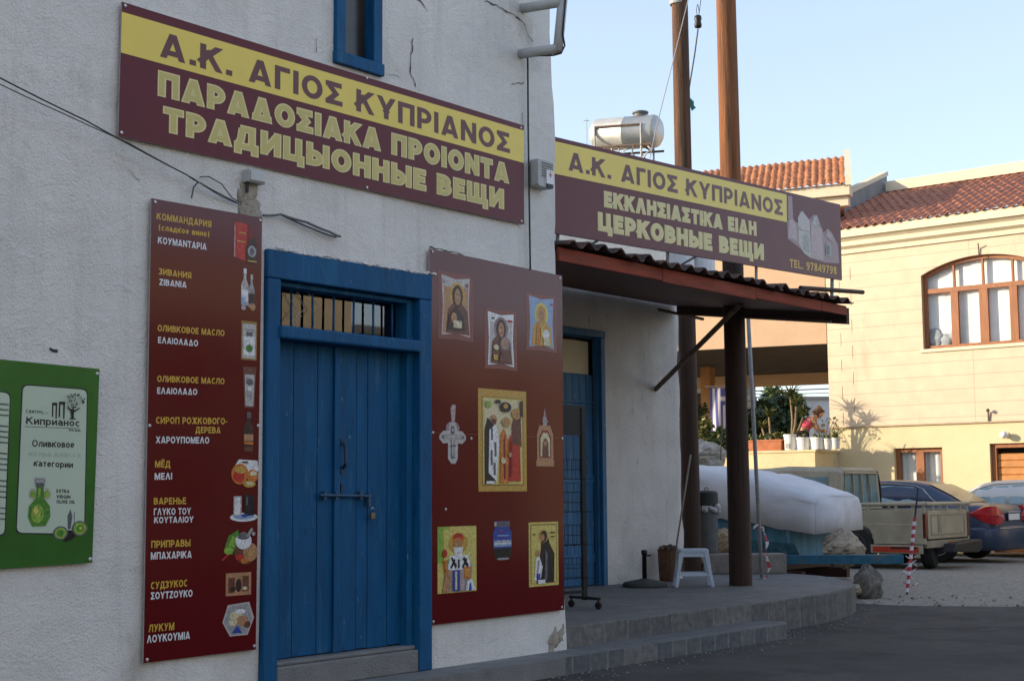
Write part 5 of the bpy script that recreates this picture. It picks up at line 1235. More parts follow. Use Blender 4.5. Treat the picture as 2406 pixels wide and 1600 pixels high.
# left bed side with wheel arch
def arch(cy, r, z0, n=10, a0=180, a1=0): return [(cy - r * cos(R_(a)) * -1 if False else cy + r * cos(R_(a)), z0 + r * sin(R_(a))) for a in [a0 + (a1 - a0) * i / n for i in range(n + 1)]]
for xx in (X0, X1 - .05):
    prof = [(0, .42), (.90, .42)] + [(1.28 + .38 * cos(R_(a)), .42 + .40 * sin(R_(a))) for a in range(180, -1, -18)] + [(1.70, .42), (1.70, .98), (0, .98)]
    mb = MB(); mb.prism([ploc(xx, a, b) for a, b in prof], (.05, 0, 0)); mb.build('bed_side', TAN, pk, bevel=.008)
mb = MB(); mb.bx(X0 - .005, X0 - .001, Y0 + .12, Y0 + 1.68, GZ + .735, GZ + .75); mb.build('side_crease', mat('pickup_light', (.46, .41, .30), .5), pk)
mb = MB(); mb.bx(X0 + .06, X1 - .06, Y0 + .02, Y0 + 1.5, GZ + .5, GZ + .54); mb.build('bed_floor', TAN2, pk)
tg = MB(); tg.bx(X0 + .11, X1 - .1, Y0 - .005, Y0 + .04, GZ + .50, GZ + .96); tgo = tg.build('tailgate', TAN, pk, bevel=.012)
mb = MB(); mb.bx(X0 + .22, X1 - .22, Y0 - .013, Y0 - .0055, GZ + .56, GZ + .58); mb.bx(X0 + .22, X1 - .22, Y0 - .013, Y0 - .0055, GZ + .88, GZ + .90); mb.bx(X0 + .22, X0 + .24, Y0 - .013, Y0 - .0055, GZ + .58, GZ + .88); mb.bx(X1 - .24, X1 - .22, Y0 - .013, Y0 - .0055, GZ + .58, GZ + .88); mb.build('pressed_rib', TAN2, tgo)
mb = MB(); mb.bx(X0 + .5, X0 + .62, Y0 - .012, Y0 - .006, GZ + .60, GZ + .90); mb.build('pressed_rib', TAN2, tgo)
for xx in (X0 - .004, X1 - .105):
    mb = MB(); mb.bx(xx, xx + .109, Y0 - .012, Y0 + .04, GZ + .52, GZ + .92); mb.build('tail_light', mat('dark_red_lens', (.10, .012, .012), .25, .3, 12), pk, bevel=.008)
for xx in (X0 + .02, X1 - .04):
    mb = MB(); mb.tube([ploc(xx, -.02, 1.07), ploc(xx, 1.5, 1.07)], .03, 8)
    for yy in (.02, .5, 1.0, 1.45): mb.bx(xx - .015, xx + .015, Y0 + yy - .02, Y0 + yy + .02, GZ + .97, GZ + 1.06)
    mb.build('bed_rail', TAN, pk)
mb = MB(); mb.tube([ploc(X0 + .02, -.02, 1.07), ploc(X1 - .03, -.02, 1.07)], .03, 8)
for xx in (.3, .85, 1.4): mb.bx(X0 + xx - .02, X0 + xx + .02, Y0 - .03, Y0, GZ + .96, GZ + 1.06)
mb.build('bed_rail', TAN, pk)
mb = MB(); mb.bx(X0 - .006, X0 - .001, Y0 + .04, Y0 + .96, GZ + .27, GZ + .41); mb.build('mud_skirt', TAN, pk)
mb = MB(); mb.bx(X0 - .016, X0 - .007, Y0 + .12, Y0 + .92, GZ + .29, GZ + .38); mb.build('red_reflector', mat('reflector_red', (.45, .05, .025), .3, .2, 9), pk)
mb = MB(); mb.bx(X0 - .021, X0 - .017, Y0 + .15, Y0 + .60, GZ + .345, GZ + .375); mb.build('reflector_trim', BLACK, pk)
mb = MB(); mb.bx(X0 + .05, X1 - .05, Y0 + .0, Y0 + .05, GZ + .36, GZ + .48); mb.build('rear_sill', TAN2, pk)
mb = MB(); mb.prism([ploc(X0 + .6, -.22, .28), ploc(X0 + .7, -.24, .42), ploc(X1 + .02, -.22, .46), ploc(X1 + .05, -.2, .30), ploc(X1 - .1, -.2, .24)], (0, .22, 0)); mb.build('bumper', mat('bumper_black', (.025, .025, .025), .6, .3, 9), pk, bevel=.02)
mb = MB(); mb.bx(X0 + .95, X0 + 1.15, Y0 - .02, Y0 - .001, GZ + .37, GZ + .45); mb.build('rear_lamp', mat('amber_lens', (.45, .12, .03), .3), pk, bevel=.006)
# cab
def cabsec(y, hb, ht, zb, zt): 
    xc = (X0 + X1) / 2
    return [ploc(xc - hb, y, zb), ploc(xc - hb, y, zb + .35), ploc(xc - ht, y, zt - .07), ploc(xc - ht + .09, y, zt), ploc(xc + ht - .09, y, zt), ploc(xc + ht, y, zt - .07), ploc(xc + hb, y, zb + .35), ploc(xc + hb, y, zb)]
mb = MB(); mb.loft([cabsec(1.56, .82, .70, .46, 1.66), cabsec(1.62, .83, .71, .44, 1.70), cabsec(2.6, .84, .72, .42, 1.73), cabsec(3.3, .84, .70, .42, 1.68)]); mb.build('cab', TAN, pk, bevel=.015)
mb = MB(); mb.loft([cabsec(3.31, .84, .70, .42, 1.66), cabsec(3.9, .84, .82, .42, 1.05), cabsec(5.0, .80, .74, .45, .92), cabsec(5.1, .7, .65, .5, .8)]); mb.build('bonnet', TAN, pk)
xc = (X0 + X1) / 2
def rw_pt(u_, v_, d=.012): # rear window plane of the cab
    hb, ht = .80 - .10 * v_, 0; return ploc(xc + u_ * hb, 1.56 - d, .98 + .62 * v_)
mb = MB(); mb.prism([rw_pt(-.86, .05), rw_pt(.86, .05), rw_pt(.84, .98), rw_pt(-.84, .98)], (0, .008, 0)); mb.build('rear_window', GLASSL, pk)
mb = MB()
for u_ in (-.42, 0.0, .42): mb.tube([rw_pt(u_, .02, .05), rw_pt(u_ - .05, .99, .03)], .016, 6)
mb.tube([rw_pt(-.9, 1.0, .04), rw_pt(.9, 1.0, .04)], .018, 6); mb.tube([rw_pt(-.9, .02, .05), rw_pt(.9, .02, .05)], .018, 6)
mb.build('window_guard', TAN, pk)
def sg(y, v_, s_=-1): # side glass plane
    z = .80 + (1.62 - .80) * v_ + .0; hb = .83 - (.83 - .71) * v_ + .006
    return ploc(xc + s_ * hb, y, .46 + .35 + (1.62 - .81) * v_)
for s_ in (-1, 1):
    mb = MB(); mb.prism([sg(1.75, .12, s_), sg(2.5, .12, s_), sg(2.5, .9, s_), sg(1.80, .9, s_)], (s_ * .006, 0, 0)); mb.prism([sg(2.62, .12, s_), sg(3.45, .12, s_), sg(3.18, .9, s_), sg(2.62, .9, s_)], (s_ * .006, 0, 0)); mb.build('side_window', GLASSL, pk)
mb = MB(); mb.tube([ploc(X1 - .06, 1.6, 1.0), ploc(X1 - .12, 1.58, 1.4), ploc(X1 - .17, 1.6, 1.64)], .028, 8); mb.build('corner_pillar', BLACK, pk, smooth=True)
def wheel(par, c, r, wdt, hubm):
    m_ = MB(); m_.lathe(V(c) - V((wdt / 2, 0, 0)), [(r * .6, .0), (r * .93, .005), (r, .04), (r, wdt - .04), (r * .93, wdt - .005), (r * .6, wdt)], 26, V((1, 0, 0))); wv_ = m_.build('wheel', RUBBER, par, smooth=False)
    m_ = MB(); m_.lathe(V(c) - V((wdt / 2 + .004, 0, 0)), [(r * .1, .03), (r * .16, .0), (r * .3, .012), (r * .5, .02), (r * .62, .0), (r * .62, .02)], 20, V((1, 0, 0))); m_.build('rim', hubm, wv_, smooth=False)
for xx in (X0 + .13, X1 - .13):
    for yy in (1.28, 4.0): wheel(pk, ploc(xx, yy, .36), .36, .22, mat('dull_rim', (.12, .115, .105), .5, .3, 9))
mb = MB(); mb.lathe(ploc(X0 + .62, .34, .32), [(.12, 0), (.31, .01), (.33, .06), (.33, .15), (.31, .2), (.12, .21)], 24, V((.25, -1, .1)).normalized()); mb.build('spare_wheel', RUBBER, pk, smooth=False)
mb = MB(); mb.bx(X0 + .3, X1 - .3, Y0 + .5, Y0 + 4.2, GZ + .30, GZ + .42); mb.build('chassis', BLACK, pk)

def sedan(name, label, x0, ytail, paint, width=1.8, length=4.75, detail=True, zs_=1.0):
    t = thing(name, label, 'car', (x0 + width / 2, ytail + length / 2, GZ))
    xc_ = x0 + width / 2; k = width / 1.8
    def P_(x, y, z): return V((xc_ + x * k, ytail + y, GZ + z * zs_))
    def bsec(y, hw_, zb, zt):
        return [P_(-hw_ * .86, y, zb), P_(-hw_ * .985, y, zb + .07), P_(-hw_, y, zb + (zt - zb) * .55), P_(-hw_ * .985, y, zt - .10), P_(-hw_ * .93, y, zt - .035), P_(-hw_ * .80, y, zt), P_(-hw_ * .4, y, zt + .018), P_(0, y, zt + .025), P_(hw_ * .4, y, zt + .018),
                P_(hw_ * .80, y, zt), P_(hw_ * .93, y, zt - .035), P_(hw_ * .985, y, zt - .10), P_(hw_, y, zt * .55 + zb * .45), P_(hw_ * .985, y, zb + .07), P_(hw_ * .86, y, zb)]
    st_ = [(-.0, .70, .40, .74), (.03, .80, .30, .86), (.12, .86, .26, .95), (.30, .885, .24, 1.0), (.9, .90, .22, 1.01), (1.6, .9, .2, .985), (2.6, .9, .2, .965), (3.5, .9, .2, .95), (4.1, .88, .22, .86), (4.5, .82, .25, .76), (4.68, .7, .3, .66), (4.74, .55, .36, .58)]
    m_ = MB(); m_.loft([bsec(*a) for a in st_]); bd = m_.build('body', paint, t, smooth=True)
    def gsec(y, hb, ht, zb, zt): return [P_(-hb, y, zb), P_(-(hb * .45 + ht * .55) - .012, y, zb + (zt - zb) * .55), P_(-ht, y, zt - .045), P_(-ht * .88, y, zt - .008), P_(-ht * .4, y, zt + .006), P_(ht * .4, y, zt + .006), P_(ht * .88, y, zt - .008), P_(ht, y, zt - .045), P_((hb * .45 + ht * .55) + .012, y, zb + (zt - zb) * .55), P_(hb, y, zb)]
    gst = [(.62, .72, .66, .98, 1.01), (.95, .78, .63, .97, 1.19), (1.3, .815, .60, .96, 1.355), (1.6, .825, .595, .95, 1.415), (2.1, .83, .60, .95, 1.445), (2.7, .83, .595, .94, 1.43), (3.0, .82, .58, .93, 1.38), (3.4, .8, .62, .93, 1.19), (3.85, .76, .68, .92, .95)]
    m_ = MB(); m_.loft([gsec(*a) for a in gst]); m_.build('cabin', paint, t, smooth=True)
    def gi_(y):
        return [interp(y, [(a[0], a[j]) for a in gst]) for j in (1, 2, 3, 4)]
    def gpt(y, v_, s_, d=.006):
        hb, ht, zb, zt = gi_(y); zt -= .045
        m2 = (hb * .45 + ht * .55) + .012
        x_ = hb + (m2 - hb) * v_ / .56 if v_ < .56 else m2 + (ht - m2) * (v_ - .56) / .44
        return P_(s_ * (x_ + d), y, zb + (zt - zb) * v_)
    def strip(ylo, yhi, v0, v1, s_, n=8):
        m2 = MB(); S_ = []
        for i in range(n + 1):
            f = i / n; S_.append([gpt(ylo[0] + (ylo[1] - ylo[0]) * f if True else 0, v0, s_), gpt((ylo[0] + yhi[0]) / 2 + ((ylo[1] + yhi[1]) / 2 - (ylo[0] + yhi[0]) / 2) * f, (v0 + v1) / 2, s_), gpt(yhi[0] + (yhi[1] - yhi[0]) * f, v1, s_)])
        m2.loft(S_, closed=False, caps=False); return m2
    for s_ in (-1, 1):
        strip((2.42, 3.55), (2.40, 3.02), .12, .86, s_).build('side_window', GLASST, t, fixn=False, smooth=True)
        strip((1.42, 2.34), (1.50, 2.32), .12, .88, s_).build('side_window', GLASST, t, fixn=False, smooth=True)
        strip((1.05, 1.36), (1.36, 1.44), .14, .84, s_).build('quarter_window', GLASST, t, fixn=False, smooth=True)
        m_ = MB(); pts = [gpt(y, v_, s_, .012) for y, v_ in ((1.0, .12), (1.2, .5), (1.38, .86), (1.55, .95), (2.1, .96), (2.7, .95), (3.05, .9), (3.55, .2))]; m_.tube(pts, .008, 5); m_.build('window_trim', CHROME, t)
    m_ = MB(); S_ = []
    for i in range(9):
        y = .68 + .64 * i / 8; hb, ht, zb, zt = gi_(y); S_.append([P_(u_ * ht * .86, y, zt + .012) for u_ in (-1, -.5, 0, .5, 1)])
    m_.loft(S_, closed=False, caps=False); m_.build('rear_window', mat('dusty_glass', (.085, .088, .078), .16, .35, 2, spec=.9), t, fixn=False, smooth=True)
    for s_ in (-1, 1):
        cols = [(.912, .40, .84, .86), (.906, .26, .76, .925), (.893, .14, .70, .97), (.868, .04, .675, .985), (.81, -.03, .665, .975), (.72, -.045, .67, .94), (.60, -.05, .69, .87), (.50, -.05, .715, .80)]
        m_ = MB(); S_ = [[P_(s_ * a, b, lo), P_(s_ * (a + .012), b - .012, (lo + hi) / 2), P_(s_ * a, b, hi), P_(s_ * (a - .05), b + .06, hi), P_(s_ * (a - .05), b + .06, lo)] for a, b, lo, hi in cols]; m_.loft(S_)
        tl_ = m_.build('tail_light', mat('red_lens', (.42, .012, .02), .15, .25, 9, spec=.7), t, smooth=False)
        def surf(x_, z_): return -.035
        m_ = MB(); m_.poly([P_(s_ * x_, surf(x_, z_) - .042, z_) for x_, z_ in ((.58, .79), (.8, .80), (.82, .83), (.6, .835))]); m_.build('reverse_lamp', mat('pink_lens', (.55, .16, .17), .15), tl_, fixn=False)
    m_ = MB(); m_.loft([[P_(-math.copysign(abs(cos(R_(a))) ** .45, cos(R_(a))) * (.905 - i_), .55 - (.66 - i_) * abs(sin(R_(a))) ** .5, zz) for a in range(0, 181, 9)] for zz, i_ in ((.22, .06), (.30, .01), (.44, .0), (.56, .0), (.61, .012), (.64, .05))]); m_.build('bumper', paint, t, smooth=True)
    m_ = MB(); m_.tube([P_(-.76, -.055, .60), P_(-.4, -.1, .60), P_(0, -.11, .60), P_(.4, -.1, .60), P_(.76, -.055, .60)], .009, 6); m_.build('bumper_trim', CHROME, t)
    m_ = MB(); m_.bx(xc_ - .29 * k, xc_ + .29 * k, ytail - .034, ytail - .004, GZ + .72 * zs_, GZ + .86 * zs_); m_.build('plate_recess', BLACK, t)
    m_ = MB(); m_.bx(xc_ - .26 * k, xc_ + .26 * k, ytail - .040, ytail - .0345, GZ + .735 * zs_, GZ + .845 * zs_); m_.build('number_plate', PLASW, t)
    m_ = MB(); m_.bx(xc_ - .3 * k, xc_ + .3 * k, ytail - .045, ytail - .01, GZ + .868 * zs_, GZ + .888 * zs_); m_.build('boot_handle', CHROME, t)
    for s_ in (-1, 1):
        for yy in (1.02, 3.75):
            m_ = MB(); c_ = P_(s_ * .903, yy, .33); m_.prism([c_ + V((0, .37 * cos(R_(a)), .37 * sin(R_(a)))) for a in range(-8, 189, 14)], (-s_ * .01, 0, 0)); m_.build('wheel_arch', BLACK, t, fixn=True)
            wheel(t, P_(s_ * .815, yy, .325), .325, .2, mat('alloy_rim', (.35, .35, .36), .35, metal=.6))
    return t
SBLUE = mat('car_blue', (.03, .05, .095), .38, .12, 2, spec=.4, coat=.2)
SSIL = mat('car_silver', (.48, .49, .50), .35, .06, 2, spec=.6, coat=.5)
sedan('sedan_car', 'dark blue saloon car with red tail lights parked behind the beige pick-up', 25.05, 9.78, SBLUE, zs_=1.03)
sedan('sedan_car', 'silver white car parked furthest away beside the yellow house', 27.75, 8.2, SSIL, width=1.72, zs_=1.03)

chips(ASPH, (.13, .125, .115), 150, .60, .70, (1, 1, 1)); chips(ASPH, (.085, .08, .074), .9, .54, .60, (1, 1, 1)); chips(ASPH, (.022, .022, .022), 2.2, .66, .74, (1, 1, 1))
mb = MB()
for k in range(260):
    x = random.uniform(8.2, 17.5); e = interp(x, [(8, 7.16), (12.9, 7.16), (13.2, 7.56), (14.5, 7.6), (15.7, 7.82), (16.8, 8.3), (17.5, 8.9)])
    y = e - .01 - abs(random.gauss(0, .22)); r = random.uniform(.004, .014)
    mb.ball((x, y, r * .3), r, (1, random.uniform(.6, 1), .6), 5, 3, .2)
o = mb.build('kerb_grit', GRAVEL, smooth=True); o['kind'] = 'stuff'
# ---------------------------------------------------------------- beige house
BW = brick_mat('beige_blocks', (.60, .49, .355), (.62, .51, .37), (.43, .34, .24), 60.0, .30, .008, 'YZ', .8, off=.0, bump=.25, noise=.06, ns=3)
YELW = mat('yellow_render', (.62, .53, .325), .8, .06, 1.5, .15, 40)
PEACH = mat('peach_render', (.62, .42, .26), .8, .08, 1.2, .15, 40)
CREAM = mat('cream_moulding', (.66, .58, .42), .7, .06, 3)
TILE = mat('clay_tiles', (.37, .155, .095), .8, .32, 5, .4, 30, col2=(.28, .10, .06), thr=(.52, .68))
chips(BW, (.44, .34, .23), 1.3, .60, .82, (1, 1, .25)); chips(YELW, (.46, .38, .24), 1.6, .60, .80, (1, 1, .3)); chips(BW, (.66, .57, .45), 3, .62, .8, (1, 1, 1))
WOODF = mat('window_wood', (.30, .115, .045), .5, .2, 5, .15, 20, stretch=(3, 3, .6))
WOODG = mat('garage_wood', (.46, .20, .06), .5, .2, 4, .1, 20)
CURT = mat('curtain', (.84, .84, .82), .9, .05, 4)
WGL = glass_mat('house_glass', .22, (.95, .97, .97))
XB = 30.0
bh = thing('beige_house', 'beige two storey house with red tiled roof, arched wooden window and yellow ground floor', 'house', (XB, 12, 0))
YL = hx(1947, 900, XB).y; YR2 = 2.0
ZBAND = 2.87; ZEV = 6.55
aL, aR = hx(2169, 800, XB).y, hx(2169, 800, XB).y - 2 * (hx(2169, 800, XB).y - hx(2306, 700, XB).y)
aB = hx(2171, 821, XB).z; aS = hx(2167, 648, XB).z; aT = hx(2306, 598, XB).z
ay = (aL + aR) / 2; aw = (aL - aR) / 2
rr = (aw ** 2 + (aT - aS) ** 2) / (2 * (aT - aS)); zc_ = aT - rr; a_h = math.asin(aw / rr)
def arcpts(inset=0.0, n=16, r_off=0.0):
    R2 = rr - r_off; ah = math.asin(min(1, (aw - inset) / R2)); return [(ay + R2 * sin(ah - 2 * ah * i / n), zc_ + R2 * cos(ah - 2 * ah * i / n)) for i in range(n + 1)]
mb = MB(); mb.mat(BW)
def fx(pts, x=XB): mb.poly([(x, a, b) for a, b in pts])
fx([(YL, ZBAND), (aL, ZBAND), (aL, ZEV + .3), (YL, ZEV + .3)]); fx([(aR, ZBAND), (YR2, ZBAND), (YR2, ZEV + .3), (aR, ZEV + .3)]); fx([(aL, ZBAND), (aR, ZBAND), (aR, aB), (aL, aB)])
ap = arcpts()
for (a, b), (c_, d) in zip(ap, ap[1:]): fx([(a, b), (c_, d), (c_, ZEV + .3), (a, ZEV + .3)])
DP = .20
ol = [(aL, aB)] + ap + [(aR, aB)]
mb.mat(mat('reveal_render', (.50, .33, .20), .8, .06, 3))
for (a, b), (c_, d) in zip(ol, ol[1:] + ol[:1]): mb.poly([(XB, a, b), (XB, c_, d), (XB + DP, c_, d), (XB + DP, a, b)])
mb.mat(BW); mb.poly([(XB, YL, ZBAND), (XB + 9, YL, ZBAND), (XB + 9, YL, ZEV + .3), (XB, YL, ZEV + .3)])
mb.poly([(XB, YR2, 0), (XB + 9, YR2, 0), (XB + 9, YR2, ZEV + .3), (XB, YR2, ZEV + .3)]); mb.poly([(XB + 9, YL, 0), (XB + 9, YR2, 0), (XB + 9, YR2, ZEV + .3), (XB + 9, YL, ZEV + .3)])
mb.build('upper_wall', None, bh, fixn=False)
# quoin joints
mb = MB()
for k in range(12):
    z0 = ZBAND + .05 + k * .30; yq = YL - (.62 if k % 2 else .34)
    mb.bx(XB - .003, XB - .001, yq - .006, yq + .006, z0, z0 + .285)
mb.build('quoin_joint', mat('joint_brown', (.24, .17, .11), .9), bh)  # plain dark brown joint lines
# ground floor with openings
w0y, w1y = hx(2099, 1052, XB).y, hx(2213, 1052, XB).y; wt = hx(2150, 1052, XB).z
g0y, g1y = hx(2324, 1043, XB).y, hx(2324, 1043, XB).y - 2.4; gt = hx(2330, 1042, XB).z
mb = MB(); mb.mat(YELW); XG = XB + .015
def fg(a, b, c_, d): mb.poly([(XG, a, c_), (XG, b, c_), (XG, b, d), (XG, a, d)])
fg(YL, w0y, 0, ZBAND); fg(w0y, w1y, wt, ZBAND); fg(w0y, w1y, 0, .95); fg(w1y, g0y, 0, ZBAND); fg(g0y, g1y, gt, ZBAND); fg(g1y, YR2, 0, ZBAND)
for (a, b, c_, d) in ((w0y, w1y, .95, wt), (g0y, g1y, 0, gt)):
    for p, q in (((a, c_), (a, d)), ((a, d), (b, d)), ((b, d), (b, c_)), ((b, c_), (a, c_))):
        mb.poly([(XG, p[0], p[1]), (XG, q[0], q[1]), (XG + .22, q[0], q[1]), (XG + .22, p[0], p[1])])
mb.poly([(XG, YL, 0), (XB + 9, YL, 0), (XB + 9, YL, ZBAND), (XG, YL, ZBAND)])
mb.build('ground_floor_wall', None, bh, fixn=False)
mb = MB(); mb.bx(XB - .03, XB + .01, YR2, YL - .002, ZBAND - .02, ZBAND + .012); mb.build('string_course', mat('course_stone', (.40, .30, .20), .8), bh)
mb = MB(); mb.bx(XB + .45, XB + .5, YR2 + .1, YL - .1, 0.1, ZBAND - .1); mb.bx(XB + .6, XB + .65, YR2 + .1, YL - .1, ZBAND, ZEV); mb.build('dark_interior', mat('house_interior', (.10, .085, .07), .9), bh)
# arched window
WF = MB(); xf0, xf1 = XB + DP - .09, XB + DP - .02
ip = arcpts(.075, 16, .075)
oL = [(aL, aB)] + ap + [(aR, aB)]; iL = [(aL - .075, aB + .075)] + ip + [(aR + .075, aB + .075)]
for i in range(len(oL) - 1): WF.prism([(xf0, *oL[i]), (xf0, *oL[i + 1]), (xf0, *iL[i + 1]), (xf0, *iL[i])], (xf1 - xf0, 0, 0))
WF.bx(xf0, xf1, aR + .08, aL - .08, aB, aB + .075)
zt_ = hx(2200, 680, XB).z - .02
WF.bx(xf0 - .01, xf1, aR + .08, aL - .08, zt_ - .05, zt_ + .05)
wn = WF.build('window', WOODF, bh)
nm = 4
for k in range(1, nm):
    yk = aL - .05 - (2 * aw - .1) * k / nm
    mb = MB(); hw_ = .125 if k % 2 == 0 else .11
    mb.bx(xf0 - .006, xf1, yk - hw_ * .75, yk + hw_ * .75, aB + .076, zt_ - .051); mb.build('mullion', WOODF, wn)
    mb = MB(); ztop = zc_ + sqrt(max(0, (rr - .08) ** 2 - (yk - ay) ** 2)); mb.bx(xf0 + .005, xf1, yk - .022, yk + .022, zt_ + .051, ztop); mb.build('glazing_bar', WOODF, wn)
for k in range(1, 3):
    pass
mb = MB()
gp = [(xf1 - .012, aL - .05, aB + .05)] + [(xf1 - .012, *p) for p in arcpts(.05, 16, .05)] + [(xf1 - .012, aR + .05, aB + .05)]
mb.poly(gp); mb.build('pane', WGL, wn, fixn=False)
def curtain(par, y0, y1, z0, z1, x, amp=.035, per=.13, name='curtain'):
    m_ = MB(); n = int(abs(y1 - y0) / .02) + 1; S_ = []
    for i in range(n + 1):
        y = y0 + (y1 - y0) * i / n; d = amp * sin(2 * pi * y / per + 1.5 * sin(y * 3.1)) * (.6 + .6 * vnoise(y * 4, 2))
        S_.append([V((x + d, y, z0)), V((x + d * .8, y, (z0 + z1) / 2)), V((x + d * .5, y, z1))])
    m_.loft(S_, closed=False, caps=False); return m_.build(name, CURT, par, smooth=True, fixn=False)
curtain(wn, aL - .04, aR + .04, aB - .02, aT + .05, XB + DP + .05, .012, .30)
mb = MB()
for (a, b, h_, c_) in ((aL - .18, .22, .5, 0), (aL - .42, .2, .36, 1), (aL - .62, .12, .6, 0)):
    mb.ball((XB + DP + .02, a, aB + h_ * .45), b, (.22, .9, h_ * 2), 9, 7, .3)
mb.build('cloth_bundle', mat('cloth_grey', (.34, .36, .38), .9, .35, 6, .6, 8), wn, smooth=True)
# sloping sill
mb = MB(); mb.bx(XB - .04, XB + .0, aR - .06, aL + .06, aB - .075, aB + .0); mb.build('window_sill', CREAM, bh, bevel=.01)
# raised surround of the arch
sp_ = [(aL + .12, aB - .0)] + [(ay + (rr + .12) * sin(a_h * 1.04 - 2 * a_h * 1.04 * i / 16), zc_ + (rr + .12) * cos(a_h * 1.04 - 2 * a_h * 1.04 * i / 16)) for i in range(17)] + [(aR - .12, aB)]
# lower window and garage door
mb = MB(); x0_, x1_ = XG + .11, XG + .18
mb.bx(x0_, x1_, w0y - .09, w0y, .95, wt); mb.bx(x0_, x1_, w1y, w1y + .09, .95, wt); mb.bx(x0_, x1_, w1y + .091, w0y - .091, wt - .09, wt); mb.bx(x0_, x1_, w1y + .091, w0y - .091, .95, 1.05); ym = (w0y + w1y) / 2; mb.bx(x0_ - .01, x1_, ym - .09, ym + .09, 1.051, wt - .091)
lw = mb.build('window', WOODF, bh)
mb = MB(); mb.poly([(x1_ - .02, w0y - .05, .98), (x1_ - .02, w1y + .05, .98), (x1_ - .02, w1y + .05, wt - .05), (x1_ - .02, w0y - .05, wt - .05)]); mb.build('pane', WGL, lw, fixn=False)
curtain(lw, w0y - .05, w1y + .05, .9, wt, XG + .26, .03, .15)
mb = MB(); mb.bx(XG + .08, XG + .2, g0y - .11, g0y, 0, gt); mb.bx(XG + .08, XG + .2, g1y, g1y + .11, 0, gt); mb.bx(XG + .07, XG + .2, g1y + .111, g0y - .111, gt - .09, gt); gd = mb.build('garage_frame', WOODF, bh)
mb = MB()
for k in range(14): mb.prism([(XG + .165, g0y - .112, .1 + k * .15), (XG + .145, g0y - .112, .12 + k * .15), (XG + .145, g0y - .112, .235 + k * .15), (XG + .165, g0y - .112, .249 + k * .15)], (0, -(g0y - g1y - .224), 0))
mb.build('garage_door', WOODG, bh)
# cornice mouldings and gutter
mb = MB(); cz = hx(1985, 598, XB).z
prof = [(0, 0), (-.05, .0), (-.06, .10), (-.16, .16), (-.16, .26), (-.26, .34), (-.30, .34), (-.30, .52), (-.24, .56), (0, .56)]
mb.prism([(XB + a - .002, YR2, cz + b) for a, b in prof], (0, YL + .25 - YR2, 0)); mb.build('cornice', CREAM, bh)
ez = cz + .575
tiles(bh, V((XB - .36, YL + .3, ez - .05)), V((0, -1, 0)), YL + .3 - YR2, V((4.3, 0, 1.62)), TILE, .21, .38, .045, 'roof')
mb = MB(); mb.prism([(XB - .1, YL + .3, cz + .5), (XB + 4.1, YL + .3, cz + .5), (XB + 4.1, YL + .3, ez + 2.05), (XB - .1, YL + .3, ez + .45)], (0, .16, 0)); mb.build('gable', mat('gable_shade_grey', (.26, .26, .26), .8, .15, 3), bh)  # parapet face coloured grey to stand for its shade
mb = MB(); mb.prism([(XB - .12, YL + .27, ez + .455), (XB + 4.12, YL + .27, ez + 2.06), (XB + 4.12, YL + .27, ez + 2.17), (XB - .12, YL + .27, ez + .565)], (0, .24, 0)); mb.build('verge_beam', CREAM, bh)
mb = MB(); mb.bx(XB + 3.8, XB + 4.05, YR2, YL + .2, ez + 1.58, ez + 1.84); mb.build('ridge_beam', CREAM, bh)
# little iron hook over the arch, lamp bracket, round lamp with glass shade
q = hx(2301, 600, XB); mb = MB(); mb.tube([q + V((-.02, 0, -.02)), q + V((-.03, 0, .15)), q + V((-.12, -.03, .24))], .014, 6); mb.build('iron_hook', RUST, bh)
q = hx(2324, 990, XB); mb = MB(); mb.tube([q + V((-.02, 0, 0)), q + V((-.04, 0, .2)), q + V((-.1, -.02, .22))], .018, 6); mb.ball(q + V((-.1, -.02, .23)), .04); mb.build('iron_hook', RUST, bh)
wl = hx(2364, 1022, XB)
la = thing('wall_lamp', 'small white wall lamp above the wooden garage door', 'lamp', wl)
mb = MB(); mb.lathe(wl + V((.01, 0, 0)), [(.07, 0), (.07, .02), (.03, .03), (.03, .07)], 14, V((-1, 0, 0))); mb.build('mount', CREAM, la)
mb = MB(); mb.ball(wl + V((-.14, 0, 0)), .085, (1, 1, .9), 14, 9); mb.build('lamp_shade', PLASW, la, smooth=True)

# ---------------------------------------------------------------- wing over the passage
wd_dir = V((-.25, .968, 0)); wn_n = V((.968, .25, 0))
wg = thing('peach_house', 'peach house wing with orange tiled roof spanning a dark open passage', 'house', (30, 19, 0))
W0 = V((XB + .02, YL + .03, 0)); SZ = 4.80; EZ = 8.25; LW = 11.0
def wp(u_, v_, z): return W0 + wd_dir * u_ + wn_n * v_ + V((0, 0, z))
mb = MB(); mb.mat(PEACH)
mb.poly([wp(0, 0, SZ), wp(LW, 0, SZ), wp(LW, 0, EZ), wp(0, 0, EZ)]); mb.poly([wp(0, 0, SZ), wp(0, 8, SZ), wp(0, 8, EZ), wp(0, 0, EZ)]); mb.poly([wp(LW, 0, SZ), wp(LW, 8, SZ), wp(LW, 8, EZ), wp(LW, 0, EZ)])
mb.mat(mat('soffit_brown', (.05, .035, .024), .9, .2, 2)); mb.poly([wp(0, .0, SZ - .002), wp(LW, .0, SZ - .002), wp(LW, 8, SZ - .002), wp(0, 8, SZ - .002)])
mb.mat(PEACH); mb.poly([wp(0, 8, SZ - .35), wp(LW, 8, SZ - .35), wp(LW, 8, EZ), wp(0, 8, EZ)])
mb.build('upper_wall', None, wg, fixn=False)
mb = MB(); cc = dp(1663, 900, 39.0); mb.bx(cc.x - .14, cc.x + .14, cc.y - .14, cc.y + .14, 0, SZ - .01); mb.build('column', mat('column_brown', (.34, .17, .06), .7, .15, 4), wg)
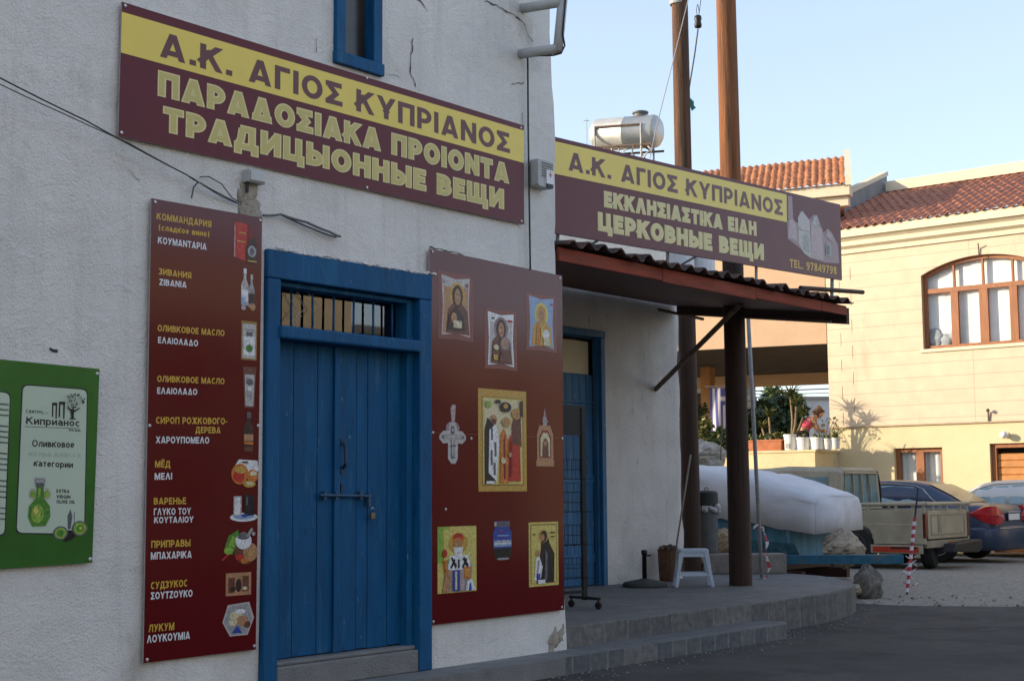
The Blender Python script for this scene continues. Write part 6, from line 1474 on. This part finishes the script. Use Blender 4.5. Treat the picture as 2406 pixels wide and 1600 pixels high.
mb = MB(); mb.prism([wp(-.7, -.35, EZ - .1), wp(LW, -.35, EZ - .1), wp(LW, 0, EZ - .1), wp(-.7, 0, EZ - .1)], (0, 0, .26)); mb.prism([wp(-.64, -.22, EZ - .32), wp(LW, -.22, EZ - .32), wp(LW, 0, EZ - .32), wp(-.64, 0, EZ - .32)], (0, 0, .21)); mb.build('cornice', CREAM, wg)
TILEO = mat('orange_tiles', (.46, .205, .10), .8, .3, 5, .4, 30, col2=(.36, .14, .07), thr=(.52, .68))
VD = V((.895, .446, 0))
tiles(wg, wp(-.62, -.42, EZ + .125), wd_dir, LW + .5, VD * 2.3 + V((0, 0, 1.16)), TILEO, .165, .21, .035, 'roof')
mb = MB(); q = wp(-.78, -.47, EZ + .10); mb.prism([q, q + VD * 2.4 + V((0, 0, 1.20)), q + VD * 2.4 + V((0, 0, 1.38)), q + V((0, 0, .22))], wd_dir * .14); mb.build('verge_beam', CREAM, wg)
mb = MB(); q = wp(-.5, .0, EZ - .3); mb.prism([q, q + VD * 4.6, q + VD * 4.6 + V((0, 0, .4)), q + VD * 2.1 + V((0, 0, 1.5)), q + V((0, 0, .42))], wd_dir * .1); mb.build('gable', PEACH, wg)
mb = MB(); q = dp(1996, 470, 41); mb.box(q + V((0, 0, -.8)), (.5, .5, 2.2), .3); mb.build('chimney', mat('chimney_brown', (.20, .14, .09), .85, .2, 4), wg)

# ---------------------------------------------------------------- planter wall, raised yard, pots
PX = 28.9; PY = YL - .18
mb = MB(); mb.bx(XB - 1.1, 75, YL + .05, 60, -.02, 1.95); struct(mb.build('raised_yard', mat('yard_soil', (.28, .23, .16), .95, .3, 2, .4, 20)))
pw = thing('planter_wall', 'low yellow retaining wall with pots along its top in front of the passage', 'wall', (PX, 18, 0))
PWM = mat('planter_render', (.60, .49, .29), .85, .12, 2, .2, 30, col2=(.42, .34, .22), thr=(.6, .75))
mb = MB(); mb.bx(PX, PX + .30, PY, 25, 0, 2.30); mb.bx(PX + .301, XB + .01, PY, PY + .2, 0, 2.30); mb.build('wall_body', PWM, pw)
mb = MB(); mb.bx(PX - .03, PX + .33, PY - .03, 25.05, 2.301, 2.35); mb.bx(PX + .331, XB + .01, PY - .03, PY + .23, 2.301, 2.35); mb.build('coping', PWM, pw)
TERRA = mat('terracotta', (.42, .14, .06), .75, .2, 6, .2, 20)
POTW = mat('white_pot', (.74, .72, .68), .5, .08, 6)
LEAF = [mat('leaf_a', (.10, .125, .03), .6, .4, 8), mat('leaf_b', (.05, .085, .025), .6, .4, 8), mat('leaf_c', (.19, .17, .05), .6, .4, 8), mat('leaf_d', (.028, .05, .02), .6, .4, 8)]
STEM = mat('plant_stem', (.22, .16, .09), .8, .25, 8)
def blades(m_, c, n, L, wv, droop=.6, up=.8, jit=.3):
    c = V(c)
    for k in range(n):
        a = 2 * pi * k / n + random.uniform(-.3, .3); e = up * random.uniform(.3, 1.1); l_ = L * random.uniform(1 - jit, 1 + jit * .5)
        d = V((cos(a), sin(a), 0)); s_ = V((-sin(a), cos(a), 0)); pts = []
        for i in range(5):
            t = i / 4; pts.append(c + d * (l_ * t * cos(e * (1 - .3 * t))) + V((0, 0, l_ * (t * sin(e) - droop * t * t * .6))))
        m_.mat(random.choice(LEAF[:3]))
        for i in range(4):
            w0, w1 = wv * (1 - (i / 4) ** 2), wv * (1 - ((i + 1) / 4) ** 2) + .001
            m_.poly([pts[i] - s_ * w0, pts[i] + s_ * w0, pts[i + 1] + s_ * w1, pts[i + 1] - s_ * w1])
def leaf_cloud(m_, c, rad, n, size, mats_=None, clumps=9):
    c = V(c); CL = []
    for k in range(clumps):
        v_ = V((random.gauss(0, 1), random.gauss(0, 1), random.gauss(0, 1))).normalized() * random.uniform(.25, .8)
        CL.append((V((v_.x * rad[0], v_.y * rad[1], v_.z * rad[2])), random.uniform(.28, .5)))
    for k in range(n):
        o_, s_ = random.choice(CL); v_ = V((random.gauss(0, 1), random.gauss(0, 1), random.gauss(0, 1))).normalized() * random.random() ** .45
        p = c + o_ + V((v_.x * rad[0], v_.y * rad[1], v_.z * rad[2])) * s_
        a = V((random.gauss(0, 1), random.gauss(0, 1), random.gauss(0, .7))).normalized(); b = a.cross(V((random.gauss(0, 1), random.gauss(0, 1), random.gauss(0, 1)))).normalized()
        l_ = size * random.uniform(.6, 1.4); m_.mat(random.choice(mats_ or LEAF))
        m_.poly([p - a * l_, p + b * l_ * .45, p + a * l_, p - b * l_ * .45])
def pot(px0, px1, ptop, label, m, plant=None, shape='bucket', fwd=None, grp='white pots along the planter wall', lab2=None):
    x_ = PX + .15; y0, y1 = hx(px0, 1050, x_).y, hx(px1, 1050, x_).y; yc = (y0 + y1) / 2; r = abs(y0 - y1) / 2 * .96; zt2 = hx(px0, ptop, x_).z
    t = thing('plant_pot', label, 'plant pot', (x_, yc, 2.352), grp); h_ = zt2 - 2.352
    m_ = MB(); m_.lathe((x_, yc, 2.352), [(r * .80, 0), (r * .83, .01), (r * .97, h_ - .04), (r * 1.03, h_ - .035), (r * 1.03, h_), (r * .9, h_), (r * .88, h_ - .05)], 22); m_.build('pot_body', m, t, smooth=False)
    if lab2:
        m_ = MB(); m_.bx(x_ - r * .96, x_ - r * .6, yc - .05, yc + .05, 2.40, 2.50); m_.build('pot_mark', I['grey'], t)
    if plant:
        m_ = MB(); plant(m_, V((x_, yc, zt2 - .03))); m_.build('foliage', None, t, fixn=False)
    return t
small = lambda m_, c: (blades(m_, c, 16, .22, .008, .5, 1.3), leaf_cloud(m_, c + V((0, 0, .06)), (.14, .14, .08), 60, .03))
def spiky(m_, c):
    blades(m_, c, 22, .42, .014, .5, 1.25)
pot(1843, 1871, 1021, 'speckled tall white pot holding the palm like yucca', POTW, None, lab2=True)
pot(1873, 1903, 1028, 'white pot with low grass in front of the person', POTW, small)
pot(1906, 1937, 1028, 'white pot with reddish grass next to the short pots', POTW, small)
pot(1937, 1955, 1030, 'short pale pot in shade near the house corner', mat('grey_pot', (.55, .55, .54), .5), small)
pot(1955, 1974, 1029, 'last pale pot against the yellow house wall', mat('grey_pot', (.55, .55, .54), .5), spiky)
# terracotta troughs
def trough(pxa, pxb, label):
    x_ = PX + .15; ya, yb = hx(pxa, 1045, x_).y, hx(pxb, 1045, x_).y; t = thing('flower_trough', label, 'flower trough', (x_, (ya + yb) / 2, 2.352))
    m_ = MB(); m_.loft([[V((x_ - w_, ya + e, z)), V((x_ + w_, ya + e, z)), V((x_ + w_, yb - e, z)), V((x_ - w_, yb - e, z))] for w_, e, z in ((.10, -.03, 2.352), (.13, 0, 2.56), (.15, .02, 2.565), (.15, .02, 2.60))]); m_.build('trough_body', TERRA, t)
    m_ = MB()
    for k in range(5): leaf_cloud(m_, (x_, ya + (yb - ya) * (k + .5) / 5, 2.68), (.13, .18, .12), 60, .04)
    m_.build('foliage', None, t, fixn=False); return t
trough(1763, 1842, 'terracotta flower trough right of the big pole on the planter wall')
trough(1684, 1722, 'dark terracotta trough left of the big pole on the planter wall')
def yucca(c, h_, heads, label, L=.5, name='yucca'):
    t = thing(name, label, 'plant', c); c = V(c); m_ = MB(); l_ = MB()
    for k in range(heads):
        a = random.uniform(0, 6.28); top = c + V((cos(a) * .22 * (k > 0), sin(a) * .30 * (k > 0), h_ * (1 - .22 * k)))
        m_.tube([c + V((0, 0, 0)), c.lerp(top, .5) + V((.02, -.03, 0)), top], [.035, .03, .025], 7)
        blades(l_, top, 26, L, .028, .7, 1.1); blades(l_, top, 12, L * .7, .022, .2, 1.5)
    m_.build('stem', STEM, t, smooth=True); l_.build('leaves', None, t, fixn=False); return t
yp = hx(1857, 1024, PX + .15)
yucca((PX + .2, yp.y, 2.55), 1.0, 3, 'tall palm like yucca growing from the speckled pot', .52)
yq_ = dp(1808, 1030, 33.4); yucca((yq_.x, yq_.y, 2.0), 1.15, 2, 'lower yucca with arching leaves behind the terracotta trough', .42)
def weed(c, h_, r, label, n=34):
    t = thing('dry_weed', label, 'plant', c); m_ = MB(); l_ = MB(); c = V(c)
    for k in range(n):
        a = random.uniform(0, 6.28); q = c + V((cos(a) * r * random.random(), sin(a) * r * random.random(), h_ * random.uniform(.4, 1)))
        m_.tube([c + V((cos(a) * .05, sin(a) * .05, 0)), c.lerp(q, .6) + V((0, 0, .05)), q], [.006, .005, .003], 4, cap=False)
        leaf_cloud(l_, q, (.06, .06, .06), 10, .025, [LEAF[2], LEAF[0]], 2)
    m_.build('stem', STEM, t); l_.build('leaves', None, t, fixn=False)
wq = dp(1968, 1030, 32.4); weed((29.55, PY + .1, 2.352), .75, .55, 'dry branching weed growing at the corner of the yellow house')
def bush(name, px_, py_, fwd, rad, label, n=900, size=.05, mats_=None, cat='bush'):
    c = dp(px_, py_, fwd); t = thing(name, label, cat, (c.x, c.y, c.z - rad[2] * 1.2)); m_ = MB(); leaf_cloud(m_, c, rad, n, size, mats_, 14); m_.build('foliage', None, t, fixn=False)
    m_ = MB()
    for k in range(5): m_.tube([(c.x, c.y, c.z - rad[2] * 1.2), c + V((random.uniform(-.5, .5) * rad[0], random.uniform(-.5, .5) * rad[1], 0))], [.03, .01], 5)
    m_.build('stem', STEM, t); return t
bush('shrub', 1645, 1020, 31.5, (.42, .42, .46), 'yellow green shrub between the two poles beside the flag', 1500, .06, [LEAF[2], LEAF[2], LEAF[0]])
bush('shrub', 1690, 1040, 31.2, (.36, .36, .36), 'dark green shrub below the striped flag', 900, .055, [LEAF[1], LEAF[3], LEAF[0]])
bush('shrub', 1640, 985, 37, (.35, .35, .45), 'dark shrub in shade beside the brown passage column', 700, .06, [LEAF[3], LEAF[1]])
def tree(px_, py_, fwd, rad, zg, label, n=1800, size=.13, mats_=None):
    c = dp(px_, py_, fwd); t = thing('tree', label, 'tree', (c.x, c.y, zg)); m_ = MB()
    m_.tube([(c.x, c.y, zg), (c.x + .1, c.y, (zg + c.z) / 2), c], [.2, .15, .08], 8)
    for k in range(6):
        a = k * 1.05; m_.tube([(c.x, c.y, zg * .4 + c.z * .6), c + V((cos(a) * rad[0] * .6, sin(a) * rad[1] * .6, rad[2] * random.uniform(-.1, .5)))], [.08, .02], 6)
    m_.build('trunk', STEM, t); m_ = MB(); leaf_cloud(m_, c, rad, n, size, mats_ or [LEAF[1], LEAF[3], LEAF[0]], 16); m_.build('crown', None, t, fixn=False)
tree(1800, 985, 50, (1.5, 1.5, 1.0), .5, 'dark dense tree beyond the passage behind the yuccas', 2600, .14, [LEAF[3], LEAF[1]])
tree(1822, 952, 66, (1.3, 1.3, .9), .5, 'far rounded green tree rising above the dark one', 1500, .15, [LEAF[0], LEAF[1]])
tree(1770, 1005, 44, (.8, .8, .7), .5, 'low dark tree right of the big pole in the passage', 1300, .1, [LEAF[3]])
fb = thing('far_building', 'distant pale grey flat roofed building beyond the yuccas', 'building', dp(1890, 1020, 80))
q0, q1 = dp(1872, 941, 80), dp(1918, 1050, 80)
mb = MB(); mb.box(((q0.x + q1.x) / 2, (q0.y + q1.y) / 2, (q0.z + 0) / 2), (4, 1.6, q0.z), -R_(50)); mb.build('wall', mat('far_wall', (.42, .43, .45), .9, .1, 1), fb)
mb = MB(); mb.box(((q0.x + q1.x) / 2, (q0.y + q1.y) / 2, q0.z + .08), (4.2, 1.9, .16), -R_(50)); mb.build('roof', CONC, fb)
# old stone house seen through the passage
sh = thing('stone_house', 'old grey rubble stone house with clay tile edge beyond the passage', 'house', dp(1690, 1000, 47))
SW = brick_mat('rubble_wall', (.30, .29, .26), (.40, .38, .33), (.24, .22, .19), .45, .22, .03, 'XZ', .9, bump=.8, noise=.25, ns=6, warp=.15)
a_, b_ = dp(1560, 900, 47), dp(1775, 900, 47); zt3 = dp(1700, 893, 47).z
a_.z = b_.z = 0; dd = (b_ - a_).normalized(); nn = V((-dd.y, dd.x, 0))
mb = MB(); mb.prism([a_, b_, b_ + nn * 5, a_ + nn * 5], (0, 0, zt3)); mb.build('wall', SW, sh)
tiles(sh, a_ - dd * .2 - nn * .25 + V((0, 0, zt3 + .02)), dd, (b_ - a_).length + .4, nn * 2.8 + V((0, 0, .62)), mat('old_clay_tiles', (.40, .22, .14), .85, .4, 4, .4, 20, col2=(.45, .40, .34), thr=(.5, .65)), .24, .4, .05, 'roof')
mb = MB(); wq_ = dp(1640, 960, 46.9); mb.box(wq_, (.9, .06, 1.0), atan2(dd.y, dd.x)); mb.build('window', DARKW, sh)
# striped flag hanging from a pole
f0 = dp(1668, 912, 35.5)
fl_ = thing('flag', 'blue and white striped flag with a cross hanging in the passage', 'flag', f0)
FB_, FW_ = mat('flag_blue', (.12, .12, .36), .8, .08, 6), mat('flag_white', (.74, .70, .70), .8, .06, 6)
mb = MB(); fwd_ = uy
def fpt(u_, v_):
    return f0 + ux * (u_ * .56) + V((0, 0, -v_ * 1.05)) + uy * (.05 * sin(u_ * 9 + v_ * 2) * (.4 + v_))
ns = 9
for i in range(9):
    for j in range(10):
        u0, u1, v0, v1 = i / 9, (i + 1) / 9, j / 10, (j + 1) / 10
        inC = i >= 4 and j < 4
        white = (i % 2 == 1)
        if inC: white = (i == 6) or (j in (1, 2) and (j == 1 or True) and j == 2 or j == 1) and False or (i == 6) or j == 2
        mb.mat(FW_ if white else FB_); mb.poly([fpt(u0, v0), fpt(u1, v0), fpt(u1, v1), fpt(u0, v1)])
mb.build('cloth', None, fl_, fixn=False, smooth=True, weld=True)
mb = MB(); mb.tube([f0 - ux * .12 + V((0, 0, .04)), f0 + ux * .66 + V((0, 0, .04))], .014, 6); mb.build('flag_rod', STEELG, fl_)
for k, (ya, yb, lb) in enumerate(((903, 896, 'upper power line crossing the passage gap'), (916, 911, 'middle power line crossing the passage gap'), (923, 922, 'thin lowest power line crossing the passage gap'))):
    wire([dp(1700, ya + 3, 70), dp(2050, yb - 3, 70)], .03 if k < 2 else .018, 'power_line', lb, mat('line_dark', (.05, .05, .055), .6), sag=.05)
tw_ = dp(1690, 1000, 29.5)
wire([dp(1697, 1000, 27.5), dp(1693, 1080, 27.3)], .012, 'thin_rod', 'thin rusty rod standing between the two poles', RUST, 'rod')

# ---------------------------------------------------------------- person behind the pots
pe0 = dp(1908, 1015, 33.4)
PZ = 1.95
per = V((pe0.x, pe0.y, PZ))
SKIN = mat('skin', (.42, .22, .14), .6, .1, 10); PINK = mat('pink_top', (.62, .07, .12), .8, .12, 8); HAIR = mat('hair_brown', (.075, .035, .018), .7, .35, 20); TROU = mat('dark_trousers', (.05, .045, .055), .8)
def skin_body(name, joints, edges, m, parent=None, loc=V()):
    me = bpy.data.meshes.new(name); me.from_pydata([j[0] for j in joints], edges, []); me.materials.append(m)
    o_ = bpy.data.objects.new(name, me); C.objects.link(o_); o_.location = loc
    sk = o_.modifiers.new('skin', 'SKIN'); sk.use_smooth_shade = True
    for i, j in enumerate(joints):
        r = j[1] if isinstance(j[1], tuple) else (j[1], j[1]); me.skin_vertices[0].data[i].radius = r
        me.skin_vertices[0].data[i].use_root = (i == 0)
    sb = o_.modifiers.new('sub', 'SUBSURF'); sb.levels = 2; sb.render_levels = 2
    if parent: o_.parent = parent
    return o_
def L(r_, f_, z): return ux * r_ + uy * f_ + V((0, 0, z))   # local: right in view, away, up
body = [(L(-.24, 0, .84), (.15, .12)), (L(-.16, 0, .95), (.13, .11)), (L(-.05, -.01, 1.06), (.15, .12)), (L(.04, -.02, 1.14), (.14, .10)), (L(.10, -.02, 1.19), .055), (L(.155, -.03, 1.235), .085), (L(.20, -.04, 1.285), .095), (L(.22, -.03, 1.34), .06),
        (L(.02, -.17, 1.12), .055), (L(.08, -.22, .92), .042), (L(.24, -.20, .84), .034), (L(.32, -.18, .85), .03), (L(.05, .15, 1.12), .055), (L(.12, .18, .93), .042), (L(.27, .10, .86), .034), (L(.34, .06, .87), .03),
        (L(-.24, -.09, .80), .10), (L(-.14, -.10, .44), .07), (L(-.20, -.10, .08), .05), (L(-.08, -.12, .04), .04), (L(-.24, .09, .80), .10), (L(-.13, .10, .44), .07), (L(-.20, .10, .08), .05), (L(-.08, .12, .04), .04),
        (L(.28, -.045, 1.255), .022)]
edg = [(0, 1), (1, 2), (2, 3), (3, 4), (4, 5), (5, 6), (6, 7), (3, 8), (8, 9), (9, 10), (10, 11), (3, 12), (12, 13), (13, 14), (14, 15), (0, 16), (16, 17), (17, 18), (18, 19), (0, 20), (20, 21), (21, 22), (22, 23), (6, 24)]
pbo = skin_body('person', body, edg, SKIN, None, per)
tag(pbo, 'person in a pink sleeveless top bending over the white pots', 'person'); ORG[pbo.name] = per
top = [(L(-.22, 0, .87), (.165, .135)), (L(-.16, 0, .95), (.145, .125)), (L(-.05, -.01, 1.06), (.165, .135)), (L(.035, -.02, 1.135), (.155, .12))]
o = skin_body('pink_top', top, [(0, 1), (1, 2), (2, 3)], PINK, pbo)
tr = [(L(-.24, 0, .83), (.16, .13)), (L(-.25, -.09, .78), .112), (L(-.14, -.10, .44), .082), (L(-.20, -.10, .12), .065), (L(-.25, .09, .78), .112), (L(-.13, .10, .44), .082), (L(-.20, .10, .12), .065)]
o = skin_body('trousers', tr, [(0, 1), (1, 2), (2, 3), (0, 4), (4, 5), (5, 6)], TROU, pbo)
hr = [(L(.155, -.02, 1.315), .10), (L(.20, -.03, 1.37), .085), (L(.25, -.04, 1.355), .05), (L(.10, -.01, 1.26), .075), (L(.06, 0, 1.19), .05)]
o = skin_body('hair', hr, [(0, 1), (1, 2), (0, 3), (3, 4)], HAIR, pbo)
ORG[pbo.name] = per
mb = MB()
for s_ in (-.025, .025): mb.ball(per + L(.278, -.045 + s_ * 1.6, 1.30), .012)
mb.build('eyes', HAIR, pbo)

# ---------------------------------------------------------------- back house with water tank on its roof
dk = 27.0
c0, c1 = dp(1310, 400, dk), dp(1566, 400, dk)
RZ = dp(1450, 436, dk + 1).z
c0.z = c1.z = 0; dd = (c1 - c0).normalized(); nn = V((-dd.y, dd.x, 0))
hb_ = thing('back_house', 'plain white flat roofed house behind the canopy carrying the water tank', 'house', c0.lerp(c1, .5))
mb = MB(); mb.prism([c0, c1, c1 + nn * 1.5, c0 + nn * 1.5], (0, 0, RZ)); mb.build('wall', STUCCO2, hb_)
mb = MB(); mb.prism([c0 - dd * .1 - nn * .1, c1 + dd * .1 - nn * .1, c1 + dd * .1 + nn * 1.6, c0 - dd * .1 + nn * 1.6], (0, 0, .12)); mb.v = [p + V((0, 0, RZ + .001)) for p in mb.v]; mb.build('flat_roof', CONC, hb_)
tk0, tk1 = dp(1398, 319, dk + 1.2), dp(1548, 308, dk + .6)
wt_ = thing('water_tank', 'grey steel water tank lying on a frame on the back house roof', 'water tank', tk0.lerp(tk1, .5) - V((0, 0, .7)))
TANK = mat('tank_steel', (.50, .50, .47), .45, .15, 3, .1, 10, metal=.5, col2=(.36, .33, .28), thr=(.58, .75))
ax = (tk1 - tk0); Lk = ax.length
mb = MB(); mb.lathe(tk0, [(.05, -.05), (.22, -.03), (.30, .03), (.322, .08), (.322, Lk * .5 - .01), (.33, Lk * .5), (.322, Lk * .5 + .01), (.322, Lk - .08), (.30, Lk - .03), (.22, Lk + .03), (.05, Lk + .05)], 28, ax.normalized()); mb.build('drum', TANK, wt_, smooth=True)
mt = tk0.lerp(tk1, .72) + V((0, 0, .30)); mb = MB(); mb.lathe(mt, [(.13, 0), (.13, .06), (.16, .07), (.16, .10), (.06, .13)], 18); mb.build('hatch', mat('hatch_dark', (.12, .12, .12), .6), wt_, smooth=False)
axn = ax.normalized(); axs = V((-axn.y, axn.x, 0)).normalized()
if axs.dot(uy) > 0: axs = -axs
for t_ in (.1, .82):
    for s_ in (-1, 1):
        q = tk0.lerp(tk1, t_) + axs * (.34 * s_); mb = MB(); mb.tube([q + V((0, 0, .10)), V((q.x, q.y, RZ + .12))], .022, 6); mb.build('leg', STEELG, wt_)
mb = MB()
for s_ in (-1, 1):
    mb.tube([tk0.lerp(tk1, .1) + axs * (.34 * s_) + V((0, 0, .08)), tk0.lerp(tk1, .82) + axs * (.34 * s_) + V((0, 0, .08))], .02, 6)
    mb.tube([tk0.lerp(tk1, .06) + axs * (.34 * s_) - V((0, 0, .33)), tk0.lerp(tk1, .98) + axs * (.34 * s_) - V((0, 0, .33))], .024, 6)
for t_ in (.1, .82): mb.tube([tk0.lerp(tk1, t_) + axs * .34 - V((0, 0, .33)), tk0.lerp(tk1, t_) - axs * .34 - V((0, 0, .33))], .024, 6)
mb.build('frame', RUST, wt_)
mb = MB()
for k in range(7):
    p = tk0.lerp(tk1, .25 + .11 * k) + axs * random.uniform(.2, .34) - V((0, 0, .34)); pts = [p]
    for i in range(4): p = p + V((random.uniform(-.09, .09), random.uniform(-.09, .09), -random.uniform(.02, .14))); pts.append(p)
    mb.tube(pts, .016, 6)
mb.build('pipes', mat('pipe_pale', (.5, .48, .44), .5, .2, 6), wt_, smooth=True)
an = dp(1379, 330, dk); mb = MB(); mb.tube([(an.x, an.y, RZ + .12), an + V((0, 0, .42))], .008, 5); mb.tube([an + V((0, 0, .38)) - ux * .06, an + V((0, 0, .38)) + ux * .05], .006, 5); o = mb.build('aerial', WIREL); tag(o, 'thin aerial standing left of the roof water tank', 'aerial')
# pots and tanks glimpsed between the canopy sign and the tiles
for k, (a, b, tx) in enumerate(((1640, 600, 'white plastic drum behind the canopy tiles left of the big pole'), (1690, 612, 'white plastic drum behind the canopy tiles touching the big pole'))):
    q = hy(a, b, 10.45); t = thing('plastic_drum', tx, 'drum', (q.x, 10.62, 4.4)); mb = MB(); mb.lathe((q.x, 10.75, 4.401), [(.19, 0), (.20, .02), (.20, .55), (.13, .62), (.08, .62), (.08, .66)], 18); mb.build('drum_body', PLASW, t, smooth=False)

# ---------------------------------------------------------------- house across the road (mirrored in the glossy boards and door glass)
oh = thing('opposite_house', 'sunlit beige house across the road facing the shop', 'house', (25, -11, 0))
OW = mat('opposite_wall', (.55, .45, .31), .85, .12, 1, .2, 30)
mb = MB(); mb.bx(13, 23.5, -15, -9, 0, 6.5); mb.bx(23.51, 38, -15, -9, 0, 5.2); mb.build('wall', OW, oh)
mb = MB(); mb.bx(12.9, 23.6, -15.1, -8.9, 6.5, 6.7); mb.bx(23.61, 38.1, -15.1, -8.9, 5.2, 5.4); mb.build('roof', CONC, oh)
for x_ in (15, 18.5, 22, 25.5, 29, 32):
    for z_ in (.9, 3.4):
        mb = MB(); mb.bx(x_ - .5, x_ + .5, -8.99, -8.93, z_, z_ + 1.3); mb.build('window', DARKW, oh)

ol2 = thing('opposite_house', 'unseen grey stone house added across the road behind the camera', 'house', (-5, -11, 0))  # put in with dark stone to keep sky light off the shop wall
mb = MB(); mb.bx(-26, 9, -16, -8.4, 0, 8.2); mb.build('wall', SW, ol2)
mb = MB(); mb.prism([(-26.4, -8, 8.15), (-26.4, -16.4, 8.15), (-26.4, -12.2, 10.2)], (36, 0, 0)); mb.build('roof', TILE, ol2)
for x_ in (-12, -7, -2, 4):
    for z_ in (1.0, 5.0):
        mb = MB(); mb.bx(x_ - .5, x_ + .5, -8.39, -8.33, z_, z_ + 1.4); mb.build('window', DARKW, ol2)
